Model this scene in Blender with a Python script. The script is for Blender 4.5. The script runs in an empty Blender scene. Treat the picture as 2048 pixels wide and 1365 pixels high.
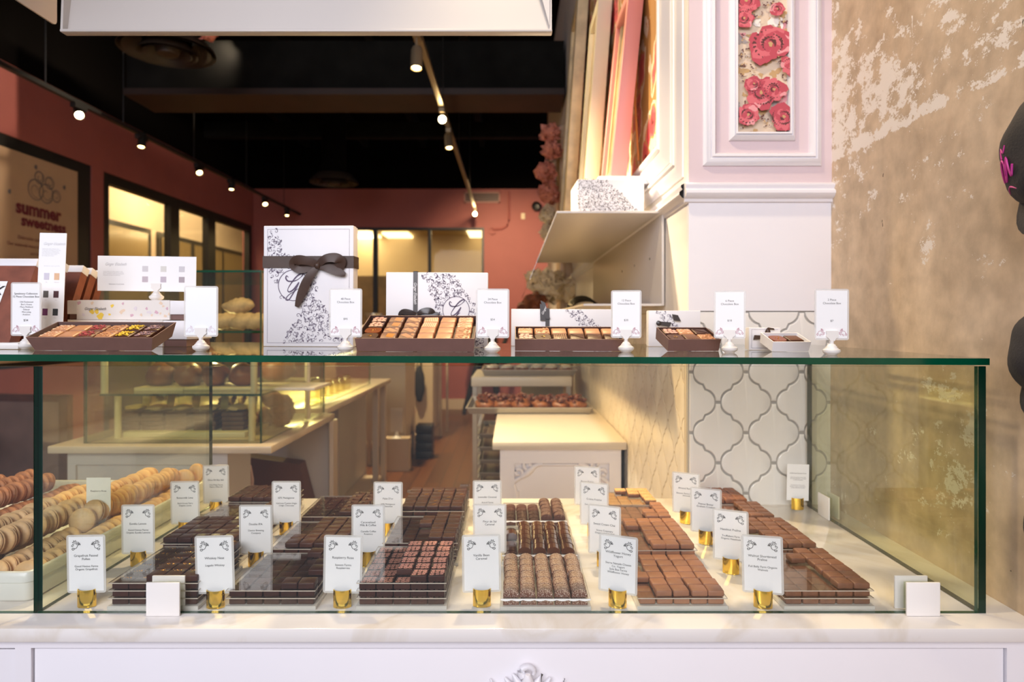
import bpy, bmesh, math, random
from mathutils import Vector, Matrix, Euler
from mathutils import noise as mnoise
R = math.radians
rnd = random.Random(7)
scene = bpy.context.scene
COL = scene.collection
# ------------------------------------------------------------------ camera, world, light, exposure
F = 1280.0            # focal length in pixels of the 2048 wide frame
CAMZ = 1.36           # eye height
HY = 643.0            # pixel row of the horizon
CT = CAMZ - 0.457     # height of the marble counter top
cam_data = bpy.data.cameras.new('camera')
cam = bpy.data.objects.new('camera', cam_data); COL.objects.link(cam)
cam.location = (0, 0, CAMZ); cam.rotation_euler = (R(90), 0, 0)
cam_data.lens = 36.0 * F / 2048.0; cam_data.sensor_width = 36.0
cam_data.shift_y = -(682.5 - HY) / 2048.0
cam_data.clip_start = 0.02; cam_data.clip_end = 100
cam_data.dof.use_dof = True; cam_data.dof.focus_distance = 1.10; cam_data.dof.aperture_fstop = 4.0
scene.camera = cam
vs = scene.view_settings
scene.display_settings.display_device = 'sRGB'
vs.view_transform = 'Standard'; vs.look = 'None'; vs.gamma = 1.0; vs.use_curve_mapping = False
vs.exposure = 0.56
cy = scene.cycles
cy.max_bounces = 10; cy.transparent_max_bounces = 24; cy.glossy_bounces = 4; cy.diffuse_bounces = 4
cy.transmission_bounces = 6; cy.caustics_reflective = False; cy.caustics_refractive = False
cy.sample_clamp_indirect = 6.0; cy.use_denoising = True
world = bpy.data.worlds.new('world'); scene.world = world; world.use_nodes = True
bg = world.node_tree.nodes['Background']; bg.inputs[0].default_value = (0.80, 0.86, 1.0, 1); bg.inputs[1].default_value = 0.22

def light(name, kind, loc, energy, color, target=None, **kw):
    d = bpy.data.lights.new(name, kind); d.energy = energy; d.color = color
    for k, v in kw.items(): setattr(d, k, v)
    o = bpy.data.objects.new(name, d); COL.objects.link(o); o.location = loc
    if target is not None:
        o.rotation_euler = (Vector(target) - Vector(loc)).to_track_quat('-Z', 'Y').to_euler()
    return o
WARM = (1.0, 0.74, 0.40)
# daylight of the shop window behind the photographer
light('shop_window_daylight', 'AREA', (-0.9, -2.4, 2.75), 108, (0.95, 0.93, 1.0), (-0.3, 1.4, 1.2), shape='RECTANGLE', size=3.6, size_y=2.2)
# ceiling track spots over the display counter
light('counter_spot', 'SPOT', (0.10, 2.35, 3.3), 125, WARM, (-0.05, 1.40, 0.9), spot_size=R(70), spot_blend=0.8, shadow_soft_size=0.05)
light('counter_spot', 'SPOT', (-1.05, 2.2, 3.3), 100, WARM, (-0.70, 1.40, 0.9), spot_size=R(60), spot_blend=0.8, shadow_soft_size=0.05)
light('wall_spot', 'SPOT', (-0.2, 0.9, 3.2), 52, (1.0, 0.80, 0.52), (0.85, 1.30, 1.0), spot_size=R(75), spot_blend=0.8, shadow_soft_size=0.05)
light('side_wall_spot', 'SPOT', (-0.7, 2.4, 2.8), 300, (1.0, 0.78, 0.48), (0.50, 2.4, 0.95), spot_size=R(74), spot_blend=1.0, shadow_soft_size=0.06)
light('upper_wall_spot', 'SPOT', (-0.6, 3.0, 2.9), 34, WARM, (0.45, 2.9, 2.2), spot_size=R(90), spot_blend=0.9, shadow_soft_size=0.06)
light('pastry_spot', 'SPOT', (-1.4, 2.2, 3.3), 110, WARM, (-1.3, 2.8, 1.1), spot_size=R(70), spot_blend=0.8, shadow_soft_size=0.06)
light('left_wall_spot', 'SPOT', (-2.2, 5.2, 3.6), 300, (1.0, 0.80, 0.58), (-4.0, 6.0, 2.4), spot_size=R(120), spot_blend=0.9, shadow_soft_size=0.1)
light('back_wall_spot', 'SPOT', (-0.3, 7.2, 3.2), 270, (1.0, 0.72, 0.42), (0.1, 9.9, 1.7), spot_size=R(80), spot_blend=0.9, shadow_soft_size=0.1)
light('room_spot', 'SPOT', (-1.3, 6.0, 3.4), 330, WARM, (-1.2, 6.0, 0.0), spot_size=R(120), spot_blend=0.9, shadow_soft_size=0.1)

# ------------------------------------------------------------------ materials
def nt(name):
    m = bpy.data.materials.new(name); m.use_nodes = True
    t = m.node_tree; b = t.nodes['Principled BSDF']
    return m, t, b
def N(t, kind, **kw):
    n = t.nodes.new(kind)
    for k, v in kw.items():
        if hasattr(n, k): setattr(n, k, v)
        else: n.inputs[k.replace('_', ' ')].default_value = v
    return n
def ramp(t, src, stops, interp='LINEAR'):
    r = t.nodes.new('ShaderNodeValToRGB'); r.color_ramp.interpolation = interp
    el = r.color_ramp.elements
    while len(el) < len(stops): el.new(0.5)
    for e, (p, c) in zip(el, stops):
        e.position = p; e.color = (c[0], c[1], c[2], 1) if isinstance(c, tuple) else (c, c, c, 1)
    t.links.new(src, r.inputs[0]); return r
MATS = {}
def pm(name, col, rough=0.5, metal=0.0, noise=0.0, nscale=40, bump=0.0, bscale=200, emit=None, es=0, spec=0.5, coat=0, rand=0.0, sss=0):
    if name in MATS: return MATS[name]
    m, t, b = nt(name)
    b.inputs['Base Color'].default_value = (*col, 1); b.inputs['Roughness'].default_value = rough
    b.inputs['Metallic'].default_value = metal; b.inputs['Specular IOR Level'].default_value = spec
    b.inputs['Coat Weight'].default_value = coat
    tc = N(t, 'ShaderNodeTexCoord')
    last = None
    if noise or rand:
        rgb = N(t, 'ShaderNodeRGB'); rgb.outputs[0].default_value = (*col, 1); last = rgb.outputs[0]
    if noise:
        n = N(t, 'ShaderNodeTexNoise', Scale=nscale, Detail=6.0); t.links.new(tc.outputs['Object'], n.inputs['Vector'])
        hsv = N(t, 'ShaderNodeHueSaturation'); t.links.new(last, hsv.inputs['Color'])
        mr = N(t, 'ShaderNodeMapRange'); t.links.new(n.outputs['Fac'], mr.inputs[0])
        mr.inputs[1].default_value = 0.3; mr.inputs[2].default_value = 0.7
        mr.inputs[3].default_value = 1 - noise; mr.inputs[4].default_value = 1 + noise
        t.links.new(mr.outputs[0], hsv.inputs['Value']); last = hsv.outputs[0]
    if rand:
        oi = N(t, 'ShaderNodeObjectInfo'); hsv = N(t, 'ShaderNodeHueSaturation'); t.links.new(last, hsv.inputs['Color'])
        mr = N(t, 'ShaderNodeMapRange'); t.links.new(oi.outputs['Random'], mr.inputs[0])
        mr.inputs[3].default_value = 1 - rand; mr.inputs[4].default_value = 1 + rand
        t.links.new(mr.outputs[0], hsv.inputs['Value']); last = hsv.outputs[0]
    if last is not None: t.links.new(last, b.inputs['Base Color'])
    if bump:
        n = N(t, 'ShaderNodeTexNoise', Scale=bscale, Detail=4.0); t.links.new(tc.outputs['Object'], n.inputs['Vector'])
        bp = N(t, 'ShaderNodeBump', Strength=bump, Distance=0.002); t.links.new(n.outputs['Fac'], bp.inputs['Height'])
        t.links.new(bp.outputs[0], b.inputs['Normal'])
    if emit: b.inputs['Emission Color'].default_value = (*emit, 1); b.inputs['Emission Strength'].default_value = es
    if sss: b.inputs['Subsurface Weight'].default_value = sss; b.inputs['Subsurface Radius'].default_value = (0.01, 0.006, 0.004)
    MATS[name] = m; return m
def thin_glass(name, tint, gl=1.0, rough=0.0, ior=1.5):
    m = bpy.data.materials.new(name); m.use_nodes = True; t = m.node_tree; t.nodes.clear()
    out = N(t, 'ShaderNodeOutputMaterial'); mix = N(t, 'ShaderNodeMixShader')
    tr = N(t, 'ShaderNodeBsdfTransparent'); tr.inputs[0].default_value = (*tint, 1)
    g = N(t, 'ShaderNodeBsdfGlossy'); g.inputs['Roughness'].default_value = rough; g.inputs[0].default_value = (gl, gl, gl, 1)
    # two-sided Schlick reflectance, so that both faces of a thin pane behave alike
    geo = N(t, 'ShaderNodeNewGeometry'); dt = N(t, 'ShaderNodeVectorMath', operation='DOT_PRODUCT')
    t.links.new(geo.outputs['Incoming'], dt.inputs[0]); t.links.new(geo.outputs['Normal'], dt.inputs[1])
    ab = N(t, 'ShaderNodeMath', operation='ABSOLUTE'); t.links.new(dt.outputs['Value'], ab.inputs[0])
    om = N(t, 'ShaderNodeMath', operation='SUBTRACT'); om.inputs[0].default_value = 1.0; t.links.new(ab.outputs[0], om.inputs[1])
    pw = N(t, 'ShaderNodeMath', operation='POWER'); t.links.new(om.outputs[0], pw.inputs[0]); pw.inputs[1].default_value = 5.0
    f0 = ((ior-1)/(ior+1))**2
    fr = N(t, 'ShaderNodeMath', operation='MULTIPLY_ADD'); t.links.new(pw.outputs[0], fr.inputs[0]); fr.inputs[1].default_value = 1-f0; fr.inputs[2].default_value = f0
    t.links.new(fr.outputs[0], mix.inputs[0]); t.links.new(tr.outputs[0], mix.inputs[1]); t.links.new(g.outputs[0], mix.inputs[2])
    t.links.new(mix.outputs[0], out.inputs[0]); MATS[name] = m; return m
GLASS = thin_glass('clear_glass', (0.985, 0.99, 0.975))
GLASS2 = thin_glass('green_tinted_glass', (0.93, 0.945, 0.85))
ACRYL = thin_glass('acrylic', (0.96, 0.96, 0.95), 1.0, 0.02, 1.6)
FROST = pm('frosted_acrylic', (0.62, 0.60, 0.55), 0.25, noise=0.05)
EDGE = pm('green_glass_edge', (0.0, 0.055, 0.025), 0.12, noise=0.3, nscale=6)
DEDGE = pm('dark_glass_edge', (0.0, 0.022, 0.012), 0.12, noise=0.3, nscale=6)
SHEETEDGE = pm('acrylic_edge', (0.55, 0.48, 0.40), 0.2)
LAMEDGE = pm('laminate', (0.86, 0.84, 0.82), 0.25, spec=0.6)
PAPER = pm('white_paper', (0.90, 0.90, 0.91), 0.6)
CARDW = pm('white_card', (0.80, 0.79, 0.82), 0.45, noise=0.02, nscale=8)
INK = pm('black_ink', (0.02, 0.018, 0.02), 0.6)
GINK = pm('grey_ink', (0.16, 0.15, 0.16), 0.6)
LGINK = pm('pale_grey_ink', (0.45, 0.44, 0.46), 0.6)
PINK_INK = pm('pink_ink', (0.50, 0.24, 0.30), 0.6)
PLUM_INK = pm('plum_ink', (0.10, 0.07, 0.13), 0.6)
MAROON = pm('maroon_ink', (0.16, 0.015, 0.03), 0.6)
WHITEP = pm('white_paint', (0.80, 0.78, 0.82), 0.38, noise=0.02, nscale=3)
WHITEM = pm('white_metal', (0.60, 0.56, 0.53), 0.35)
PLASTW = pm('white_plastic', (0.82, 0.79, 0.76), 0.3)
GOLD = pm('polished_gold', (0.95, 0.62, 0.10), 0.12, metal=1.0)
DARK = pm('dark_chocolate', (0.046, 0.0140, 0.0085), 0.34, noise=0.25, nscale=60, rand=0.25, bump=0.15, bscale=160, spec=0.26)
DARKB = pm('brown_dark_chocolate', (0.062, 0.0200, 0.0110), 0.36, noise=0.2, nscale=60, rand=0.2, bump=0.15, bscale=160, spec=0.3)
MILK = pm('milk_chocolate', (0.31, 0.135, 0.070), 0.42, noise=0.12, nscale=40, rand=0.12, bump=0.15, bscale=120)
MILKD = pm('deep_milk_chocolate', (0.17, 0.066, 0.034), 0.45, noise=0.18, nscale=90, rand=0.12, bump=0.3, bscale=250)
TAN = pm('blond_chocolate', (0.46, 0.215, 0.10), 0.4, noise=0.12, nscale=60, rand=0.1, bump=0.2, bscale=120)
FLAKE = pm('gold_flake', (0.95, 0.55, 0.12), 0.3, metal=0.9)
SALT = pm('sea_salt', (0.85, 0.78, 0.68), 0.4)
PCHOC = pm('pink_cocoa_print', (0.74, 0.36, 0.31), 0.5)
RED_CR = pm('red_crumbs', (0.40, 0.06, 0.07), 0.6)
YEL_CR = pm('yellow_crumbs', (0.75, 0.50, 0.03), 0.6)
CREAM_CR = pm('cream_print', (0.80, 0.62, 0.48), 0.6)
GREY_CR = pm('grey_crumbs', (0.36, 0.22, 0.22), 0.6)
BOXB = pm('brown_box_card', (0.165, 0.085, 0.072), 0.5, noise=0.05, nscale=60, bump=0.05)
BOXI = pm('brown_box_lining', (0.07, 0.032, 0.026), 0.5)
RIBB = pm('brown_satin', (0.056, 0.029, 0.020), 0.42, noise=0.15, nscale=20, spec=0.4)
RIBK = pm('black_satin', (0.035, 0.028, 0.028), 0.32, spec=0.7)
PINKW = pm('pink_wall_paint', (0.36, 0.105, 0.090), 0.6, noise=0.05, nscale=3)
PINKP = pm('pale_pink_paint', (0.64, 0.52, 0.55), 0.45)
BLACKC = pm('black_ceiling_paint', (0.0028, 0.0022, 0.0020), 0.9, spec=0.05)
BEAMG = pm('dusty_black_steel', (0.007, 0.0068, 0.006), 0.8, spec=0.1, noise=0.4, nscale=4)
BEAMB = pm('brown_steel', (0.022, 0.009, 0.005), 0.6, noise=0.3, nscale=4)
FRAMEK = pm('black_window_frame', (0.008, 0.008, 0.007), 0.45)
BULB = pm('lamp_bulb', (1, .8, .5), 0.5, emit=(1.0, 0.66, 0.26), es=14)
BULBB = pm('bright_lamp_bulb', (1, .8, .5), 0.5, emit=(1.0, 0.72, 0.34), es=60)
FLUO = pm('fluorescent_panel', (1, 1, 1), 0.5, emit=(1.0, 0.86, 0.55), es=2.6)
LED = pm('led_strip', (1, 1, 1), 0.5, emit=(1.0, 0.90, 0.55), es=30)
BLKM = pm('black_metal', (0.012, 0.011, 0.010), 0.4)
CHROME = pm('brushed_steel', (0.50, 0.47, 0.42), 0.3, metal=0.85, noise=0.1, nscale=8)
ALU = pm('sheet_pan_aluminium', (0.42, 0.38, 0.32), 0.42, metal=0.6)
GROUT = pm('grey_grout', (0.40, 0.38, 0.35), 0.8)
TILE = pm('white_glazed_tile', (0.80, 0.78, 0.75), 0.12, noise=0.015, nscale=3)
TILEW = pm('cream_glazed_tile', (0.84, 0.78, 0.68), 0.28, noise=0.02, nscale=3, spec=0.25)
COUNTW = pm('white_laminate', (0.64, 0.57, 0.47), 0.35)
DOUGH = pm('golden_pastry', (0.24, 0.08, 0.025), 0.45, noise=0.4, nscale=22, bump=0.6, bscale=60)
SUGAR = pm('sugared_pastry', (0.52, 0.36, 0.25), 0.6, noise=0.5, nscale=16, bump=0.6, bscale=60)
LOAFM = pm('brown_loaf_crust', (0.20, 0.070, 0.028), 0.4, noise=0.35, nscale=12, bump=0.3, bscale=40)
ICING = pm('white_icing', (0.84, 0.78, 0.64), 0.35)
NUTTY = pm('caramelised_nuts', (0.13, 0.030, 0.008), 0.25, noise=0.5, nscale=70, bump=0.8, bscale=120, coat=0.4)
PAPERF = pm('pink_crepe_paper', (0.62, 0.23, 0.16), 0.5, noise=0.15, nscale=14)
PAPERC = pm('cream_crepe_paper', (0.80, 0.66, 0.44), 0.55, noise=0.08, nscale=14)
FABK = pm('black_fabric', (0.016, 0.015, 0.018), 0.75, bump=0.4, bscale=300)
MAGENTA = pm('magenta_thread', (0.55, 0.04, 0.28), 0.6)
WOODF = pm('dark_wood', (0.10, 0.032, 0.016), 0.4, noise=0.3, nscale=14)
CERAM = pm('white_ceramic', (0.74, 0.745, 0.69), 0.16, spec=0.6)
MAC_A = pm('sandy_macaron_shell', (0.68, 0.44, 0.21), 0.5, noise=0.12, nscale=60, rand=0.12, bump=0.3, bscale=140)
MAC_B = pm('yellow_macaron_shell', (0.84, 0.52, 0.21), 0.45, noise=0.08, nscale=40, rand=0.08, bump=0.15, bscale=100)
MAC_C = pm('brown_macaron_shell', (0.42, 0.19, 0.088), 0.5, noise=0.15, nscale=60, rand=0.15, bump=0.3, bscale=140)
FILL_A = pm('macaron_filling', (0.34, 0.15, 0.05), 0.6, noise=0.3, nscale=150, bump=0.6, bscale=300)
BOOKB = pm('brown_damask_card', (0.21, 0.062, 0.035), 0.5, noise=0.28, nscale=26)
SWA = [(0.60, 0.58, 0.68), (0.72, 0.46, 0.28), (0.10, 0.09, 0.08), (0.07, 0.02, 0.025), (0.16, 0.03, 0.12), (0.035, 0.04, 0.045)]

def marble():
    m, t, b = nt('white_marble'); b.inputs['Roughness'].default_value = 0.08
    tc = N(t, 'ShaderNodeTexCoord')
    n1 = N(t, 'ShaderNodeTexNoise', Scale=2.2, Detail=8.0, Distortion=1.8); t.links.new(tc.outputs['Object'], n1.inputs['Vector'])
    r = ramp(t, n1.outputs['Fac'], [(0.0, (0.76, 0.73, 0.69)), (0.44, (0.79, 0.76, 0.74)), (0.49, (0.71, 0.66, 0.60)), (0.52, (0.79, 0.76, 0.74)), (1.0, (0.80, 0.78, 0.76))])
    t.links.new(r.outputs[0], b.inputs['Base Color']); return m
MARBLE = marble()
def wood_floor():
    m, t, b = nt('brown_wood_floor'); b.inputs['Roughness'].default_value = 0.35
    tc = N(t, 'ShaderNodeTexCoord'); mp = N(t, 'ShaderNodeMapping'); mp.inputs['Rotation'].default_value = (0, 0, R(90))
    t.links.new(tc.outputs['Object'], mp.inputs[0])
    br = N(t, 'ShaderNodeTexBrick', Scale=1.0); br.inputs['Color1'].default_value = (0.17, 0.062, 0.018, 1); br.inputs['Color2'].default_value = (0.11, 0.042, 0.014, 1)
    br.inputs['Mortar'].default_value = (0.03, 0.012, 0.006, 1); br.inputs['Mortar Size'].default_value = 0.003
    br.inputs['Brick Width'].default_value = 1.2; br.inputs['Row Height'].default_value = 0.12
    t.links.new(mp.outputs[0], br.inputs['Vector']); t.links.new(br.outputs[0], b.inputs['Base Color']); return m
def plaster():
    m, t, b = nt('bare_old_plaster'); b.inputs['Roughness'].default_value = 0.75
    geo = N(t, 'ShaderNodeNewGeometry'); sep = N(t, 'ShaderNodeSeparateXYZ'); t.links.new(geo.outputs['Position'], sep.inputs[0])
    def nz(sc, det=6.0, stretch=(1, 1, 1), dist=0.0, off=(0, 0, 0), ro=0.5):
        mp = N(t, 'ShaderNodeMapping'); mp.inputs['Scale'].default_value = stretch; mp.inputs['Location'].default_value = off
        t.links.new(geo.outputs['Position'], mp.inputs[0])
        n = N(t, 'ShaderNodeTexNoise', Scale=sc, Detail=det, Distortion=dist, Roughness=ro); t.links.new(mp.outputs[0], n.inputs['Vector']); return n.outputs['Fac']
    def mth(op, a, bb=None, cc=None):
        n = N(t, 'ShaderNodeMath', operation=op)
        for i, v in enumerate((a, bb, cc)):
            if v is None: continue
            if isinstance(v, (int, float)): n.inputs[i].default_value = v
            else: t.links.new(v, n.inputs[i])
        return n.outputs[0]
    base = ramp(t, nz(4.5, 12.0, (1, 1.3, 0.55), ro=0.68), [(0.30, (0.45, 0.325, 0.21)), (0.5, (0.57, 0.43, 0.295)), (0.70, (0.66, 0.51, 0.36))])
    fine = ramp(t, nz(26, 8.0), [(0.3, 0.82), (0.7, 1.12)])
    mul = N(t, 'ShaderNodeMix', data_type='RGBA', blend_type='MULTIPLY'); mul.inputs[0].default_value = 1.0
    t.links.new(base.outputs[0], mul.inputs[6]); t.links.new(fine.outputs[0], mul.inputs[7])
    # peeled white paint: strongest in a band at the old dado line
    zr = N(t, 'ShaderNodeMapRange'); t.links.new(sep.outputs['Z'], zr.inputs[0]); zr.inputs[1].default_value = 1.2; zr.inputs[2].default_value = 2.2
    band = ramp(t, zr.outputs[0], [(0.0, -0.12), (0.50, -0.02), (0.55, 0.02), (0.558, 0.155), (0.572, 0.155), (0.59, 0.05), (0.64, 0.10), (0.74, 0.09), (0.85, 0.0)])
    patch = mth('MULTIPLY', nz(2.6, 2.0, off=(3, 1.7, 0.4)), 0.55)
    sc = mth('ADD', mth('MULTIPLY', nz(19, 14.0, (1, 0.8, 1), 0.0, ro=0.78), 1.0), mth('ADD', band.outputs[0], patch))
    white = mth('GREATER_THAN', sc, 0.900)
    # thin vertical drips
    drip = mth('MULTIPLY', mth('GREATER_THAN', nz(7.0, 7.0, (1, 1.6, 0.10), 0.0, (0, 4.3, 0), 0.6), 0.665), mth('GREATER_THAN', nz(9, 5.0, (1, 1, 0.6)), 0.46))
    chips = mth('GREATER_THAN', nz(30, 9.0, (1, 0.8, 0.5), 0, (1, 2, 3), 0.65), 0.725)
    w = mth('MAXIMUM', mth('MAXIMUM', white, drip), chips)
    mixw = N(t, 'ShaderNodeMix', data_type='RGBA'); t.links.new(w, mixw.inputs[0]); t.links.new(mul.outputs[2], mixw.inputs[6]); mixw.inputs[7].default_value = (0.80, 0.72, 0.64, 1)
    vor = N(t, 'ShaderNodeTexVoronoi', Scale=16); mpv = N(t, 'ShaderNodeMapping'); mpv.inputs['Scale'].default_value = (1, 1.2, 0.6); t.links.new(geo.outputs['Position'], mpv.inputs[0])
    nv = N(t, 'ShaderNodeVectorMath', operation='ADD'); t.links.new(mpv.outputs[0], nv.inputs[0])
    nn = N(t, 'ShaderNodeTexNoise', Scale=60.0); t.links.new(geo.outputs['Position'], nn.inputs['Vector'])
    ns = N(t, 'ShaderNodeVectorMath', operation='SCALE'); ns.inputs['Scale'].default_value = 0.02; t.links.new(nn.outputs['Color'], ns.inputs[0]); t.links.new(ns.outputs[0], nv.inputs[1])
    t.links.new(nv.outputs[0], vor.inputs['Vector'])
    pit = mth('LESS_THAN', vor.outputs['Distance'], 0.045)
    mixd = N(t, 'ShaderNodeMix', data_type='RGBA'); t.links.new(pit, mixd.inputs[0]); t.links.new(mixw.outputs[2], mixd.inputs[6]); mixd.inputs[7].default_value = (0.10, 0.075, 0.05, 1)
    t.links.new(mixd.outputs[2], b.inputs['Base Color'])
    bp = N(t, 'ShaderNodeBump', Strength=0.35, Distance=0.004); t.links.new(mth('ADD', nz(30, 8.0), w), bp.inputs['Height']); t.links.new(bp.outputs[0], b.inputs['Normal'])
    return m
def rose_fabric():
    m, t, b = nt('rose_wallpaper'); b.inputs['Roughness'].default_value = 0.5
    geo = N(t, 'ShaderNodeNewGeometry')
    nn = N(t, 'ShaderNodeTexNoise', Scale=14.0, Detail=3.0); t.links.new(geo.outputs['Position'], nn.inputs['Vector'])
    sc = N(t, 'ShaderNodeVectorMath', operation='SCALE'); sc.inputs['Scale'].default_value = 0.09; t.links.new(nn.outputs['Color'], sc.inputs[0])
    ad = N(t, 'ShaderNodeVectorMath', operation='ADD'); t.links.new(geo.outputs['Position'], ad.inputs[0]); t.links.new(sc.outputs[0], ad.inputs[1])
    v = N(t, 'ShaderNodeTexVoronoi', Scale=8.5); t.links.new(ad.outputs[0], v.inputs['Vector'])
    r = ramp(t, v.outputs['Distance'], [(0.0, (0.10, 0.01, 0.012)), (0.10, (0.50, 0.045, 0.06)), (0.16, (0.16, 0.015, 0.02)), (0.2, (0.62, 0.07, 0.09)), (0.36, (0.70, 0.14, 0.16)), (0.43, (0.62, 0.30, 0.10)), (0.50, (0.80, 0.66, 0.50)), (0.62, (0.45, 0.24, 0.07))], 'CONSTANT')
    t.links.new(r.outputs[0], b.inputs['Base Color']); return m
PLASTER = plaster(); ROSEF = rose_fabric(); FLOORM = wood_floor()

# ------------------------------------------------------------------ mesh helpers
class MB:
    def __init__(s): s.bm = bmesh.new()
    def _m(s, faces, mat):
        for f in faces: f.material_index = mat
    def box(s, cx, cy, cz, sx, sy, sz, mat=0, rot=None, bev=0.0, seg=2):
        r = bmesh.ops.create_cube(s.bm, size=1.0)
        vv = r['verts']; bmesh.ops.scale(s.bm, vec=(sx, sy, sz), verts=vv)
        fs = set(f for v in vv for f in v.link_faces)
        if bev:
            es = list(set(e for v in vv for e in v.link_edges))
            rr = bmesh.ops.bevel(s.bm, geom=es, offset=bev, segments=seg, profile=0.5, affect='EDGES')
            vv = list(set(list(rr['verts']) + [v for v in vv if v.is_valid]))
            fs = set(f for v in vv for f in v.link_faces)
        if rot is not None: bmesh.ops.rotate(s.bm, cent=(0, 0, 0), matrix=Euler(rot).to_matrix(), verts=vv)
        bmesh.ops.translate(s.bm, vec=(cx, cy, cz), verts=vv)
        s._m(fs, mat); return vv
    def b2(s, x0, x1, y0, y1, z0, z1, mat=0, bev=0.0, seg=2):
        return s.box((x0+x1)/2, (y0+y1)/2, (z0+z1)/2, x1-x0, y1-y0, z1-z0, mat, None, bev, seg)
    def poly(s, pts, mat=0):
        vv = [s.bm.verts.new(p) for p in pts]; f = s.bm.faces.new(vv); f.material_index = mat; return vv
    def prism(s, pts, d0, d1, axis='Y', mat=0, side=None):
        def P(a, b, d): return {'Y': (a, d, b), 'X': (d, a, b), 'Z': (a, b, d)}[axis]
        lo = [s.bm.verts.new(P(a, b, d0)) for a, b in pts]; hi = [s.bm.verts.new(P(a, b, d1)) for a, b in pts]
        n = len(pts); fs = [s.bm.faces.new(lo), s.bm.faces.new(hi[::-1])]; s._m(fs, mat)
        sf = [s.bm.faces.new((lo[i], lo[(i+1) % n], hi[(i+1) % n], hi[i])) for i in range(n)]; s._m(sf, mat if side is None else side)
        return lo + hi
    def lathe(s, prof, seg=24, c=(0, 0, 0), mat=0, axis='Z', sx=1, sy=1):
        rings = []
        def P(x, y, z):
            if axis == 'Z': return (c[0]+x*sx, c[1]+y*sy, c[2]+z)
            if axis == 'Y': return (c[0]+x, c[1]+z, c[2]+y)
            return (c[0]+z, c[1]+x, c[2]+y)
        allv = []
        for r, z in prof:
            if r <= 1e-6: ring = [s.bm.verts.new(P(0, 0, z))]
            else: ring = [s.bm.verts.new(P(r*math.cos(2*math.pi*i/seg), r*math.sin(2*math.pi*i/seg), z)) for i in range(seg)]
            rings.append(ring); allv += ring
        for a, b in zip(rings, rings[1:]):
            for i in range(seg):
                j = (i+1) % seg
                if len(a) == 1 and len(b) == 1: continue
                if len(a) == 1: f = s.bm.faces.new((a[0], b[j], b[i]))
                elif len(b) == 1: f = s.bm.faces.new((a[i], a[j], b[0]))
                else: f = s.bm.faces.new((a[i], a[j], b[j], b[i]))
                f.material_index = mat
        return allv
    def tube(s, pts, rad, seg=8, mat=0, cap=True):
        pts = [Vector(p) for p in pts]; rings = []
        for i, p in enumerate(pts):
            d = (pts[min(i+1, len(pts)-1)] - pts[max(i-1, 0)]).normalized()
            up = Vector((0, 0, 1)) if abs(d.z) < 0.9 else Vector((1, 0, 0))
            u = d.cross(up).normalized(); w = u.cross(d)
            rr = rad[i] if isinstance(rad, (list, tuple)) else rad
            rings.append([s.bm.verts.new(p + u*rr*math.cos(2*math.pi*k/seg) + w*rr*math.sin(2*math.pi*k/seg)) for k in range(seg)])
        for a, b in zip(rings, rings[1:]):
            for k in range(seg):
                f = s.bm.faces.new((a[k], a[(k+1) % seg], b[(k+1) % seg], b[k])); f.material_index = mat
        if cap:
            for r in (rings[0][::-1], rings[-1]): s.bm.faces.new(r).material_index = mat
        return [v for r in rings for v in r]
    def ribbon(s, pts, w, y=0.0, mat=0):
        # flat stroke in the XZ plane
        n = len(pts); L = []; Rr = []
        for i, (x, z) in enumerate(pts):
            x0, z0 = pts[max(i-1, 0)]; x1, z1 = pts[min(i+1, n-1)]
            dx, dz = x1-x0, z1-z0; l = math.hypot(dx, dz) or 1
            ww = (w(i/(n-1)) if callable(w) else w)/2
            L.append(s.bm.verts.new((x-dz/l*ww, y, z+dx/l*ww))); Rr.append(s.bm.verts.new((x+dz/l*ww, y, z-dx/l*ww)))
        for i in range(n-1):
            s.bm.faces.new((L[i], L[i+1], Rr[i+1], Rr[i])).material_index = mat
    def blob(s, cx, cz, r, y=0, mat=0, n=14, seed=0, rough=0.25, sx=1, sz=1):
        q = random.Random(seed); ph = [q.uniform(0, 6.28) for _ in range(4)]
        pts = []
        for i in range(n):
            a = 2*math.pi*i/n; rr = r*(1 + rough*(0.5*math.sin(2*a+ph[0]) + 0.35*math.sin(3*a+ph[1]) + 0.3*math.sin(5*a+ph[2])))
            pts.append((cx + rr*math.cos(a)*sx, y, cz + rr*math.sin(a)*sz))
        return s.poly(pts, mat)
    def lump(s, c, rad, sub=3, amp=0.1, freq=2.0, seed=0, mat=0, rot=None, flat=None):
        r = bmesh.ops.create_icosphere(s.bm, subdivisions=sub, radius=1.0); vv = r['verts']
        for v in vv:
            n = mnoise.noise(v.co*freq + Vector((seed*3.1, seed*1.7, seed)))
            v.co *= 1 + amp*n*2
            if flat is not None and v.co.z < flat: v.co.z = flat
            v.co = Vector((v.co.x*rad[0], v.co.y*rad[1], v.co.z*rad[2]))
        if rot is not None: bmesh.ops.rotate(s.bm, cent=(0, 0, 0), matrix=Euler(rot).to_matrix(), verts=vv)
        bmesh.ops.translate(s.bm, vec=c, verts=vv)
        for f in set(f for v in vv for f in v.link_faces): f.material_index = mat; f.smooth = True
        return vv
    def build(s, name, mats, parent=None, loc=None, rot=None, smooth=35, recalc=True):
        if recalc: bmesh.ops.recalc_face_normals(s.bm, faces=s.bm.faces)
        me = bpy.data.meshes.new(name); s.bm.to_mesh(me); s.bm.free()
        if not isinstance(mats, (list, tuple)): mats = [mats]
        for m in mats: me.materials.append(m)
        if smooth:
            me.polygons.foreach_set('use_smooth', [True]*len(me.polygons)); me.set_sharp_from_angle(angle=R(smooth))
        o = bpy.data.objects.new(name, me); COL.objects.link(o)
        if parent is not None: o.parent = parent
        if loc is not None: o.location = loc
        if rot is not None: o.rotation_euler = rot
        return o
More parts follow.
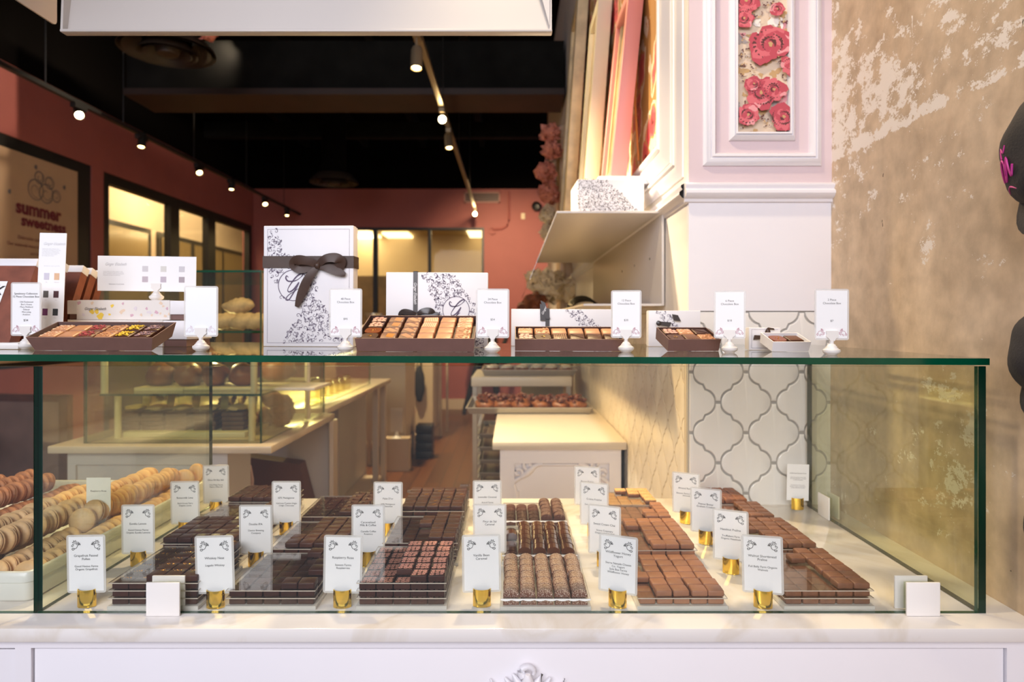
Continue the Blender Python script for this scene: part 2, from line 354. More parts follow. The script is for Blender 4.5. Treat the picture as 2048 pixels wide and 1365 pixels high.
def tag(o, label=None, cat=None, group=None, kind=None):
    if label: o['label'] = label
    if cat: o['category'] = cat
    if group: o['group'] = group
    if kind: o['kind'] = kind
    return o
def empty(name, loc=(0, 0, 0), rot=(0, 0, 0), label=None, cat=None, group=None):
    o = bpy.data.objects.new(name, None); COL.objects.link(o); o.location = loc; o.rotation_euler = rot
    o.empty_display_size = 0.02
    return tag(o, label, cat, group)
def struct(name, mb, mats, **kw):
    o = mb.build(name, mats, **kw); o['kind'] = 'structure'; return o
KIDS = {}
def copy_tree(o, parent=None):
    c = o.copy(); COL.objects.link(c)
    if parent is not None: c.parent = parent
    if o.name not in KIDS: KIDS[o.name] = list(o.children)
    for ch in KIDS[o.name]: copy_tree(ch, c)
    return c
def text(body, size, x, z, parent, mat, y=-0.0006, align='CENTER', shear=0.0, name='lettering', rotz=0.0, sx=1.0, bold=0.0, ls=1.0, sp=1.0):
    c = bpy.data.curves.new(name, 'FONT'); c.body = body; c.size = size; c.align_x = align; c.align_y = 'CENTER'
    c.shear = shear; c.space_line = ls; c.space_character = sp; c.resolution_u = 3; c.offset = bold
    c.materials.append(mat)
    o = bpy.data.objects.new(name, c); COL.objects.link(o); o.parent = parent
    bpy.context.view_layer.update()
    me = bpy.data.meshes.new_from_object(o.evaluated_get(bpy.context.evaluated_depsgraph_get()))
    me.name = name; bpy.data.objects.remove(o); bpy.data.curves.remove(c)
    o = bpy.data.objects.new(name, me); COL.objects.link(o); o.parent = parent
    o.location = (x, y, z); o.rotation_euler = (R(90), 0, rotz); o.scale = (sx, 1, 1); return o
def spiral(cx, cz, r0, r1, a0, a1, n=14):
    return [(cx + (r0+(r1-r0)*i/n)*math.cos(a0+(a1-a0)*i/n), cz + (r0+(r1-r0)*i/n)*math.sin(a0+(a1-a0)*i/n)) for i in range(n+1)]
def catmull(P, n=6):
    out = []
    for i in range(len(P)-1):
        p0 = P[max(i-1, 0)]; p1 = P[i]; p2 = P[i+1]; p3 = P[min(i+2, len(P)-1)]
        for k in range(n):
            t = k/n
            out.append(tuple(0.5*((2*b) + (c-a)*t + (2*a-5*b+4*c-d)*t*t + (-a+3*b-3*c+d)*t**3) for a, b, c, d in zip(p0, p1, p2, p3)))
    out.append(tuple(P[-1])); return out
def flourish(mb, cx, cz, s, flip=1, y=0.0, mat=0, rot=0.0, w=1.0, full=True):
    # a rose with scrolls and sprigs, unit box about 1 x 1.1
    cr, sr = math.cos(rot), math.sin(rot)
    def T(pts): return [(cx + flip*s*(x*cr - z*sr), cz + s*(x*sr + z*cr)) for x, z in pts]
    st = 0.045*s*w
    mb.ribbon(T(spiral(-0.02, 0.2, 0.03, 0.17, 0, 9.5, 22)), st*0.8, y, mat)
    for k in range(5):
        a = 2.2*k/4*1.6 + 0.1
        mb.ribbon(T([(-0.02+0.17*math.cos(a), 0.2+0.17*math.sin(a)), (-0.02+0.27*math.cos(a+.25), 0.2+0.27*math.sin(a+.25)), (-0.02+0.17*math.cos(a+.5), 0.2+0.17*math.sin(a+.5))]), st, y, mat)
    mb.ribbon(T(catmull([(0.10, 0.12), (0.22, -0.02), (0.18, -0.25), (-0.02, -0.38), (-0.15, -0.30)])), st*1.1, y, mat)
    mb.ribbon(T(spiral(-0.25, -0.12, 0.14, 0.03, 0.3, 7.0, 16)), st, y, mat)
    if full: mb.ribbon(T(spiral(-0.22, -0.40, 0.15, 0.03, 0.6, -6.2, 16)), st*1.2, y, mat)
    mb.ribbon(T([(0.12, 0.14), (0.30, 0.10), (0.52, -0.04)]), st*0.9, y, mat)
    for (ax, az, bx, bz) in ((0.26, 0.12, 0.36, 0.30), (0.34, 0.08, 0.48, 0.20), (0.40, 0.04, 0.55, 0.06), (0.32, 0.08, 0.34, -0.08)):
        mb.ribbon(T([(ax, az), ((ax+bx)/2, (az+bz)/2), (bx, bz)]), lambda t, q=st: q*2.2*math.sin(math.pi*min(max(t, 0.08), 0.95)), y, mat)
def at(px, py, Y): return ((px-1024)*Y/F, Y, CAMZ + (HY-py)*Y/F)
ORD = ['first', 'second', 'third', 'fourth', 'fifth', 'sixth', 'seventh', 'eighth', 'ninth', 'tenth', 'eleventh', 'twelfth', 'thirteenth', 'fourteenth', 'fifteenth', 'sixteenth', 'seventeenth', 'eighteenth', 'nineteenth', 'twentieth']

# ------------------------------------------------------------------ the room
PY = 1.60      # front of the pilaster
SX = 0.44      # plane of the tiled side wall
WX = 0.795     # plane of the bare plaster wall
BY = 9.9       # back wall
LX = -4.0      # left wall
ZT = 3.41      # top of the painted walls
CEIL = 4.3
m = MB(); m.b2(-7.5, 3.2, -0.5, 14.5, -0.1, 0.0); struct('floor', m, FLOORM)
m = MB(); m.b2(LX-0.15, 1.1, -0.4, BY+0.2, CEIL, CEIL+0.1); m.b2(-0.0, 0.02, 0, 0.02, CEIL, CEIL+.01)
struct('ceiling', m, BLACKC)
m = MB(); m.b2(WX, WX+0.15, -0.3, PY+0.4, 0, CEIL); struct('wall_right', m, PLASTER)
# back wall with a window opening, painted up to ZT
def wall_with_hole(name, axis, a0, a1, z1, thick, holes, mat, dk):
    # wall along a axis; holes = [(h0,h1,z0,z1)] sorted
    mb = MB(); cur = a0
    def bx(u0, u1, z0, z1_, mt=0):
        if axis == 'X': mb.b2(u0, u1, thick[0], thick[1], z0, z1_, mt)
        else: mb.b2(thick[0], thick[1], u0, u1, z0, z1_, mt)
    for h0, h1, hz0, hz1 in holes:
        if h0 > cur: bx(cur, h0, 0, z1)
        if hz0 > 0: bx(h0, h1, 0, hz0)
        bx(h0, h1, hz1, z1)
        cur = h1
    bx(cur, a1, 0, z1); bx(a0, a1, z1, CEIL, 1)
    struct(name, mb, [mat, dk])
wx0, wx1 = (560-1024)*BY/F, (968-1024)*BY/F
wall_with_hole('wall_back', 'X', LX, 1.2, ZT, (BY, BY+0.15), [(wx0, wx1, 0.9, 2.81)], PINKW, BLACKC)
wall_with_hole('wall_left', 'Y', 0.5, BY, ZT, (LX-0.15, LX), [(3.6, 6.09, 0.98, 2.84), (6.27, 9.86, 0.0, 2.83)], PINKW, BLACKC)
def win(name, axis, a0, a1, z0, z1, d, mull, fw=0.07, label=None):
    mb = MB(); g = MB()
    def bx(q, u0, u1, za, zb, dd=0.0, th=0.08):
        if axis == 'X': q.b2(u0, u1, d-th/2+dd, d+th/2+dd, za, zb)
        else: q.b2(d-th/2+dd, d+th/2+dd, u0, u1, za, zb)
    bx(mb, a0, a0+fw, z0, z1); bx(mb, a1-fw, a1, z0, z1); bx(mb, a0+fw, a1-fw, z1-fw, z1); bx(mb, a0+fw, a1-fw, z0, z0+fw)
    for u0, u1 in mull: bx(mb, u0, u1, z0+fw, z1-fw)
    bx(g, a0+fw, a1-fw, z0+fw, z1-fw, 0, 0.006)
    o = struct(name, mb, FRAMEK); go = g.build('pane', thin_glass('window_pane_'+name, (0.90, 0.85, 0.74), 0.2), o); return o
win('window_1', 'Y', 3.6, 6.09, 0.98, 2.84, LX-0.05, [], 0.22)
win('window_2', 'Y', 6.27, 9.86, 0.0, 2.83, LX-0.05, [(7.52, 7.72), (8.45, 8.66)], 0.10)
win('window_3', 'X', wx0, wx1, 0.9, 2.81, BY+0.03, [((746-1024)*BY/F, (755-1024)*BY/F), ((856-1024)*BY/F, (862-1024)*BY/F)], 0.035)
m = MB(); m.b2(-3.9, 1.0, BY-0.02, BY, 0, 0.16); struct('baseboard_back', m, pm('cream_baseboard', (0.62, 0.50, 0.36), 0.5))
# the mall beyond the windows
TANC = pm('tan_hall_ceiling', (0.50, 0.40, 0.22), 0.8, noise=0.1, nscale=2); TANW = pm('tan_hall_wall', (0.60, 0.48, 0.32), 0.8, noise=0.06, nscale=1.5)
m = MB(); m.b2(-7.4, 3.1, BY+4.2, BY+4.3, 0, 4.2); struct('wall_hall_back', m, TANW)
m = MB(); m.b2(-5.75, -5.62, 1.0, BY+4.2, 0, 4.2); struct('wall_hall_left', m, TANW)
m = MB(); m.b2(LX-0.15, 3.1, BY+0.2, BY+4.3, 3.25, 3.35); m.b2(-5.7, LX-0.15, 1.0, BY+4.2, 4.1, 4.2); struct('ceiling_hall', m, TANC)
def troffer(cx, cy, sx, sy, z=3.2, lab=''):
    mb = MB(); mb.b2(cx-sx/2, cx+sx/2, cy-sy/2, cy+sy/2, z, z+0.045)
    o = mb.build('ceiling_light', FLUO); tag(o, lab, 'ceiling light', 'fluorescent panels in the hall')
hz = 3.22
for (px, py, lab) in ((718, 467, 'bright fluorescent ceiling panel beyond back window, upper left pane'), (795, 508, 'slanted fluorescent ceiling panel seen in the middle pane of the back window'),
                      (880, 534, 'small fluorescent ceiling panel low in the right pane of the back window'), (962, 465, 'fluorescent ceiling panel at the right edge of the back window')):
    Y = (hz-CAMZ)*F/(HY-py); x = (px-1024)*Y/F
    troffer(x, min(Y, 13.8), 0.55, 1.3 if py < 500 else 0.75, hz-0.03, lab)
light('hall_light', 'AREA', (-4.8, 8.5, 3.95), 170, (1.0, 0.86, 0.64), (-4.8, 8.5, 0), shape='RECTANGLE', size=0.8, size_y=7)
light('hall_light', 'AREA', (-2.0, 12.0, 3.1), 70, (1.0, 0.82, 0.5), (-2.0, 12.0, 0), shape='RECTANGLE', size=5, size_y=1.5)
light('hall_fill', 'POINT', (-4.9, 9.6, 3.2), 45, (1.0, 0.86, 0.62), None, shadow_soft_size=0.3)  # unseen fill light, added to brighten the upper hall wall
# hall shop fronts seen through the windows
m = MB()
m.b2(-5.615, -5.58, 8.6, 9.90, 0.0, 2.78); m.b2(-5.615, -5.58, 10.1, 13.7, 0, 2.78); o = m.build('shop_front', BLKM); tag(o, 'dark shop front across the hall seen through the long left window', 'shop front')
for ya, yb_ in ((8.7, 9.80), (10.2, 11.1), (11.25, 12.3), (12.4, 13.6)):
    m = MB(); m.b2(-5.58, -5.57, ya, yb_, 0.3, 2.70); m.build('pane', pm('amber_lit_pane', (0.22, 0.16, 0.07), 0.12), o)
m = MB(); m.b2(-5.4, 2.6, 13.95, 14.09, 0, 2.35); o = m.build('shop_front', pm('brown_shop_front', (0.10, 0.06, 0.03), 0.6, noise=0.5, nscale=2)); tag(o, 'brown shop front across the hall beyond the back window', 'shop front')

# poster in window 1
e = empty('poster', (LX+0.012, 5.05, 1.83), (0, 0, R(90)), 'tan window poster with maroon headline and fruit drawing in first left window', 'poster')
m = MB(); m.b2(-1.25, 0.82, -0.004, 0.004, -0.80, 0.90); m.build('sheet', pm('tan_poster_paper', (0.50, 0.34, 0.215), 0.6, noise=0.04, nscale=3), e)
text('summer', 0.155, 0.34, 0.455, e, MAROON, y=-0.008, bold=0.006)
text('sweetness', 0.125, 0.40, 0.35, e, MAROON, y=-0.008, bold=0.005)
text('Delectable summer flavors', 0.04, 0.32, 0.21, e, MAROON, y=-0.008)
text('Our seasonal macarons and chocolates', 0.04, 0.31, 0.15, e, MAROON, y=-0.008)
text('are here', 0.04, 0.31, 0.09, e, MAROON, y=-0.008)
m = MB()
for k, (cx, cz, r) in enumerate([(0.30, 0.63, 0.085), (0.42, 0.62, 0.08), (0.34, 0.74, 0.05), (0.46, 0.72, 0.05), (0.54, 0.62, 0.05)]):
    m.ribbon([(cx+r*math.cos(a*0.35), cz+r*math.sin(a*0.35)) for a in range(19)], 0.008, -0.008)
    m.ribbon(spiral(cx, cz, r*0.2, r*0.8, k, k+5, 16), 0.005, -0.008)
for cx, cz in ((0.02, 0.56), (0.30, 0.82), (0.64, 0.72)): m.blob(cx, cz, 0.018, -0.008)
m.build('drawing', GINK, e, recalc=False)

# ceiling structure
m = MB(); m.b2(LX+0.9, 0.42, 5.15, 5.5, 3.22, 3.62); o = struct('beam_front', m, BEAMG)
m = MB(); m.b2(LX+0.9, 0.42, 5.10, 5.55, 3.17, 3.22); struct('beam_flange', m, BEAMB)
m = MB()
for k, y in enumerate((6.8, 8.3)): m.b2(LX, 0.42, y, y+0.12, 3.75, 3.95)
for x in (-3.2, -2.3, -1.4, -0.5): m.b2(x, x+0.08, 0.5, BY, 4.05, 4.2)
struct('beam_row', m, BEAMG)
def diffuser(px, py, Z, rad, lab):
    Y = (Z-CAMZ)*F/(HY-py); X = (px-1024)*Y/F
    e = empty('air_diffuser', (X, Y, Z), (0, 0, 0), lab, 'air vent')
    m = MB(); m.lathe([(rad, 0), (rad*0.97, 0.02), (rad*0.7, 0.10), (rad*0.62, 0.10), (rad*0.9, 0.0)], 36); m.build('outer_ring', BLKD, e)
    m = MB(); m.lathe([(rad*0.62, -0.02), (rad*0.58, 0.0), (rad*0.34, 0.08), (rad*0.30, 0.07), (rad*0.5, -0.02)], 32); m.build('inner_ring', BLKD, e)
    m = MB(); m.lathe([(0, -0.03), (rad*0.22, -0.02), (rad*0.28, 0.03), (0, 0.05)], 24); m.build('centre_cone', BLKD, e)
    m = MB(); m.lathe([(rad*0.5, 0.05), (rad*0.5, CEIL-Z)], 24); m.build('duct', BLACKC, e)
BLKD = pm('dusty_brown_metal', (0.030, 0.019, 0.012), 0.5)
diffuser(335, 103, 3.05, 0.28, 'large round dark ceiling air diffuser near the hanging white hood')
diffuser(668, 366, 3.0, 0.28, 'small round dark ceiling air diffuser far back above the pink wall')

# track lighting
def spotlamp(px, py, X, Z, bright, facing, lab, grp, body=BLKM):
    # placed under the rail at plane X
    Y = X*F/(px-1024); Zl = CAMZ + (HY-py)*Y/F
    e = empty('track_spotlight', (X, Y, Z), (0, 0, 0), lab, 'spotlight', grp)
    m = MB(); m.b2(-0.02, 0.02, -0.07, 0.07, -0.035, 0.0); m.build('adapter', body, e)
    drop = max(Z - Zl - 0.06, 0.04)
    m = MB(); m.tube([(0, 0, -0.03), (0, 0, -drop)], 0.008, 8); m.build('stem', body, e)
    d = Vector(facing).normalized(); q = d.to_track_quat('Z', 'Y').to_matrix().to_4x4()
    r = 0.034
    m = MB(); v = m.lathe([(0, -0.10), (r*0.8, -0.10), (r, -0.08), (r, 0.03), (r*0.86, 0.03), (r*0.8, 0.01), (0, 0.0)], 20)
    h = m.build('lamp_head', body, e); h.matrix_local = Matrix.Translation((0, 0, -drop-0.03)) @ q
    m = MB(); m.lathe([(0, 0.035), (r*0.55, 0.03), (r*0.8, 0.018), (0, 0.012)], 20)
    b = m.build('bulb', BULBB if bright else BULB, h)
    return e
def rail(X, Z, y0, y1, cords, lab, mat=BLKM):
    e = empty('lighting_track', (X, (y0+y1)/2, Z), (0, 0, 0), lab, 'track')
    m = MB(); m.b2(-0.018, 0.018, y0-(y0+y1)/2, y1-(y0+y1)/2, 0, 0.03); m.build('rail', mat, e)
    for y in cords:
        m = MB(); m.tube([(0, y-(y0+y1)/2, 0.03), (0, y-(y0+y1)/2, CEIL-Z)], 0.004, 6); m.build('hanging_wire', BLKM, e)
rail(-3.28, 3.0, 3.6, 9.9, (4.5, 5.4, 6.6, 7.9, 9.2), 'long black lighting track along the left pink wall')
for k, (px, py, br, f) in enumerate([(158, 232, True, (0.5, -0.6, -0.5)), (283, 292, False, (0, -0.2, -1)), (398, 345, False, (0.45, -0.5, -0.6)), (463, 378, False, (0, -0.1, -1)), (530, 409, False, (0.3, -0.5, -0.6)), (574, 425, False, (0, -0.1, -1))]):
    spotlamp(px, py, -3.28, 3.0, br, f, '%s black spotlight on the left track, counted from the front' % ORD[k], 'spotlights on the left track')
SILV = pm('dull_silver', (0.30, 0.24, 0.16), 0.35, metal=0.6)
rail(-0.54, 3.0, 3.1, 9.7, (3.5, 5.0, 6.5, 8.2), 'silver lighting track down the middle of the dark ceiling', SILV)
for k, (px, py, br, f) in enumerate([(833, 138, False, (0, -0.2, -1)), (885, 235, True, (0.05, -1, -0.35)), (898, 297, False, (0.1, -0.2, -1)), (950, 412, True, (0.05, -1, -0.3))]):
    spotlamp(px, py, -0.54, 3.0, br, f, '%s silver spotlight on the middle track, counted from the front' % ORD[k], 'spotlights on the middle track', SILV)
# vent, conduit and boxes on the back wall
x0, _, z1 = at(928, 384, BY-0.03); x1, _, z0 = at(1000, 406, BY-0.03)
e = empty('wall_vent', ((x0+x1)/2, BY-0.02, (z0+z1)/2), (0, 0, 0), 'rectangular slatted air vent high on the pink back wall', 'air vent')
w, h = (x1-x0)/2, (z1-z0)/2
m = MB(); m.b2(-w, w, -0.01, 0.02, h-0.02, h); m.b2(-w, w, -0.01, 0.02, -h, -h+0.02); m.b2(-w, -w+0.02, -0.01, 0.02, -h, h); m.b2(w-0.02, w, -0.01, 0.02, -h, h); m.build('frame', pm('pinkish_metal', (0.45, 0.22, 0.18), 0.5), e)
m = MB(); m.b2(-w+.02, w-.02, 0.0, 0.02, -h+.02, h-.02)
for k in range(5): m.box(0, 0, -h+0.03+k*0.026, 2*w-0.04, 0.012, 0.004, 1, (R(35), 0, 0))
m.build('slats', [BLKM, pm('pinkish_metal', (0.45, 0.22, 0.18), 0.5)], e)
m = MB(); P = [at(px, py, BY-0.02) for px, py in ((1018, 384), (1018, 440), (1014, 452), (1004, 458), (985, 459))]; m.tube(P, 0.016, 8); m.lathe([(0.05, 0), (0.05, 0.03), (0, 0.03)], 16, (P[-1][0], BY-0.035, P[-1][2]-0.03), 0, 'Y')
tag(m.build('conduit', PINKW), 'pink painted conduit pipe bending to a round box on the back wall', 'pipe')
m = MB(); x, _, z = at(1046, 433, BY); m.b2(x-0.03, x+0.03, BY-0.03, BY, z-0.045, z+0.045); tag(m.build('thermostat', PAPERC), 'small cream thermostat high on the back wall beside the paper flowers', 'thermostat')
m = MB(); m.lathe([(0, 0.12), (0.05, 0.11), (0.07, 0.06), (0.07, 0)], 16, (at(1073, 415, BY-0.14)[0], BY-0.12, at(1073, 415, BY)[2]), 0, 'Y'); tag(m.build('security_camera', BLKM), 'round dark security camera on the back wall next to paper flowers', 'camera')

# ------------------------------------------------------------------ side wall, pilaster
m = MB(); m.b2(SX, 1.1, PY+0.012, 7.9, 0, CEIL); m.b2(SX-0.0, SX, 0, 0, 0, 0) if False else None
struct('wall_side', m, [pm('warm_white_wall', (0.80, 0.76, 0.72), 0.5)])
TZ = 1.386
def lantern(cx, cz, W=0.139, H=0.1515, g=0.0036):
    k = W/111.0
    Q = [(25.9+25.3*math.cos(t), 25.3*math.sin(t)) for t in [R(a) for a in range(0, 86, 10)]] + [(27.8, 30.2)]
    sym = [(55.6-x, 60.5-z) for x, z in Q[::-1]]
    q = Q + sym[1:]           # right side point to bottom tip (quarter)
    s = 1 - g/(W*0.5)
    quarter = [(x*k*s, z*H/121.0*s) for x, z in q]
    quarter[-1] = (4.6*k*s, quarter[-1][1])
    pts = []
    pts += quarter
    pts += [(-x, z) for x, z in quarter[::-1]]
    pts += [(-x, -z) for x, z in quarter]
    pts += [(x, -z) for x, z in quarter[::-1]]
    out = []
    for p in pts:
        if not out or math.hypot(p[0]-out[-1][0], p[1]-out[-1][1]) > 2e-4: out.append(p)
    if math.hypot(out[0][0]-out[-1][0], out[0][1]-out[-1][1]) < 2e-4: out.pop()
    return [(cx+x, cz+z) for x, z in out]
def clip(pts, axis, lim, keep_less):
    out = []
    n = len(pts)
    for i in range(n):
        a, b = pts[i], pts[(i+1) % n]
        ia = (a[axis] <= lim) == keep_less; ib = (b[axis] <= lim) == keep_less
        if ia: out.append(a)
        if ia != ib:
            t = (lim-a[axis])/(b[axis]-a[axis]); out.append((a[0]+(b[0]-a[0])*t, a[1]+(b[1]-a[1])*t))
    return out
def tile_field(mb, a0, a1, z0, z1, offa, offz, place, mat=0):
    W, H = 0.139, 0.1515
    i0 = int((a0-offa)/W)-2; i1 = int((a1-offa)/W)+2; j0 = int((z0-offz)/H)-2; j1 = int((z1-offz)/H)+2
    for i in range(i0, i1):
        for j in range(j0, j1):
            for h in (0, 1):
                c = (offa+(i+0.5*h)*W, offz+(j+0.5*h)*H)
                p = lantern(*c)
                for ax, lim, kl in ((0, a0, False), (0, a1, True), (1, z0, False), (1, z1, True)):
                    p = clip(p, ax, lim, kl)
                    if len(p) < 3: break
                if len(p) < 3: continue
                ce = (sum(q[0] for q in p)/len(p), sum(q[1] for q in p)/len(p))
                inner = [(ce[0]+(x-ce[0])*0.955, ce[1]+(z-ce[1])*0.955) for x, z in p]
                b = [mb.bm.verts.new(place(x, z, 0.0)) for x, z in p]; mid = [mb.bm.verts.new(place(x, z, 0.0035)) for x, z in p]; t = [mb.bm.verts.new(place(x, z, 0.005)) for x, z in inner]
                n = len(p)
                for q in range(n):
                    mb.bm.faces.new((b[q], b[(q+1) % n], mid[(q+1) % n], mid[q])).material_index = mat
                    mb.bm.faces.new((mid[q], mid[(q+1) % n], t[(q+1) % n], t[q])).material_index = mat
                mb.bm.faces.new(t).material_index = mat
# pilaster body
m = MB(); m.b2(SX, WX, PY, PY+0.012, 0, TZ, 1); m.b2(SX, WX, PY-0.006, PY+0.012, TZ, CEIL, 0); m.b2(SX, WX, PY-0.0055, PY-0.003, 0.9, 1.0, 1) if False else None
struct('trim_1', m, [WHITEP, GROUT])
xo = (1491-1024)*PY/F; zo = CAMZ-(805-HY)*PY/F
m = MB(); tile_field(m, SX+0.003, WX, 0.86, TZ-0.003, xo, zo, lambda a, z, d: (a, PY-d, z)); struct('trim_2', m, TILE, smooth=30)
m = MB(); tile_field(m, PY+0.03, 6.2, 0.3, TZ-0.003, PY+0.06, zo, lambda a, z, d: (SX-0.0012-d*0.12, a, z)); struct('trim_3', m, TILEW, smooth=30)
m = MB(); m.b2(SX-0.001, SX+0.02, PY+0.012, 6.5, 0, TZ); struct('trim_4', m, pm('cream_grout', (0.62, 0.54, 0.42), 0.7))
# chair rail, pink field and mouldings on the pilaster
def molding(mb, x0, x1, z0, z1, w, y, prof, mat=0):
    # mitred frame: prof = [(t 0..1 from outer, depth)]
    rings = []
    for t, d in prof:
        o = w*t
        rings.append([mb.bm.verts.new(p) for p in ((x0+o, y-d, z0+o), (x1-o, y-d, z0+o), (x1-o, y-d, z1-o), (x0+o, y-d, z1-o))])
    for a, b in zip(rings, rings[1:]):
        for k in range(4): mb.bm.faces.new((a[k], a[(k+1) % 4], b[(k+1) % 4], b[k])).material_index = mat
PR = [(0, 0), (0.0, 0.004), (0.12, 0.007), (0.3, 0.013), (0.5, 0.016), (0.62, 0.012), (0.68, 0.018), (0.85, 0.018), (1.0, 0.010), (1.0, 0.0)]
YF = PY-0.006
m = MB(); m.b2(SX, WX, YF-0.003, YF, 1.70, 3.0); struct('trim_5', m, PINKP)
Y3 = YF-0.003
m = MB()
prof = [(0, 1.655), (0.006, 1.657), (0.008, 1.664), (0.018, 1.668), (0.024, 1.676), (0.024, 1.682), (0.016, 1.688), (0.020, 1.694), (0.020, 1.699), (0.010, 1.704), (0.0, 1.706)]
m.prism([(YF-d, z) for d, z in prof], SX-0.012, WX, 'X'); 
m.prism([(SX-d, z) for d, z in prof][::-1], YF, 4.8, 'Y') if False else None
# rail along the side wall
lo = [m.bm.verts.new((SX-d, YF-0.003, z)) for d, z in prof]; hi = [m.bm.verts.new((SX-d, 4.6, z)) for d, z in prof]
for i in range(len(prof)-1): m.bm.faces.new((lo[i], lo[i+1], hi[i+1], hi[i]))
m.bm.faces.new(hi)
struct('trim_6', m, WHITEP)
def pX(px): return (px-1024)*PY/F
def pZ(py): return CAMZ+(HY-py)*PY/F
m = MB(); molding(m, pX(1403), pX(1638), pZ(334), 3.2, 0.030, Y3, PR); struct('trim_7', m, WHITEP, smooth=50)
m = MB(); molding(m, pX(1455), pX(1586), pZ(284), 3.2, 0.020, Y3, PR); struct('trim_8', m, WHITEP, smooth=50)
# rose panel: printed fabric with large roses
e = empty('rose_fabric_panel', ((pX(1471)+pX(1571))/2, Y3-0.002, pZ(269)), (0, 0, 0), 'tall cream wallpaper panel printed with pink roses inside the white pilaster moulding', 'wall panel')
pw = (pX(1571)-pX(1471))/2
CRM = pm('cream_print_ground', (0.70, 0.56, 0.42), 0.6); GLD = pm('tan_print', (0.52, 0.33, 0.15), 0.6); GRY = pm('grey_print', (0.40, 0.35, 0.33), 0.6)
RS1 = pm('rose_print', (0.62, 0.13, 0.16), 0.6); RS2 = pm('deep_rose_print', (0.46, 0.06, 0.09), 0.6); RS3 = pm('light_rose_print', (0.72, 0.30, 0.32), 0.6); BRN = pm('dark_brown_print', (0.10, 0.025, 0.025), 0.6); WHT = pm('white_print', (0.82, 0.77, 0.71), 0.6)
m = MB(); m.b2(-pw, pw, 0.0, 0.002, 0, 1.1); m.build('fabric', CRM, e)
m = MB(); q = random.Random(5)
layer = [0]
def pblob(px, py, r, mat, sx=1, sz=1, rough=0.3):
    layer[0] += 1
    cx = (px-1521)*PY/F; cz = (269-py)*PY/F; r = r*PY/F
    n = 16; ph = [q.uniform(0, 6.28) for _ in range(3)]; P = []
    for i in range(n):
        a = 2*math.pi*i/n; rr = r*(1+rough*(0.5*math.sin(2*a+ph[0])+0.4*math.sin(3*a+ph[1])+0.4*math.sin(5*a+ph[2])))
        P.append((cx+rr*math.cos(a)*sx, cz+rr*math.sin(a)*sz))
    for ax, lim, kl in ((0, -pw, False), (0, pw, True), (1, 0, False), (1, 1.1, True)):
        P = clip(P, ax, lim, kl)
        if len(P) < 3: return
    m.poly([(x, -0.0003-layer[0]*0.000012, z) for x, z in P], mat)
def prose(px, py, r):
    pblob(px, py, r, 1, 1.1, 0.95)
    for k in range(6): a = k*1.05+q.random(); pblob(px+r*0.6*math.cos(a), py+r*0.55*math.sin(a), r*0.45, q.choice([0, 0, 1, 2]), rough=0.4)
    pblob(px, py, r*0.62, 0, rough=0.2)
    for k in range(3): a = k*2.1+q.random(); pblob(px+r*0.35*math.cos(a), py+r*0.3*math.sin(a), r*0.28, 1, rough=0.4)
    for rr in (0.85, 0.6, 0.42, 0.25):
        a0 = q.uniform(0, 6); n = 9; sp = q.uniform(1.6, 3.4)
        for i in range(n): a = a0+sp*i/n; pblob(px+r*rr*math.cos(a), py+r*rr*0.9*math.sin(a), r*0.055*(1.6-abs(i-4)/4), 4, rough=0.5)
    pblob(px, py, r*0.12, 3)
for k in range(130):
    px, py = q.uniform(1468, 1574), q.uniform(-420, 268)
    pblob(px, py, q.uniform(3, 15), q.choice([3, 3, 3, 6, 7, 7, 2, 5]), q.uniform(0.5, 1.6), q.uniform(0.5, 1.4), 0.7)
for k in range(150):
    px, py = q.uniform(1470, 1574), q.uniform(-420, 268); a = q.uniform(0, 3)
    for i in range(5): pblob(px+i*3*math.cos(a+i*0.3), py+i*3*math.sin(a+i*0.3), q.uniform(0.8, 2.0), q.choice([4, 3, 4, 5]), rough=0.5)
for (px, py, r) in ((1534, 96, 38), (1486, 10, 24), (1482, 45, 18), (1547, 27, 13), (1515, 192, 30), (1540, 186, 22), (1489, 236, 21), (1559, 240, 26), (1572, 140, 18), (1500, 175, 14)): prose(px, py, r)
for k in range(16): prose(q.uniform(1475, 1570), -35-k*24, q.uniform(14, 36))
m.build('rose_print', [RS1, RS2, RS3, GLD, BRN, GRY, CRM, WHT], e, smooth=None, recalc=False)
# upper side wall: rose wallpaper field with white frame moulding, warm lit
m = MB(); m.b2(SX-0.006, SX, 1.82, 4.5, 1.86, 3.3); struct('wall_paper_side', m, ROSEF)
m = MB()
def molY(mb, y0, y1, z0, z1, w, x, prof):
    rings = []
    for t, d in prof:
        o = w*t
        rings.append([mb.bm.verts.new(p) for p in ((x-d, y0+o, z0+o), (x-d, y1-o, z0+o), (x-d, y1-o, z1-o), (x-d, y0+o, z1-o))])
    for a, b in zip(rings, rings[1:]):
        for k in range(4): mb.bm.faces.new((a[k], a[(k+1) % 4], b[(k+1) % 4], b[k]))
molY(m, 1.735, 4.5, 1.79, 3.35, 0.075, SX-0.006, [(t, d*1.6) for t, d in PR]); molY(m, 1.64, 4.56, 1.73, 3.38, 0.06, SX, PR)
struct('trim_9', m, WHITEP, smooth=50)

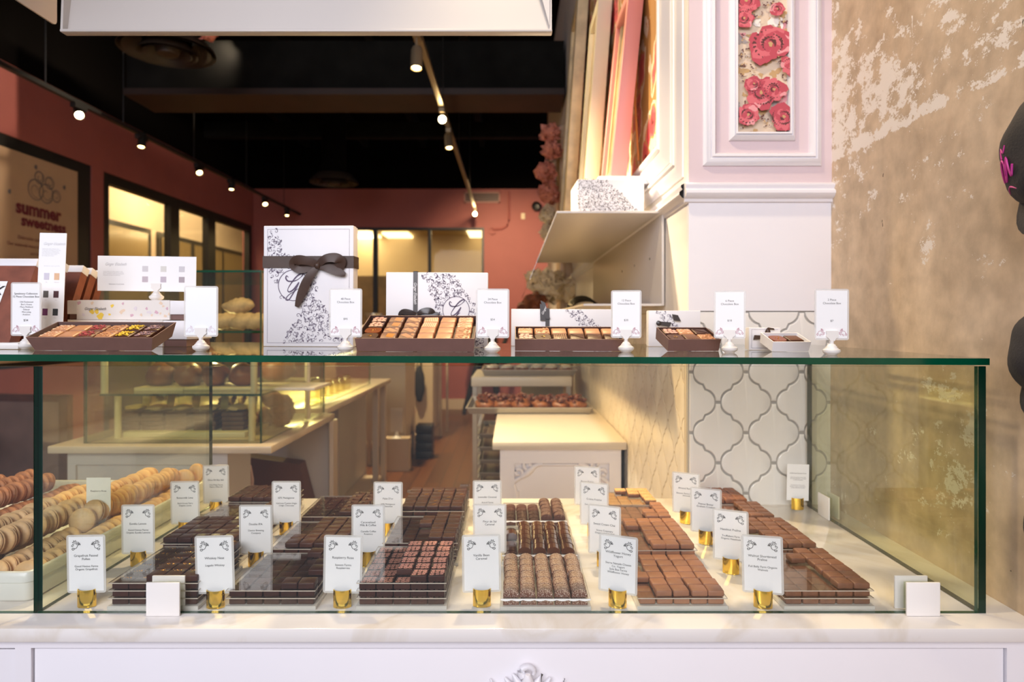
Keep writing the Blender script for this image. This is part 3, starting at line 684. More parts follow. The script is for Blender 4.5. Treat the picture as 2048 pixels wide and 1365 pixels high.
# ------------------------------------------------------------------ front counter
e = empty('display_counter', (0, 0.951, 0), (0, 0, 0), 'long white panelled display counter with carved ornament under the marble top', 'counter')
m = MB()
zt = CT-0.021
m.b2(-1.3, 0.79, 0.030, 0.68, 0.0, zt)                     # carcass
m.b2(-1.3, 0.79, 0.012, 0.030, zt-0.014, zt)               # top rail
def fx(px, Y=0.963): return (px-1024)*Y/F
m.b2(fx(30), fx(62), 0.012, 0.030, 0.1, zt-0.014); m.b2(fx(2014), 0.79, 0.012, 0.030, 0.1, zt-0.014); m.b2(fx(62), fx(2014), 0.012, 0.03, 0.1, 0.16)
m.b2(-1.3, fx(28), 0.016, 0.030, 0.16, zt-0.018)
m.b2(fx(65), fx(2011), 0.016, 0.030, 0.163, zt-0.0165, bev=0.001)
m.build('cabinet_body', WHITEP, e)
m = MB(); zc = CAMZ-(1372-HY)*0.96/F
cx = fx(1055)
def leafp(pts, r): m.tube([(cx+x, 0.012-y, zc+z) for x, y, z in pts], r, 8)
leafp([(0.0, 0, -0.03), (0.0, 0.01, 0.0), (0.0, 0.012, 0.022)], [0.006, 0.014, 0.004])
m.tube([(cx+0.010*math.cos(a), 0.006, zc+0.022+0.008*math.sin(a)) for a in [k*0.5 for k in range(-1, 9)]], [0.003+0.0004*k for k in range(10)], 8)
for s in (-1, 1):
    leafp([(s*0.004, 0.004, -0.02), (s*0.014, 0.008, 0.006), (s*0.022, 0.004, 0.018)], [0.005, 0.007, 0.002])
    leafp([(s*0.008, 0.004, -0.02), (s*0.024, 0.008, 0.0), (s*0.034, 0.003, 0.012)], [0.005, 0.006, 0.002])
    leafp([(s*0.012, 0.002, -0.02), (s*0.034, 0.007, -0.004), (s*0.052, 0.004, -0.001), (s*0.056, 0.002, 0.010)], [0.006, 0.006, 0.004, 0.001])
    leafp([(s*0.02, 0.002, -0.03), (s*0.05, 0.006, -0.018), (s*0.066, 0.003, -0.022)], [0.008, 0.007, 0.003])
m.build('carved_ornament', WHITEP, e, smooth=60)
m = MB(); m.b2(-1.3, WX, 0.0, 0.70, -0.0, 0.021, bev=0.002); o = m.build('marble_countertop', MARBLE, None, (0, 0.951, CT-0.021)); tag(o, 'polished white marble countertop under the glass chocolate display case', 'countertop')

# ------------------------------------------------------------------ glass case
TH = 0.0041                    # slight fall of the glass lid to the right
def lid(x): return CAMZ - 0.0548 - TH*x
case = empty('glass_display_case', (0, 1.0, CT), (0, 0, 0), 'frameless green edged glass case covering the chocolate trays on marble', 'display case')
def slab(name, x0, x1, y0, y1, z0, z1, edgeaxis, mats, parent, rot=None, loc=None):
    # faces whose normal is along edgeaxis[0] are clear, the others show the green edge
    mb = MB(); mb.b2(x0, x1, y0, y1, z0, z1)
    ax = 'XYZ'.index(edgeaxis); mb.bm.normal_update()
    for f in mb.bm.faces:
        n = [abs(c) for c in f.normal]; f.material_index = 0 if n.index(max(n)) == ax else 1
    return mb.build(name, mats, parent, loc, rot, smooth=None)
Zb = 0.0005
H0 = lid(-1.3)-CT; H1 = lid(0.74)-CT
slab('front_pane', -1.3, -0.7475, 0.0, 0.008, Zb, H1-0.0125, 'Y', [GLASS, EDGE], case)
slab('front_pane', -0.7465, 0.728, 0.0, 0.008, Zb, H1-0.0125, 'Y', [GLASS, EDGE], case)
slab('side_pane', -0.7475, -0.7395, 0.0085, 0.58, Zb, H1-0.0125, 'X', [GLASS2, DEDGE], case)
slab('side_pane', 0.7285, 0.7405, 0.0, 0.58, Zb, H1-0.0125, 'X', [GLASS2, DEDGE], case)
ldo = slab('lid', -1.3, 0.7435, -0.004, 0.585, -0.0105, 0.0, 'Z', [GLASS, EDGE], case, (0, TH, 0), (0, 0, lid(0)-CT))
# square glass clamps
def clamp(x, y, z0, rotz, lab):
    e = empty('glass_clamp', (x, y, z0), (0, 0, rotz), lab, 'clamp', 'white square glass clamps')
    s = 0.026
    m = MB(); m.box(0, -0.0085, s, 2*s, 0.004, 2*s, 0, None, 0.0012); m.build('front_plate', PLASTW, e)
    m = MB(); m.box(-0.004, 0.0155, s+0.001, 2*s, 0.004, 2*s, 0, None, 0.0012); m.build('back_plate', PLASTW, e)
    m = MB(); m.box(-0.001, -0.0035, s, 2*s-0.004, 0.006, 2*s-0.004); m.build('spacer', GLASS2, e)
clamp((1847-1024)*0.99/F, 1.0, CT+0.0005, 0, 'white square clamp on the front glass beside the right corner')
clamp((325.5-1024)*0.99/F, 1.0, CT+0.0005, 0, 'white square clamp on front glass in front of the dark chocolate tray')
clamp(0.7345, 1.49, CT+0.0005, R(-90), 'white square clamp low on the far end of the right glass side')

# hanging white hood above the case
hy = 1.42
x0, _, z0 = at(126, 68, hy); x1, _, _ = at(1104, 66, hy)
e = empty('metal_hood', ((x0+x1)/2, hy, z0), (0, 0, 0), 'wide white metal tray hood hanging over the counter at the top edge', 'hood')
w = (x1-x0)/2
m = MB(); m.box(0, 0.054, 0.301, 2*w-0.004, 0.004, 0.60, 0, (R(-9), 0, 0)); m.build('back_sheet', WHITEM, e)
m = MB(); m.box(0, 0.000, 0.0035, 2*w, 0.024, 0.007, 0, None, 0.003); m.build('bottom_lip', WHITEM, e)
for s in (-1, 1):
    m = MB(); m.prism([(-0.010, 0.0), (0.012, 0.0), (0.115, 0.60), (0.02, 0.60)], -0.0025, 0.0025, 'X'); m.build('side_rim', WHITEM, e, (s*(w-0.0035), 0, 0.003))
m = MB(); m.prism([(0, 0), (-0.060, 0.22), (0, 0.22)], 0, 0.004, 'Y'); m.build('corner_gusset', WHITEM, e, (w-0.006, -0.012, 0.012))
for s in (-0.8, 0.8):
    m = MB(); m.tube([(s*w, 0.06, 0.58), (s*w, 0.06, CEIL-z0)], 0.004); m.build('hanging_rod', BLKM, e)
X2, _, zz = at(114, 52, 1.50)
e = empty('metal_hood', (X2, 1.50, zz), (0, 0, 0), 'white metal hood with rounded corner at the top left corner', 'hood')
m = MB(); m.prism([(0, 0.01), (0, 0.5), (-1.0, 0.5), (-1.0, 0.0), (-0.01, 0.0), (-0.003, 0.003)], -0.004, 0.0, 'X'); m.build('side_sheet', WHITEM, e)
m = MB(); m.tube([(-0.002, 0, CEIL-zz), (-0.002, -0.01, 0.48)], 0.004); m.build('hanging_rod', BLKM, e)

# ------------------------------------------------------------------ chocolates on acrylic trays
PX = 0.0272; PYc = 0.0270      # pitch of the pieces
BH = 0.0065; LH = 0.0120; CH = 0.0100; SH = 0.0016
def salted(name, dark, pale, lo):
    m, t, b = nt(name); b.inputs['Roughness'].default_value = 0.45
    tc = N(t, 'ShaderNodeTexCoord'); n = N(t, 'ShaderNodeTexNoise', Scale=900.0, Detail=3.0); t.links.new(tc.outputs['Object'], n.inputs['Vector'])
    oi = N(t, 'ShaderNodeObjectInfo'); n2 = N(t, 'ShaderNodeTexNoise', Scale=110.0); t.links.new(tc.outputs['Object'], n2.inputs['Vector'])
    sep = N(t, 'ShaderNodeSeparateXYZ'); t.links.new(tc.outputs['Object'], sep.inputs[0])
    hz_ = N(t, 'ShaderNodeMapRange'); t.links.new(sep.outputs['Z'], hz_.inputs[0]); hz_.inputs[1].default_value = 0.002; hz_.inputs[2].default_value = 0.012; hz_.inputs[3].default_value = -0.10; hz_.inputs[4].default_value = 0.06
    a = N(t, 'ShaderNodeMath', operation='ADD'); t.links.new(n.outputs['Fac'], a.inputs[0]); t.links.new(hz_.outputs[0], a.inputs[1])
    c = N(t, 'ShaderNodeMath', operation='MULTIPLY_ADD'); t.links.new(n2.outputs['Fac'], c.inputs[0]); c.inputs[1].default_value = 0.25; t.links.new(a.outputs[0], c.inputs[2])
    r = ramp(t, c.outputs[0], [(lo-0.03, dark), (lo+0.03, pale)]); t.links.new(r.outputs[0], b.inputs['Base Color']); return m
VSALT = salted('salt_dusted_chocolate', (0.16, 0.055, 0.028), (0.66, 0.50, 0.38), 0.685)
LSALT = salted('lightly_salted_chocolate', (0.085, 0.028, 0.018), (0.60, 0.44, 0.36), 0.79)
def choc_mesh(kind, v=0):
    m = MB(); q = random.Random(v*13+len(kind)); s = 0.0256
    if kind in ('dark', 'milk', 'walnut', 'coffee', 'cream'):
        mats = {'dark': [DARK], 'milk': [MILK], 'walnut': [MILKD], 'coffee': [DARKB], 'cream': [MILK]}[kind]
        m.box(0, 0, CH/2, s, s*0.97, CH, 0, None, 0.0016 if kind == 'dark' else 0.0024, 3)
        if kind == 'walnut':
            pass
    elif kind == 'gold':
        mats = [DARK, FLAKE]; m.box(0, 0, CH/2, s, s*0.97, CH, 0, None, 0.0014, 3)
        for k in range(9): m.box(q.gauss(0.002, 0.0035), q.gauss(0.0085, 0.0014), CH+0.0003+k*0.00008, 0.0014, 0.0009, 0.0005, 1, (0.3*k, 0.2, k))
    elif kind == 'palet':
        mats = [DARKB, FLAKE]; m.box(0, 0, CH/2, s, s*0.97, CH, 0, None, 0.0024, 3)
        if v == 1:
            for k in range(4): m.box(q.gauss(0.003, 0.003), q.gauss(0, 0.003), CH+0.0003, 0.003, 0.002, 0.0003, 1, (0.2*k, 0.1, k))
    elif kind == 'print':
        mats = [DARK, PCHOC]; m.box(0, 0, CH/2, s*1.02, s*1.0, CH, 0, None, 0.0012, 2)
        for a, b in [(-.28, -.28), (0.02, -.3), (.3, -.26), (-.3, .02), (.0, .0), (.29, .04), (-.26, .3), (.03, .3), (.31, .32)]:
            cx, cz, r = a*s+q.gauss(0, .0005), b*s+q.gauss(0, .0005), 0.0036+q.uniform(-.0006, .0005)
            pts = [(cx+rr*math.cos(t), cz+rr*math.sin(t)) for rr, t in [(r*(1-i/26.0), i*0.75+q.uniform(0, .1)) for i in range(20)]]
            n = len(pts); L = []; Rr = []
            for i, (x, y) in enumerate(pts):
                xa, ya = pts[max(i-1, 0)]; xb, yb = pts[min(i+1, n-1)]; l = math.hypot(xb-xa, yb-ya) or 1; ww = 0.00062
                L.append(m.bm.verts.new((x-(yb-ya)/l*ww, y+(xb-xa)/l*ww, CH+0.0002))); Rr.append(m.bm.verts.new((x+(yb-ya)/l*ww, y-(xb-xa)/l*ww, CH+0.0002)))
            for i in range(n-1): m.bm.faces.new((L[i], Rr[i], Rr[i+1], L[i+1])).material_index = 1
    elif kind == 'nib':
        mats = [DARKB, FLAKE]; m.box(0, 0, CH/2, s, s*0.97, CH, 0, None, 0.0016, 3)
        m.tube([(0.003*math.cos(t)+q.uniform(-.001, .001), 0.003*math.sin(t), CH+0.001+0.001*math.sin(3*t)) for t in [k*0.6 for k in range(9)]], 0.0008, 5, 0)
        m.box(0.002, 0.003, CH+0.002, 0.0012, 0.0012, 0.0008, 1)
    elif kind == 'ridge':
        mats = [DARKB]; m.box(0, 0, CH/2, s, s*0.97, CH, 0, None, 0.0016, 3)
        for k in range(4): m.box(0, -0.009+k*0.006, CH+0.0003, 0.022, 0.002, 0.001, 0, (0, 0, 0.4), 0.0004, 1)
    elif kind == 'crunch':
        mats = [pm('toffee_crunch', (0.60, 0.33, 0.13), 0.5, noise=0.3, nscale=200, bump=0.9, bscale=260), MILKD]
        m.box(0, 0, CH*0.36, s, s*0.97, CH*0.72, 1, None, 0.0015, 2); m.box(0, 0, CH*0.82, s*1.0, s*0.97, CH*0.36, 0, None, 0.001, 2)
    elif kind == 'rocher':
        mats = [pm('nutty_milk_chocolate', (0.27, 0.10, 0.045), 0.5, noise=0.3, nscale=120, bump=0.9, bscale=190)]
        r = m.box(0, 0, CH*0.55, s, s*0.97, CH*1.1, 0, None, 0.002, 3)
        for k in range(14): m.lump((q.uniform(-.010, .010), q.uniform(-.010, .010), CH*1.08), (0.0018, 0.0014, 0.0010), 1, 0.2, 2, k)
    elif kind in ('vanilla', 'fleur', 'lavender'):
        mats = [{'vanilla': VSALT, 'lavender': LSALT}.get(kind) or pm('shiny_dark_chocolate', (0.10, 0.034, 0.014), 0.16, coat=0.6, rand=0.15), SALT]
        w, h, d = 0.0125, 0.0125, 0.0235
        pr = [(-w, 0)] + [(w*math.cos(t), 0.0035+(h-0.0035)*math.sin(t)) for t in [math.pi-k*math.pi/12 for k in range(13)]] + [(w, 0)]
        m.prism(pr, -d/2, d/2, 'Y')
        if kind != 'fleur':
            n = 190 if kind == 'vanilla' else 60
            for k in range(n):
                t = q.uniform(0.15, 2.99); y = q.uniform(-d/2, d/2)
                if kind == 'vanilla' and k % 7 == 0: x, z, y = q.uniform(-w*0.9, w*0.9), q.uniform(0.001, 0.006), -d/2-0.0002
                else: x, z = w*math.cos(t), 0.0035+(h-0.0035)*math.sin(t)+0.0002
                r = q.uniform(0.0002, 0.00045); a = q.uniform(0, 3)
                nrm = Vector((math.cos(t)/w, 0, math.sin(t)/h)).normalized() if y > -d/2 else Vector((0, -1, 0))
                u = nrm.cross(Vector((0.1, 1, 0.2))).normalized(); vv = nrm.cross(u); c = Vector((x, y, z))+nrm*0.00015
                m.poly([tuple(c+u*r*2*math.cos(a)+vv*r*2*math.sin(a)), tuple(c+vv*r*math.cos(a)-u*r*math.sin(a)), tuple(c-u*r*2*math.cos(a)-vv*r*math.sin(a)), tuple(c-vv*r*math.cos(a)+u*r*math.sin(a))], 1)
    return m, mats
CHN = {'dark': ('dark_chocolate_square', 'dark chocolate square'), 'gold': ('gold_flecked_chocolate', 'gold flecked dark chocolate'), 'coffee': ('plain_brown_chocolate', 'brown matte chocolate square'),
       'print': ('pink_printed_chocolate', 'pink printed chocolate'), 'milk': ('milk_chocolate_square', 'milk chocolate square'), 'cream': ('milk_chocolate_square', 'milk chocolate square'),
       'walnut': ('praline_square', 'dusky praline square'), 'palet': ('glossy_chocolate_square', 'glossy chocolate square'), 'nib': ('curl_topped_chocolate', 'curl topped chocolate'),
       'ridge': ('ridged_chocolate', 'ridged chocolate square'), 'crunch': ('toffee_topped_chocolate', 'toffee topped chocolate'), 'rocher': ('nutty_chocolate_square', 'nutty chocolate square'),
       'vanilla': ('salted_caramel_chocolate', 'salt flecked caramel'), 'fleur': ('half_round_caramel', 'shiny half-round caramel'), 'lavender': ('salted_caramel_chocolate', 'dark salted caramel')}
CH_MESH = {}
def choc(kind, v):
    k = (kind, v)
    if k not in CH_MESH:
        m, mats = choc_mesh(kind, v); o = m.build(CHN[kind][0], mats, smooth=40)
        CH_MESH[k] = o.data; bpy.data.objects.remove(o)
    return CH_MESH[k]
CANDS = []       # every visible chocolate: (priority, kind, variant, loc, rotz, label, group)
def all_rows(n, cols): return {(r, c) for r in range(n) for c in cols}
# name, kind, left edge (x at its front), front Y, rows, full layers, top mask, side facing us (0 left, 4 right)
T = [
 ('Grapefruit', 'gold', -0.636, 1.012, 6, 3, all_rows(6, (2, 3, 4)), 4),
 ('Whiskey', 'dark', -0.450, 1.012, 6, 2, {(0, 3), (0, 4), (2, 4), (3, 4), (4, 4), (5, 4), (5, 3)}, 4),
 ('Raspberry', 'print', -0.243, 1.012, 6, 3, {(0, 3), (0, 4)} | all_rows(6, (2, 3, 4)) - {(0, 2)}, 4),
 ('Vanilla', 'vanilla', -0.015, 1.010, 6, 1, all_rows(6, range(5)), 4),
 ('Honey', 'milk', 0.202, 1.012, 6, 1, all_rows(6, (1, 2, 3, 4)) | {(2, 0)}, 0),
 ('Walnut', 'walnut', 0.434, 1.012, 6, 2, all_rows(6, (3, 4)) | {(4, 2)}, 0),
 ('Lemon', 'dark', -0.652, 1.190, 5, 3, all_rows(5, range(5)), 4),
 ('Double', 'coffee', -0.455, 1.197, 6, 2, all_rows(6, (2, 3, 4)) | {(1, 1), (0, 1)}, 4),
 ('Coffee', 'coffee', -0.240, 1.195, 6, 3, all_rows(6, (3, 4)) | {(3, 2), (4, 2)}, 4),
 ('Fleur', 'fleur', -0.016, 1.200, 6, 1, all_rows(6, (1, 2, 3, 4)) | {(3, 0)}, 4),
 ('Chai', 'cream', 0.206, 1.190, 6, 2, all_rows(6, (2, 3, 4)) | {(4, 1), (5, 1)}, 0),
 ('Hazelnut', 'walnut', 0.436, 1.195, 6, 2, all_rows(6, (2, 3, 4)) | {(3, 1), (4, 1), (5, 1)}, 0),
 ('Lime', 'coffee', -0.654, 1.340, 4, 3, all_rows(4, (4,)), 4),
 ('Madagascar', 'nib', -0.462, 1.395, 6, 2, all_rows(6, (3, 4)), 4),
 ('Palet', 'palet', -0.243, 1.395, 6, 3, all_rows(6, range(5)), 4),
 ('Lavender', 'lavender', -0.018, 1.405, 5, 1, all_rows(5, (3, 4)), 4),
 ('Fraiche', 'cream', 0.206, 1.365, 4, 2, all_rows(4, (4,)) | {(0, 3), (1, 3)}, 0),
 ('Peanut', 'walnut', 0.430, 1.370, 4, 2, all_rows(4, (3, 4)), 0),
 ('Olive', 'ridge', -0.652, 1.465, 4, 3, all_rows(4, range(5)), 4),
 ('Butter', 'crunch', 0.200, 1.485, 4, 2, {(3, 2), (3, 3), (2, 4), (3, 4), (1, 4), (2, 3), (0, 4)}, 0),
 ('Rocher', 'rocher', 0.415, 1.490, 4, 2, all_rows(4, range(5)), 0),
]
DESC = {'Grapefruit': 'Grapefruit Fennel Pollen', 'Whiskey': 'Whiskey Neat', 'Raspberry': 'Raspberry Rose', 'Vanilla': 'Vanilla Bean Caramel', 'Honey': 'Wildflower Honey Yogurt', 'Walnut': 'Walnut Shortbread Praline',
        'Lemon': 'Eureka Lemon', 'Double': 'Double IPA', 'Coffee': 'Caramelized Milk & Coffee', 'Fleur': 'Fleur de Sel Caramel', 'Chai': 'Sweet Cream Chai', 'Hazelnut': 'Hazelnut Praline', 'Lime': 'Buttermilk Lime',
        'Madagascar': '62% Madagascar', 'Palet': "Palet D'or", 'Lavender': 'Lavender Caramel', 'Fraiche': 'Creme Fraiche', 'Peanut': 'Peanut Butter Graham Cracker', 'Olive': 'Olive Oil', 'Butter': 'Brown Butter', 'Rocher': 'Almond Rocher'}
for (tn, kind, X0, Y0, rows, L, top, side) in T:
    w = 5*PX; d = rows*PYc
    e = empty('acrylic_tray', (X0, Y0+0.003, CT+0.0005), (0, 0, 0), 'clear acrylic tray stack holding the %s chocolates' % DESC[tn], 'tray', 'acrylic trays in the display case')
    m = MB(); m.b2(-0.004, w+0.004, -0.004, d+0.002, 0, BH-0.0006, bev=0.0006, seg=1); m.build('base_block', FROST, e)
    for l in range(1, L+1):
        z = BH + l*LH
        mb = MB(); mb.b2(-0.003, w+0.003, -0.003, d, z-0.0016, z-0.0001); mb.bm.normal_update()
        for f in mb.bm.faces: f.material_index = 0 if abs(f.normal.z) > 0.5 else 1
        mb.build('acrylic_sheet', [ACRYL, SHEETEDGE], e, smooth=None)
        if kind in ('vanilla', 'fleur', 'lavender'):
            mb = MB(); n = 40; dd = 0.006
            for k in range(n):
                xa, xb = -0.003+(w+0.006)*k/n, -0.003+(w+0.006)*(k+1)/n
                za, zb = z-0.0006-0.0018*abs(math.sin(k*0.63)), z-0.0006-0.0018*abs(math.sin((k+1)*0.63))
                mb.poly([(xa, -0.0045, za-0.0012), (xb, -0.0045, zb-0.0012), (xb, -0.0042, z+0.0002), (xa, -0.0042, z+0.0002)], 0)
            mb.build('paper_liner', PAPER, e, recalc=False)
    q = random.Random(len(tn)*7+rows)
    def add(l, r, c):
        h = CT + 0.0005 + BH + l*LH
        jx = q.uniform(-.0005, .0005) if l < L else q.uniform(-.0013, .0013); jr = q.uniform(-.02, .02) if l < L else q.uniform(-.05, .05)
        if kind in ('milk', 'cream', 'walnut') and l == L: jx *= 1.3
        loc = (X0+(c+0.5)*PX+jx, Y0+0.003+(r+0.5)*PYc, h)
        v = q.randrange(4)
        lay = 'top layer' if l == L else ('%s layer up' % ORD[l])
        ntw = len(DESC[tn].split())
        if ntw <= 3: lab = '%s, %s from left, row %d, %s, %s' % (CHN[kind][1], ORD[c], r+1, lay, DESC[tn])
        else: lab = '%s, %s from left, row %d, %s, %s' % (CHN[kind][1].split()[0]+' chocolate', ORD[c], r+1, lay, DESC[tn].split()[0]+' '+DESC[tn].split()[-1])
        rr = (loc[1], -h) 
        CANDS.append((loc[1]-h*0.5, kind, v, loc, jr, lab, '%s chocolates' % DESC[tn]))
    for l in range(L):
        for r in range(rows):
            for c in range(5):
                if l == L-1:
                    if (r, c) in top and r != 0 and c != side and kind not in ('vanilla', 'fleur'): continue
                    if kind in ('vanilla', 'fleur') and r != 0 and (r, c) in top and c != side: continue
                elif r != 0 and c != side: continue
                if kind in ('vanilla', 'lavender', 'fleur'): pass
                add(l, r, c)
    for (r, c) in top: add(L, r, c)
# caramels under a sheet are pressed flat squares of the same chocolate: lower layers sit below the sheet height
byname = {}
for c in CANDS: byname.setdefault(CHN[c[1]][0], []).append(c)
NCH = 0
for nm, lst in byname.items():
    lst.sort(key=lambda c: c[0])
    for i, (p, kind, v, loc, jr, lab, grp) in enumerate(lst[:300]):
        me = choc(kind, v)
        o = bpy.data.objects.new(nm, me); COL.objects.link(o); o.location = loc; o.rotation_euler = (0, 0, jr)
        if kind in ('vanilla', 'fleur', 'lavender') and ' up,' in lab: o.scale = (1, 1, 0.80)
        tag(o, lab, 'chocolate', grp); NCH += 1
    if len(lst) > 300:
        m = MB()
        for (p, kind, v, loc, jr, lab, grp) in lst[300:]:
            me = choc(kind, v); n0 = len(m.bm.verts); m.bm.from_mesh(me); m.bm.verts.ensure_lookup_table()
            nv = m.bm.verts[n0:]; bmesh.ops.rotate(m.bm, cent=(0, 0, 0), matrix=Matrix.Rotation(jr, 3, 'Z'), verts=nv); bmesh.ops.translate(m.bm, vec=loc, verts=nv)
        o = m.build(nm, choc(lst[300][1], 0).materials[0]); tag(o, 'farthest squares of the back rows of chocolate trays', 'chocolate', None, 'stuff')

# ------------------------------------------------------------------ price and flavour cards
def holder(e, mat=GOLD, w=0.029, h=0.0275):
    # curved gold band with a slot for the card
    m = MB(); n = 18; r = w/2; ro, ri = r, r-0.0016
    lo, hi, li, hi2 = [], [], [], []
    for k in range(n+1):
        a = math.pi*(1.0+k/n*1.0) - 0.35*(1-2*k/n)*1
        c, s = math.cos(a), math.sin(a)
        lo.append(m.bm.verts.new((ro*c, ro*s, 0))); hi.append(m.bm.verts.new((ro*c, ro*s, h)))
        li.append(m.bm.verts.new((ri*c, ri*s, 0))); hi2.append(m.bm.verts.new((ri*c, ri*s, h)))
    for k in range(n):
        m.bm.faces.new((lo[k], lo[k+1], hi[k+1], hi[k])); m.bm.faces.new((li[k+1], li[k], hi2[k], hi2[k+1]))
        m.bm.faces.new((hi[k], hi[k+1], hi2[k+1], hi2[k])); m.bm.faces.new((lo[k+1], lo[k], li[k], li[k+1]))
    for k in (0, n): m.bm.faces.new((lo[k], hi[k], hi2[k], li[k]))
    m.b2(-0.008, 0.008, 0.0035, 0.006, 0, h*0.8); m.b2(-0.008, 0.008, -r+0.001, 0.005, 0, 0.0015)
    o = m.build('gold_holder', mat, e, smooth=50); o.scale = (1, 0.62, 1); return o
FL_MESH = {}
def rrect(x0, x1, z0, z1, r, n=4):
    P = []
    for cx, cz, a0 in ((x1-r, z1-r, 0), (x0+r, z1-r, 90), (x0+r, z0+r, 180), (x1-r, z0+r, 270)):
        for k in range(n+1): a = R(a0+90*k/n); P.append((cx+r*math.cos(a), cz+r*math.sin(a)))
    return P
def card_object(e, w=0.0625, h=0.093, pw=0.0555, ph=0.0865, z=0.021, flor='black', tilt=0.0, dx=0.0):
    """laminated card: returns the paper object that carries the print"""
    m = MB(); P = rrect(-w/2, w/2, 0, h, 0.004); m.prism(P, -0.0003, 0.0003, 'Y', 0, 1)
    lam = m.build('laminate', [thin_lam, LAMEDGE], e, (dx, 0, z), (0, tilt, 0), smooth=None)
    m = MB(); m.b2(-pw/2, pw/2, -0.0005, 0.0005, -ph/2, ph/2)
    p = m.build('card', PAPER, lam, (0, 0, h*0.5), smooth=None)
    for s in (-1, 1) if flor else ():
        key = (flor, pw, ph, s)
        if key not in FL_MESH:
            m = MB()
            if flor == 'black': flourish(m, s*(pw/2-0.0105), ph/2-0.0125, 0.0165, -s, 0, 0, 0, 1.0)
            else: flourish(m, s*(pw/2-0.008), -ph/2+0.009, 0.014, s, 0, 0, 1.6, 1.0)
            o = m.build('flourish', INK if flor == 'black' else PINK_INK, smooth=None, recalc=False); FL_MESH[key] = o.data; bpy.data.objects.remove(o)
        o = bpy.data.objects.new('flourish', FL_MESH[key]); COL.objects.link(o); o.parent = p; o.location = (0, -0.0007, 0)
    return p
thin_lam = pm('laminate_film', (0.80, 0.79, 0.78), 0.3); thin_lam.node_tree.nodes['Principled BSDF'].inputs['Alpha'].default_value = 0.5
CARDS = [
 ('Grapefruit Fennel\nPollen', 'Good Humus Farms\nOrganic Grapefruit', 162, 1221, 0, -1.0), ('Whiskey Neat', 'Legado Whiskey', 423, 1223, 0, -1.6),
 ('Raspberry Rose', 'Saetum Farms\nRaspberries', 680, 1222, 0, 1.2), ('Vanilla Bean\nCaramel', '', 963, 1220, 2, -0.8),
 ('Wildflower Honey\nYogurt', 'Sierra Nevada Cheese\nCo. Yogurt\nSola Bee Farms\nWildflower Honey', 1238, 1222, -20, 1.0), ('Walnut Shortbread\nPraline', 'Full Belly Farm Organic\nWalnuts', 1533, 1223, -16, -1.2),
 ('Eureka Lemon', 'Good Humus Farms\nOrganic Eureka Lemons', 268, 1138, 0, -0.5), ('Double IPA', 'Device Brewing\nCompany', 506, 1139, 0, -0.4), ('Caramelized\nMilk & Coffee', 'Camelia Coffee\nRoasters', 733, 1138, 0, 0),
 ('Fleur de Sel\nCaramel', '', 979, 1136, 0, 0), ('Sweet Cream Chai', 'Straus Creamery\nOrganic Half & Half', 1211, 1140, -22, 0), ('Hazelnut Praline', 'Trufflebert Farm\nOrganic Hazelnuts', 1467, 1153, -24, -0.6),
 ('Buttermilk Lime', 'Beck Grove Farm\nOrganic Limes', 364, 1074, 0, -0.8), ('62% Madagascar', 'Valrhona Custom Single\nOrigin Chocolate', 568, 1074, 0, 0), ("Palet D'or", '62% Madagascar\nChocolate', 773, 1076, 0, 0.5),
 ('Lavender Caramel', 'Araceli Farms\nLavender', 974, 1072, 0, 0), ('Crème Fraîche', 'Sierra Nevada Cheese\nCompany', 1190, 1078, -20, 0), ('Peanut Butter\nGraham Cracker', '', 1416, 1093, -24, 0),
 ('Olive Oil Bay Salt', 'Yolo Press Farms\nPepato Olive Oil', 427, 1030, 0, -0.8), ('Brown Butter', 'Petaluma Creamery', 1176, 1034, -15, 0), ('Almond Rocher', 'Brenner Farms Organic\nAlmonds', 1376, 1051, -25, -0.5),
]
for (title, sub, px, yb, yaw, tilt) in CARDS:
    Y = 0.457*F/(yb-HY); X = (px-1024)*Y/F
    one = title.replace('\n', ' ')
    e = empty('flavour_card', (X, Y+0.014, CT+0.0005), (0, 0, R(yaw)), 'white laminated card reading %s in a gold holder' % one, 'sign', 'flavour cards in gold holders')
    holder(e)
    p = card_object(e, tilt=R(tilt), dx=0.0)
    nt_, ns_ = title.count('\n')+1, sub.count('\n')+1
    z0 = 0.0115 if nt_ == 2 or ns_ < 4 else 0.0150
    if one.startswith('Wild'): z0 = 0.0165
    text(title, 0.0054, 0, z0-0.001, p, INK, y=-0.0008, ls=1.0)
    if sub: text(sub, 0.0046, 0.0005, z0-0.0125-0.0026*(nt_-1)-0.0026*(ns_-1), p, INK, y=-0.0008, ls=1.05)
# small text card at the back
Y = 1.555; X = (1595-1024)*Y/F
e = empty('flavour_card', (X, Y, CT+0.0005), (0, 0, R(-4)), 'plain white card with small text about passion fruit in a gold holder', 'sign', 'flavour cards in gold holders')
holder(e)
m = MB(); m.b2(-0.026, 0.026, -0.0004, 0.0004, 0, 0.088); p = m.build('card', PAPER, e, (0, 0, 0.021), (0, R(1), 0))
text('California Passion Fruit', 0.0042, 0, 0.066, p, INK)
text('California passion fruit milk\nchocolate ganache, enrobed\nin milk chocolate', 0.0033, 0, 0.053, p, GINK)
text('Farm: Passion Fruit from\nRincon Tropics, Carpinteria\nin Santa Barbara County', 0.0033, 0, 0.034, p, GINK)
# acrylic lifter handle near the Palet D'or tray
X, Y, Z = at(930, 985, 1.555)
m = MB(); m.b2(-0.14, 0.008, -0.004, 0.004, -0.002, 0.004, bev=0.001); m.b2(-0.012, 0.012, -0.006, 0.006, 0.004, 0.018, bev=0.002); m.b2(-0.010, 0.010, -0.005, 0.005, 0.004-0.046, 0.004)
o = m.build('acrylic_riser', thin_glass('clear_riser_acrylic', (0.80, 0.78, 0.74), 1.0, 0.05), None, (X, Y, CT+0.0425)); tag(o, "clear acrylic riser handle behind the Palet D'or chocolates", 'riser')

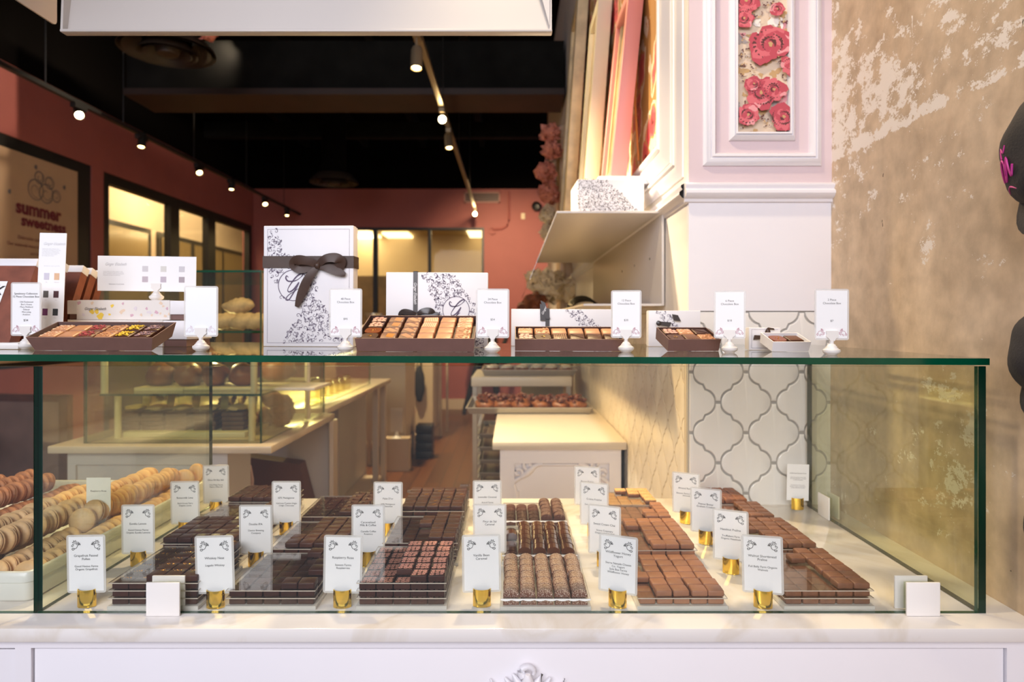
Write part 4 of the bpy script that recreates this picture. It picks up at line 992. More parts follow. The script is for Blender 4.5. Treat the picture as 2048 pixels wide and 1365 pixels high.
# ------------------------------------------------------------------ macarons
def macaron_mesh(mat, seed):
    m = MB(); r = 0.0235
    for s in (-1, 1):
        prof = [(0, 0.0088), (r*0.45, 0.0085), (r*0.75, 0.0072), (r*0.93, 0.0052), (r*0.985, 0.0038), (r*0.94, 0.0030), (r*1.0, 0.0022), (r*0.93, 0.0014), (0, 0.0014)]
        m.lathe([(a, b*s) for a, b in prof], 20, (0, 0, 0), 0, 'Y')
    for v in m.bm.verts:
        n = mnoise.noise(v.co*60+Vector((seed, 0, 0)))*0.0007; v.co *= 1+n*18
    return m.build('macaron', mat, smooth=60)
def filling_mesh(seed):
    m = MB(); m.lathe([(0, -0.0016), (0.0210, -0.0016), (0.0216, 0), (0.0210, 0.0016), (0, 0.0016)], 18, (0, 0, 0), 0, 'Y'); return m.build('filling', FILL_A, smooth=40)
proto = {}
for key, mat in (('a', MAC_A), ('b', MAC_B), ('c', MAC_C)):
    proto[key] = []
    for s in range(3):
        o = macaron_mesh(mat, s*5.0+ord(key)); f = filling_mesh(s); f.parent = o; proto[key].append(o)
used = set()
MQ = random.Random(3)
def macaron(key, x, y, z, rx, rz, lab, grp):
    p = MQ.choice(proto[key])
    if p.name not in used: used.add(p.name); o = p
    else: o = copy_tree(p)
    o.location = (x, y, z); o.rotation_euler = (rx, MQ.uniform(-0.1, 0.1), rz); tag(o, lab, 'macaron', grp)
    s = MQ.uniform(0.93, 1.03); o.scale = (s, s, s); return o
def mtray(x0, x1, y0, y1, h, lab):
    e = empty('ceramic_tray', ((x0+x1)/2, (y0+y1)/2, CT+0.0005), (0, 0, 0), lab, 'tray', 'macaron trays')
    w, d = (x1-x0)/2, (y1-y0)/2
    m = MB(); r = 0.018; layers = []
    for (ins, z) in ((0.008, 0.0), (0.004, 0.004), (0.003, h*0.62), (0.0, h*0.66), (0.0, h-0.002), (0.002, h), (0.006, h), (0.008, h-0.003), (0.010, 0.006), (0.016, 0.004)):
        P = rrect(-w+ins, w-ins, -d+ins, d-ins, max(r-ins, 0.003), 5); layers.append([m.bm.verts.new((x, y, z)) for x, y in P])
    n = len(layers[0])
    m.bm.faces.new(layers[0][::-1])
    for a, b in zip(layers, layers[1:]):
        for k in range(n): m.bm.faces.new((a[k], a[(k+1) % n], b[(k+1) % n], b[k]))
    m.bm.faces.new(layers[-1]); m.build('basin', CERAM, e, smooth=50)
    return e
mtray(-1.040, -0.778, 1.035, 1.640, 0.050, 'long white ceramic tray of pale yellow macarons beside the glass divider')
mtray(-1.315, -1.052, 1.060, 1.640, 0.050, 'white ceramic tray of brown macarons at the left edge')
def mrow(key, X, ya, yb, z, cname, rowname, grp, lean=0.0, step=0.0188):
    n = int((yb-ya)/step)
    for k in range(n):
        y = ya+k*step
        kk = key
        if key == 'ab': kk = 'a' if y < 1.30 else 'b'
        cn = {'a': 'sandy', 'b': 'yellow', 'c': 'brown'}[kk]
        macaron(kk, X+MQ.uniform(-.0025, .0025), y+MQ.uniform(-.001, .001), CT+z+MQ.uniform(-.002, .002), R(MQ.uniform(8, 20))*-1, MQ.uniform(-.28, .16)+lean,
                '%s macaron, %s from front, %s' % (cn, ORD[k] if k < 20 else 'number %d' % (k+1), rowname), grp)
mrow('ab', -0.806, 1.066, 1.62, 0.034, '', 'lower row along the tray edge by the divider', 'macarons in the divider tray')
mrow('ab', -0.856, 1.066, 1.62, 0.034, '', 'second lower row from divider', 'macarons in the divider tray')
mrow('ab', -0.838, 1.30, 1.60, 0.074, '', 'upper row nearest divider, far half', 'macarons in the divider tray', step=0.0172)
mrow('ab', -0.888, 1.075, 1.60, 0.076, '', 'upper middle row of the divider tray', 'macarons in the divider tray', step=0.0184)
mrow('ab', -0.938, 1.100, 1.42, 0.077, '', 'upper left row of the divider tray', 'macarons in the divider tray')
mrow('ab', -0.912, 1.066, 1.14, 0.034, '', 'third lower row of the divider tray', 'macarons in the divider tray')
mrow('ab', -0.966, 1.066, 1.30, 0.034, '', 'fourth lower row of divider tray', 'macarons in the divider tray')
mrow('c', -1.085, 1.36, 1.62, 0.034, '', 'lower row of the brown tray', 'brown macarons')
mrow('c', -1.108, 1.20, 1.54, 0.074, '', 'upper right row of the brown tray', 'brown macarons')
mrow('c', -1.160, 1.20, 1.56, 0.076, '', 'upper middle row of the brown tray', 'brown macarons')
mrow('c', -1.212, 1.26, 1.54, 0.077, '', 'upper left row of the brown tray', 'brown macarons')
# loose ones facing us
macaron('a', -0.842, 1.255, CT+0.066, R(-12), R(12), 'round sandy macaron facing forward on the heap near Eureka Lemon card', 'loose macarons')
macaron('a', -0.838, 1.282, CT+0.075, R(-14), R(-14), 'sandy macaron leaning just behind the face forward one', 'loose macarons')
macaron('b', -0.812, 1.585, CT+0.066, R(-6), R(8), 'glossy pale macaron facing us at the far end of the tray', 'loose macarons')
macaron('b', -0.796, 1.615, CT+0.074, R(-8), R(-20), 'orange yellow macaron at the very back right of the heap', 'loose macarons')
macaron('b', -1.075, 1.20, CT+0.060, R(-10), R(-14), 'yellow macaron standing alone at the edge of the brown tray', 'loose macarons')
# small card among the macarons
X, Y, Z = at(194, 1005, 1.29)
e = empty('flavour_card', (X, 1.295, CT+0.030), (0, 0, 0), 'small white card reading Raspberry Rose stuck between macarons', 'sign', None)
m = MB(); m.prism([(-0.0245, 0.045), (-0.0245, 0.110), (0.0245, 0.110), (0.0245, 0.045), (0.003, 0.0), (-0.003, 0.0)], -0.0004, 0.0004, 'Y'); p = m.build('card', PAPER, e, (0, 0, CAMZ-(1035-HY)*1.295/F-CT-0.030-0.0+0.0-0.030))
text('Raspberry Rose', 0.0050, 0, 0.083, p, INK)

# ------------------------------------------------------------------ things standing on the glass lid
def onlid(name, px, yb, rz=0.0, label=None, cat=None, group=None, Y=None):
    # yb = pixel row of the base; depth from the lid plane
    X = 0.0
    for _ in range(6):
        Yy = (CAMZ-lid(X))*F/(yb-HY) if Y is None else Y
        X = (px-1024)*Yy/F
    return empty(name, (X, Yy, lid(X)+0.0004), (0, TH, rz), label, cat, group)
def floral(mb, region, n, s0, s1, y, seed, mat=0):
    q = random.Random(seed); k = 0; pts = []
    tries = 0
    while k < n and tries < n*60:
        tries += 1
        x, z, ok = region(q)
        if not ok: continue
        s = q.uniform(s0, s1)
        if any((x-a)**2+(z-b)**2 < (0.36*(s+c))**2 for a, b, c in pts): continue
        pts.append((x, z, s)); k += 1
        if q.random() < 0.42: flourish(mb, x, z, s, q.choice([-1, 1]), y, mat, q.uniform(0, 6.28), 1.25, False)
        else:
            a = q.uniform(0, 6.28); sg = q.choice([-1, 1])
            mb.ribbon(spiral(x, z, s*0.34, s*0.07, a, a+sg*6.2, 14), lambda t, ss=s: ss*0.085*(1.1-0.7*t), y, mat)
            b = a+sg*0.0
            x2, z2 = x+s*0.34*math.cos(a), z+s*0.34*math.sin(a)
            for da in (-0.6, 0.3, 1.0):
                mb.ribbon([(x2, z2), (x2+0.14*s*math.cos(a+da*sg), z2+0.14*s*math.sin(a+da*sg)), (x2+0.26*s*math.cos(a+da*sg*1.3), z2+0.26*s*math.sin(a+da*sg*1.3))], lambda t, ss=s: ss*0.13*math.sin(math.pi*min(max(t, .1), .95)), y, mat)
def monogram(mb, cx, cz, r, y, mat=0, w=1.0):
    mb.ribbon([(cx+r*math.cos(a), cz+r*math.sin(a)) for a in [2*math.pi*k/48 for k in range(49)]], r*0.045*w, y, mat)
    G = catmull([(-0.33, 0.52), (-0.46, 0.62), (-0.50, 0.45), (-0.36, 0.28), (-0.08, 0.26), (0.22, 0.34), (0.52, 0.56), (0.62, 0.72), (0.50, 0.76), (0.22, 0.58), (-0.10, 0.20), (-0.34, -0.18), (-0.36, -0.38), (-0.22, -0.42), (0.02, -0.26), (0.24, 0.02), (0.36, 0.20)], 5)
    mb.ribbon([(cx+x*r, cz+z*r) for x, z in G], lambda t: r*(0.035+0.06*abs(math.sin(t*9))), y-0.00002, mat)
    G2 = catmull([(0.36, 0.20), (0.22, -0.12), (0.0, -0.50), (-0.28, -0.92), (-0.44, -0.97), (-0.50, -0.88), (-0.30, -0.62), (0.02, -0.42), (0.30, -0.22)], 5)
    mb.ribbon([(cx+x*r, cz+z*r) for x, z in G2], lambda t: r*(0.09-0.055*t), y-0.00004, mat)
def bow(e, cx, cz, s, mat, y0, name='ribbon_bow', tails=((-0.9, -2.6), (2.2, -1.0))):
    """a tied bow built of curved strips with thickness"""
    def strip(pts, w, parent, nm):
        mb = MB(); P = [Vector(p) for p in pts]; n = len(P); ring = []
        for i, p in enumerate(P):
            t = i/(n-1); ww = (w(t) if callable(w) else w)*s/2
            d = (P[min(i+1, n-1)]-P[max(i-1, 0)]).normalized(); side = Vector((-d.z, 0.25*math.sin(3*t), d.x)).normalized()
            nrm = d.cross(side).normalized()*0.0006
            ring.append([mb.bm.verts.new(p+side*ww+nrm), mb.bm.verts.new(p+nrm*2.5), mb.bm.verts.new(p-side*ww+nrm), mb.bm.verts.new(p-side*ww-nrm), mb.bm.verts.new(p-nrm*0.5), mb.bm.verts.new(p+side*ww-nrm)])
        for a, b in zip(ring, ring[1:]):
            for k in range(6): mb.bm.faces.new((a[k], a[(k+1) % 6], b[(k+1) % 6], b[k]))
        mb.bm.faces.new(ring[0][::-1]); mb.bm.faces.new(ring[-1])
        return mb.build(nm, mat, parent, smooth=70)
    def V(x, y, z): return (cx+x*s, y0-y*s, cz+z*s)
    root = None
    m = MB(); m.lump((cx, y0-0.25*s, cz), (0.26*s, 0.22*s, 0.30*s), 2, 0.12, 2, 3); k = m.build(name, mat, e, smooth=60)
    for sg, up in ((-1, 0.12), (1, 0.3)):
        P = catmull([V(0, 0.2, 0), V(sg*0.7, 0.45, up+0.22), V(sg*1.55, 0.42, up+0.30), V(sg*1.9, 0.25, up-0.05), V(sg*1.5, 0.12, -0.25), V(sg*0.6, 0.12, -0.12), V(0, 0.2, 0)], 5)
        o = strip(P, lambda t: 0.5+0.35*math.sin(math.pi*t), k, 'loop')
    for (tx, tz) in tails:
        P = catmull([V(0, 0.2, -0.05), V(tx*0.4, 0.30, tz*0.30), V(tx*0.75, 0.22, tz*0.68), V(tx, 0.12, tz)], 6)
        strip(P, lambda t: 0.30+0.45*math.sin(math.pi*min(t*1.0, 1))*1.0, k, 'tail')
    return k
# ---- 48 piece box
px0, px1, pt, pb = 525, 706, 452, 694
e = onlid('gift_box', 616, 694, R(-3), 'tall white gift box with black scrollwork, round monogram and brown satin bow', 'box', 'white gift boxes')
Yb = e.location.y; w = (px1-px0)*Yb/F; h = (pb-pt)*Yb/F; d = 0.034
m = MB(); m.b2(-w/2, w/2, 0.006, d, 0.001, h-0.001, bev=0.001); m.build('base', CARDW, e)
m = MB(); m.b2(-w/2-0.001, w/2+0.001, 0.0, d*0.62, 0, h, bev=0.0014); m.build('box_lid', CARDW, e)
m = MB()
fr = 0.0075
for P in ([(-w/2+fr, fr), (w/2-fr, fr)], [(w/2-fr, fr), (w/2-fr, h-fr)], [(w/2-fr, h-fr), (-w/2+fr, h-fr)], [(-w/2+fr, h-fr), (-w/2+fr, fr)]): m.ribbon(P, 0.0005, 0)
mc = (-w/2 + (420-120)/900*w*1.0, h*(1-(635-45)/1195)); mr = 0.032
def reg(q):
    x, z = q.uniform(-w/2+fr+.003, w/2-fr-.003), q.uniform(fr+0.003, h-fr-0.003)
    u, v = (x+w/2)/w, 1-z/h
    if (x-mc[0])**2+(z-mc[1])**2 < (mr+0.004)**2: return x, z, False
    lo = -1; hi = 0.16+0.12*math.sin(v*6)
    if v > 0.24 and v < 0.36: lo, hi = 0.02+0.0*v, 0.35
    if v >= 0.36 and v < 0.62: lo, hi = 0.06+0.55*(v-0.36), 0.60
    if v >= 0.62: lo, hi = 0.45-0.75*(v-0.66), 0.66+1.1*(v-0.66)
    if v < 0.24: lo, hi = 0.03, 0.14+0.3*v
    return x, z, lo < u < hi
floral(m, reg, 260, 0.0085, 0.015, -0.0001, 3)
monogram(m, mc[0], mc[1], mr, -0.0002)
m.build('printed_scrollwork', PLUM_INK, e, (0, -0.0004, 0), smooth=None, recalc=False)
zr = h*(1-(405-45)/1195)
m = MB(); m.b2(-w/2-0.002, w/2+0.002, -0.0022, -0.0010, zr-0.0125, zr+0.0125); m.b2(-w/2-0.0022, -w/2-0.0012, -0.002, d+0.001, zr-.0125, zr+.0125); m.b2(w/2+0.0012, w/2+0.0022, -0.002, d+0.001, zr-.0125, zr+.0125); m.build('ribbon_band', RIBB, e)
bow(e, (680-570)/900*w, zr-0.008, 0.0255, RIBB, -0.004, tails=((-1.75, -3.35), (2.25, -0.75)))
# ---- 24 piece box
e = onlid('gift_box', 873.5, 695.5, 0, 'wide white gift box with floral print and thin black ribbon behind the 24 piece tray', 'box', 'white gift boxes')
Yb = e.location.y; w = 202*Yb/F; h = (699-549)*Yb/F; d = 0.030
m = MB(); m.b2(-w/2, w/2, 0.006, d, 0.001, h-0.001, bev=0.001); m.build('base', CARDW, e)
m = MB(); m.b2(-w/2-0.001, w/2+0.001, 0.0, d*0.62, 0, h, bev=0.0014); m.build('box_lid', CARDW, e)
m = MB(); mc = (-w/2+w*0.690, h*0.50); mr = 0.0275
def reg(q):
    x, z = q.uniform(-w/2+.004, w/2-.004), q.uniform(0.003, h-0.003); u, v = (x+w/2)/w, 1-z/h
    if (x-mc[0])**2+(z-mc[1])**2 < (mr+0.004)**2: return x, z, False
    return x, z, 0.34+0.36*v < u < 0.66+0.5*v and u < 0.97
floral(m, reg, 190, 0.008, 0.014, -0.0001, 8); monogram(m, mc[0], mc[1], mr, -0.0002)
m.build('printed_scrollwork', PLUM_INK, e, (0, -0.0004, 0), smooth=None, recalc=False)
m = MB(); rx = -w/2+w*0.287; m.b2(rx-0.0045, rx+0.0045, -0.0020, -0.001, 0, h+0.002); m.b2(rx-.0045, rx+.0045, -0.002, d, h+0.001, h+0.002); m.build('ribbon_band', RIBK, e)
text('Ginger Elizabeth', 0.0085, rx, h*0.72, e, PAPER, y=-0.0024, shear=0.4, sx=0.8, name='ribbon_lettering').rotation_euler = (R(90), R(90), 0)
bow(e, rx+0.004, h*0.5-0.012, 0.0165, RIBK, -0.003, tails=((-2.0, -0.9), (2.8, 0.2)))
# ---- 12 piece box behind, small boxes behind
def lowbox(px0, px1, pt, pb, d, lab, fl, rib, Yoff=None):
    e = onlid('gift_box', (px0+px1)/2, pb, 0, lab, 'box', 'white gift boxes', Y=Yoff)
    Yb = e.location.y; w = (px1-px0)*Yb/F; h = (pb-pt)*Yb/F
    m = MB(); m.b2(-w/2, w/2, 0.005, d, 0.001, h-0.001, bev=0.001); m.build('base', CARDW, e)
    m = MB(); m.b2(-w/2-0.001, w/2+0.001, 0.0, d*0.6, 0, h, bev=0.0012); m.build('box_lid', CARDW, e)
    if fl:
        m = MB()
        def reg(q):
            x, z = q.uniform(-w/2+.003, w/2-.003), q.uniform(0.003, h-0.003); u, v = (x+w/2)/w, 1-z/h
            return x, z, fl[0]+fl[2]*v < u < fl[1]+fl[2]*v+0.1*v
        floral(m, reg, fl[3], 0.007, 0.012, 0, 5); m.build('printed_scrollwork', PLUM_INK, e, (0, -0.0004, 0), smooth=None, recalc=False)
    return e, w, h
e, w, h = lowbox(1023, 1222, 619, 693, 0.032, 'low white gift box standing behind the 12 piece chocolate tray', (0.54, 0.68, 0.35, 90), None)
m = MB(); rx = -w/2+w*0.36; m.b2(rx-0.0045, rx+0.0045, -0.0018, -0.0008, 0, h+0.0016); m.build('ribbon_band', RIBK, e)
m = MB(); m.prism([(-0.016, 0.0), (-0.004, 0.0), (-0.004, 0.03), (-0.017, 0.038)], -0.003, -0.002, 'Y'); m.prism([(-0.004, 0.004), (0.006, 0.004), (-0.006, 0.040), (-0.016, 0.045)], -0.005, -0.004, 'Y'); b = m.build('ribbon_bow', RIBK, e, (rx, -0.002, h-0.026))
text('Ginger', 0.007, -0.008, 0.022, b, PAPER, y=-0.0056, shear=0.4, name='ribbon_lettering').rotation_euler = (R(90), R(-65), 0)
e, w, h = lowbox(1298, 1400, 622, 694, 0.030, 'small white gift box with black ribbon behind the 6 piece tray', (0.10, 0.30, 0.55, 45), None)
m = MB(); m.prism([(0.010, -0.002), (0.026, -0.004), (0.019, 0.010), (0.006, 0.012)], -0.004, -0.003, 'Y'); m.prism([(-0.026, -0.012), (0.0, -0.016), (0.004, -0.006), (-0.022, -0.004)], -0.008, -0.007, 'Y'); m.lump((-0.024, -0.008, -0.008), (0.006, 0.003, 0.006), 2, .1, 2, 1); m.build('ribbon_bow', RIBK, e, (-w*0.12, -0.003, h-0.020))
e, w, h = lowbox(1499, 1560, 656, 701, 0.026, 'tiny white gift box with brown ribbon behind the two piece box', None, None)
m = MB()
for P in ([(-w/2+.004, .004), (w/2-.004, .004)], [(-w/2+.004, h-.004), (w/2-.004, h-.004)], [(-w/2+.004, .004), (-w/2+.004, h-.004)]): m.ribbon(P, 0.0004, 0)
m.build('printed_line', PLUM_INK, e, (0, -0.0004, 0), smooth=None, recalc=False)
m = MB(); m.prism([(-0.024, -0.004), (0.006, -0.002), (0.006, 0.004), (-0.022, 0.005)], -0.004, -0.003, 'Y'); m.lump((0.004, -0.004, 0.010), (0.005, 0.004, 0.009), 2, .2, 2, 2); m.prism([(0.004, 0.017), (0.018, 0.015), (0.016, 0.0185), (0.006, 0.020)], -0.003, 0.0, 'Y'); m.build('ribbon_bow', RIBB, e, (0, -0.001, h*0.55))

# ---- open chocolate boxes
def bonbon(kind, v=0):
    """one praline for the gift boxes, 24 mm"""
    k = ('bon', kind)
    if k in CH_MESH: return CH_MESH[k]
    m = MB(); q = random.Random(hash_s(kind)); s = 0.0265; H = 0.0135
    mats = {'rose': [DARK, PCHOC], 'darkround': [DARKB, FLAKE], 'marb_tan': [MILKD, TAN], 'tan': [TAN, MILK], 'tan_lines': [TAN, CREAM_CR], 'cream_spot': [TAN, CREAM_CR], 'red': [MILKD, RED_CR], 'yellow': [DARKB, YEL_CR], 'grey': [DARKB, GREY_CR],
            'darkline': [DARKB, TAN], 'dark': [DARKB, DARK], 'darkdiag': [DARKB, DARK], 'amber': [MILKD, pm('amber_transfer', (0.50, 0.20, 0.03), 0.3)], 'nut': [TAN, pm('nutty_milk_chocolate', (0.27, 0.10, 0.045), 0.5)], 'goldrim': [pm('copper_chocolate', (0.22, 0.06, 0.02), 0.25), FLAKE]}[kind]
    if kind in ('darkround', 'goldrim'):
        m.prism([((0.0135*math.copysign(abs(math.cos(a))**0.6, math.cos(a))), (0.0130*math.copysign(abs(math.sin(a))**0.6, math.sin(a)))) for a in [2*math.pi*k/28 for k in range(28)]], 0, H*0.95, 'Z')
    else: m.box(0, 0, H/2, s, s, H, 0, None, 0.0025, 3)
    if kind in ('nut', 'tan') and kind == 'nut':
        for k in range(12): m.lump((q.uniform(-.010, .010), q.uniform(-.010, .010), H), (0.003, 0.0025, 0.0018), 1, 0.2, 2, k)
    top = H+0.0002 if kind != 'darkround' else H*0.95+.0002
    def flat(pts, mt=1): m.poly([(x, y, top) for x, y in pts], mt)
    if kind in ('rose',):
        for a, b in [(-.27, -.27), (.05, -.28), (.3, -.24), (-.3, .05), (.0, .02), (.3, .08), (-.22, .32), (.1, .33)]:
            n = 9; r = 0.0040; ph = q.uniform(0, 6); flat([(a*s+r*(1+.2*math.sin(3*t+ph))*math.cos(t), b*s+r*(1+.2*math.sin(2*t))*math.sin(t)) for t in [2*math.pi*i/n for i in range(n)]])
    if kind in ('cream_spot', 'red', 'yellow', 'grey'):
        n = 34 if kind != 'cream_spot' else 22
        for k in range(n):
            a, b = q.uniform(-.40, .40), q.uniform(-.40, .40); r = q.uniform(0.0009, 0.0024); ph = q.uniform(0, 3)
            if kind == 'cream_spot': flat([(a*s+r*math.cos(t), b*s+r*math.sin(t)*0.8) for t in [ph+2*math.pi*i/6 for i in range(6)]])
            else: m.box(a*s, b*s, top+0.0006, r*1.9, r, r*0.8, 1, (ph, 0.3, ph))
    if kind in ('tan_lines', 'darkline'):
        for k in range(7): x = -0.010+k*0.0033; flat([(x, -0.011), (x+0.0009, -0.011), (x+0.0009, 0.011), (x, 0.011)])
    if kind == 'marb_tan': flat([(-.011, .002), (.004, -.011), (.011, -.006), (-.004, .011)]); flat([(.006, .004), (.011, 0), (.011, .009), (.006, .011)])
    if kind == 'amber': flat([(-.004, -.006), (.008, -.010), (.011, .008), (-.002, .011)])
    if kind == 'darkdiag': m.tube([(-.010, .008, top), (.010, -.008, top)], 0.0006, 5, 1)
    if kind == 'goldrim' or kind == 'darkround':
        for k in range(6): m.box(q.gauss(0, .003), q.gauss(0, .003), H, 0.0014, 0.001, 0.0005, 1, (k, 0, k))
    o = m.build('bonbon', mats, smooth=40); CH_MESH[k] = o.data; bpy.data.objects.remove(o); return CH_MESH[k]
def hash_s(s): return sum(ord(c)*(i+3) for i, c in enumerate(s))
BN = {'rose': 'pink printed', 'darkround': 'dark rounded', 'marb_tan': 'brown and gold marbled', 'tan': 'plain tan', 'tan_lines': 'tan ridged', 'cream_spot': 'cream speckled', 'red': 'red crumb topped', 'yellow': 'yellow flecked', 'grey': 'grey crumb topped',
      'darkline': 'dark ribbed', 'dark': 'plain dark', 'darkdiag': 'dark diagonal lined', 'amber': 'amber patched', 'nut': 'knobbly caramel', 'goldrim': 'copper gold flecked'}
TILT = R(19)
def openbox(px0, px1, yb, pt_front, depth, mat, matin, label, grid, kinds, boxname, flare=0.0, rz=0.0, mini=None):
    e = onlid('open_chocolate_box', (px0+px1)/2, yb, rz, label, 'box', 'open chocolate boxes')
    Yb = e.location.y; w = (px1-px0)*Yb/F; h = (yb-pt_front)*Yb/F; d = depth; t = 0.0018
    m = MB()
    fl = flare
    def ring(z, f, o): return [(-w/2-f+o, -f*0.4+o, z), (w/2+f-o, -f*0.4+o, z), (w/2+f-o, d+f-o, z), (-w/2-f+o, d+f-o, z)]
    R0 = [m.bm.verts.new(p) for p in ring(0, 0, 0)]; R1 = [m.bm.verts.new(p) for p in ring(h, fl, 0)]; R2 = [m.bm.verts.new(p) for p in ring(h, fl, t)]; R3 = [m.bm.verts.new(p) for p in ring(0.003, 0, t)]
    m.bm.faces.new(R0[::-1]).material_index = 0
    for a, b, mt in ((R0, R1, 0), (R1, R2, 0), (R2, R3, 1)):
        for k in range(4): m.bm.faces.new((a[k], a[(k+1) % 4], b[(k+1) % 4], b[k])).material_index = mt
    m.bm.faces.new(R3).material_index = 1
    m.build('box_tray', [mat, matin], e, smooth=None)
    e.rotation_euler = (TILT, TH, rz)
    m = MB(); m.prism([(d-0.004, -0.0005), (d-0.020, -0.0005), (d-0.020, -math.tan(TILT)*(d-0.020)+0.0012), (d-0.004, -math.tan(TILT)*(d-0.004)+0.0012)], -0.012, 0.012, 'X'); m.build('support_foot', PLASTW, e, smooth=None)
    nr, nc = grid; zf = h-0.0135-0.0015
    m = MB(); m.b2(-w/2+t+0.001, w/2-t-0.001, t+0.001, d-t-0.001, 0.004, zf); m.build('insert', matin, e, smooth=None)
    px_, py_ = (w-2*t-0.004)/nc, (d-2*t-0.003)/nr
    sc = min(px_/0.0285, py_/0.0275, 1.08)
    q = random.Random(nr*nc)
    for r in range(nr):
        for c in range(nc):
            kd = kinds[r][c]; o = bpy.data.objects.new('bonbon', bonbon(kd)); COL.objects.link(o)
            lx, ly = -w/2+t+0.002+(c+0.5)*px_, t+0.0015+(r+0.5)*py_
            RM = Euler((TILT, TH, rz)).to_matrix(); v = RM @ Vector((lx, ly, zf+0.0003))
            o.location = e.location + v
            o.rotation_euler = (RM @ Matrix.Rotation(q.uniform(-.06, .06), 3, 'Z')).to_euler(); o.scale = (sc, sc, 1)
            row = {1: ['only row'], 2: ['front row', 'back row'], 4: ['front row', 'second row', 'third row', 'back row']}[nr][r]
            tag(o, '%s chocolate, %s from left, %s of %s box' % (BN[kd], ORD[c], row, boxname), 'chocolate', 'chocolates in the %s box' % boxname)
    return e
openbox(70, 303, 702, 673, 0.072, BOXB, BOXI, 'flared brown box with twelve decorated chocolates beside the Speakeasy sign', (2, 6),
        [['cream_spot', 'tan', 'red', 'nut', 'yellow', 'grey'], ['cream_spot', 'tan', 'red', 'nut', 'yellow', 'grey']], 'flared twelve piece', 0.008, R(0))
openbox(714, 947, 704, 676, 0.125, BOXB, BOXI, 'large brown box with twenty four chocolates in front of wide gift box', (4, 6),
        [['darkround', 'amber', 'marb_tan', 'tan', 'tan', 'nut'], ['goldrim', 'marb_tan', 'marb_tan', 'tan', 'tan', 'nut'], ['rose', 'amber', 'marb_tan', 'tan_lines', 'tan', 'cream_spot'], ['rose', 'amber', 'marb_tan', 'tan_lines', 'tan', 'cream_spot']], 'twenty four piece', 0.002)
openbox(1030, 1246, 703, 678, 0.070, BOXB, BOXI, 'long brown box with twelve chocolates beside the $30 sign', (2, 6),
        [['rose', 'darkround', 'darkline', 'darkdiag', 'dark', 'darkdiag'], ['cream_spot', 'nut', 'tan', 'tan', 'tan', 'tan']], 'long twelve piece', 0.0)
openbox(1333, 1440, 703, 678, 0.066, BOXB, BOXI, 'small brown box with six chocolates beside the $18 sign', (2, 3), [['darkround', 'darkline', 'nut'], ['rose', 'cream_spot', 'darkdiag']], 'six piece', 0.001, R(8))
openbox(1542, 1619, 704, 683, 0.048, CARDW, CARDW, 'tiny white box with two chocolates beside the $7 sign', (1, 2), [['goldrim', 'darkline']], 'two piece', 0.0015, R(6))
e = openbox(-70, -6, 690, 666, 0.06, BOXB, BOXI, 'brown box corner just entering at the left edge', (1, 2), [['dark', 'dark']], 'edge', 0.008)

# ---- price signs on turned white stands
def pedestal(e, H=0.030):
    m = MB()
    m.lathe([(0, 0), (0.0085, 0), (0.0092, 0.0012), (0.0125, 0.003), (0.0142, 0.0062), (0.0138, 0.009), (0.0108, 0.0105), (0.0105, 0.012), (0.0088, 0.0125), (0.0086, 0.0145), (0.0068, 0.0155), (0.0062, 0.0175), (0.0036, 0.0190), (0.0036, H), (0, H)], 28)
    m.build('stand', PLASTW, e, smooth=50)
    m = MB(); P = [(-0.0085, 0.0), (-0.0100, 0.004), (-0.0090, 0.008), (-0.0070, 0.0115), (-0.0080, 0.0150), (-0.0085, 0.0165), (0.0085, 0.0165), (0.0080, 0.015), (0.0070, 0.0115), (0.009, 0.008), (0.010, 0.004), (0.0085, 0)]
    m.prism([(x*0.9, z) for x, z in [(-0.004, -0.004), (-0.0065, 0.000), (-0.0115, 0.0035), (-0.0105, 0.0075), (-0.0115, 0.0115), (-0.0110, 0.013), (0.0110, 0.013), (0.0115, 0.0115), (0.0105, 0.0075), (0.0115, 0.0035), (0.0065, 0.0), (0.004, -0.004)]], -0.0035, -0.0012, 'Y')
    m.build('clip', PLASTW, e, (0, 0, H-0.0015), smooth=None)
def sign(px, yb, top, price, yaw, lab, cw=0.0520, ch=0.0800, up=0.029, size=0.0050, blank=False, dx=0):
    e = onlid('price_sign', px, yb, R(yaw), lab, 'sign', 'price signs on white stands')
    pedestal(e, up)
    p = card_object(e, cw+0.006, ch+0.006, cw, ch, up-0.004, None if blank else 'pink', 0.0, dx)
    if blank:
        p.data.materials[0] = pm('glossy_white_paper', (0.90, 0.92, 0.95), 0.25)
        for s in (-1, 1): m = MB(); flourish(m, s*(cw/2-0.008), -ch/2+0.009, 0.014, s, 0, 0, 1.6, 1.0); m.build('flourish', pm('faded_pink_ink', (0.72, 0.62, 0.68), 0.5), p, (0, -0.0007, 0), smooth=None, recalc=False)
        return e
    text(top, size, 0, ch*0.27, p, GINK, y=-0.0008, ls=1.15)
    text(price, size, 0, -ch*0.135, p, GINK, y=-0.0008)
    return e
sign(691, 704, '48 Piece\nChocolate Box', '$95', 0, 'white sign reading 48 Piece Chocolate Box on a turned white stand')
sign(985, 706, '24 Piece\nChocolate Box', '$54', 0, 'white sign reading 24 Piece Chocolate Box on a turned white stand')
sign(1252, 705, '12 Piece\nChocolate Box', '$30', -12, 'white sign reading 12 Piece Chocolate Box on a turned white stand', cw=0.048)
sign(1459, 706, '6 Piece\nChocolate Box', '$18', -22, 'white sign reading 6 Piece Chocolate Box on a turned white stand', cw=0.048)
sign(1663, 711, '2 Piece\nChocolate Box', '$7', 0, 'white sign reading 2 Piece Chocolate Box on a turned white stand')
sign(402, 703, '', '', 4, 'blank bright white sign on a turned stand left of the tall gift box', blank=True, ch=0.083)
e = onlid('price_sign', 52, 699, 0, 'white Speakeasy Collection sign on a stand behind the flared box', 'sign', 'price signs on white stands')
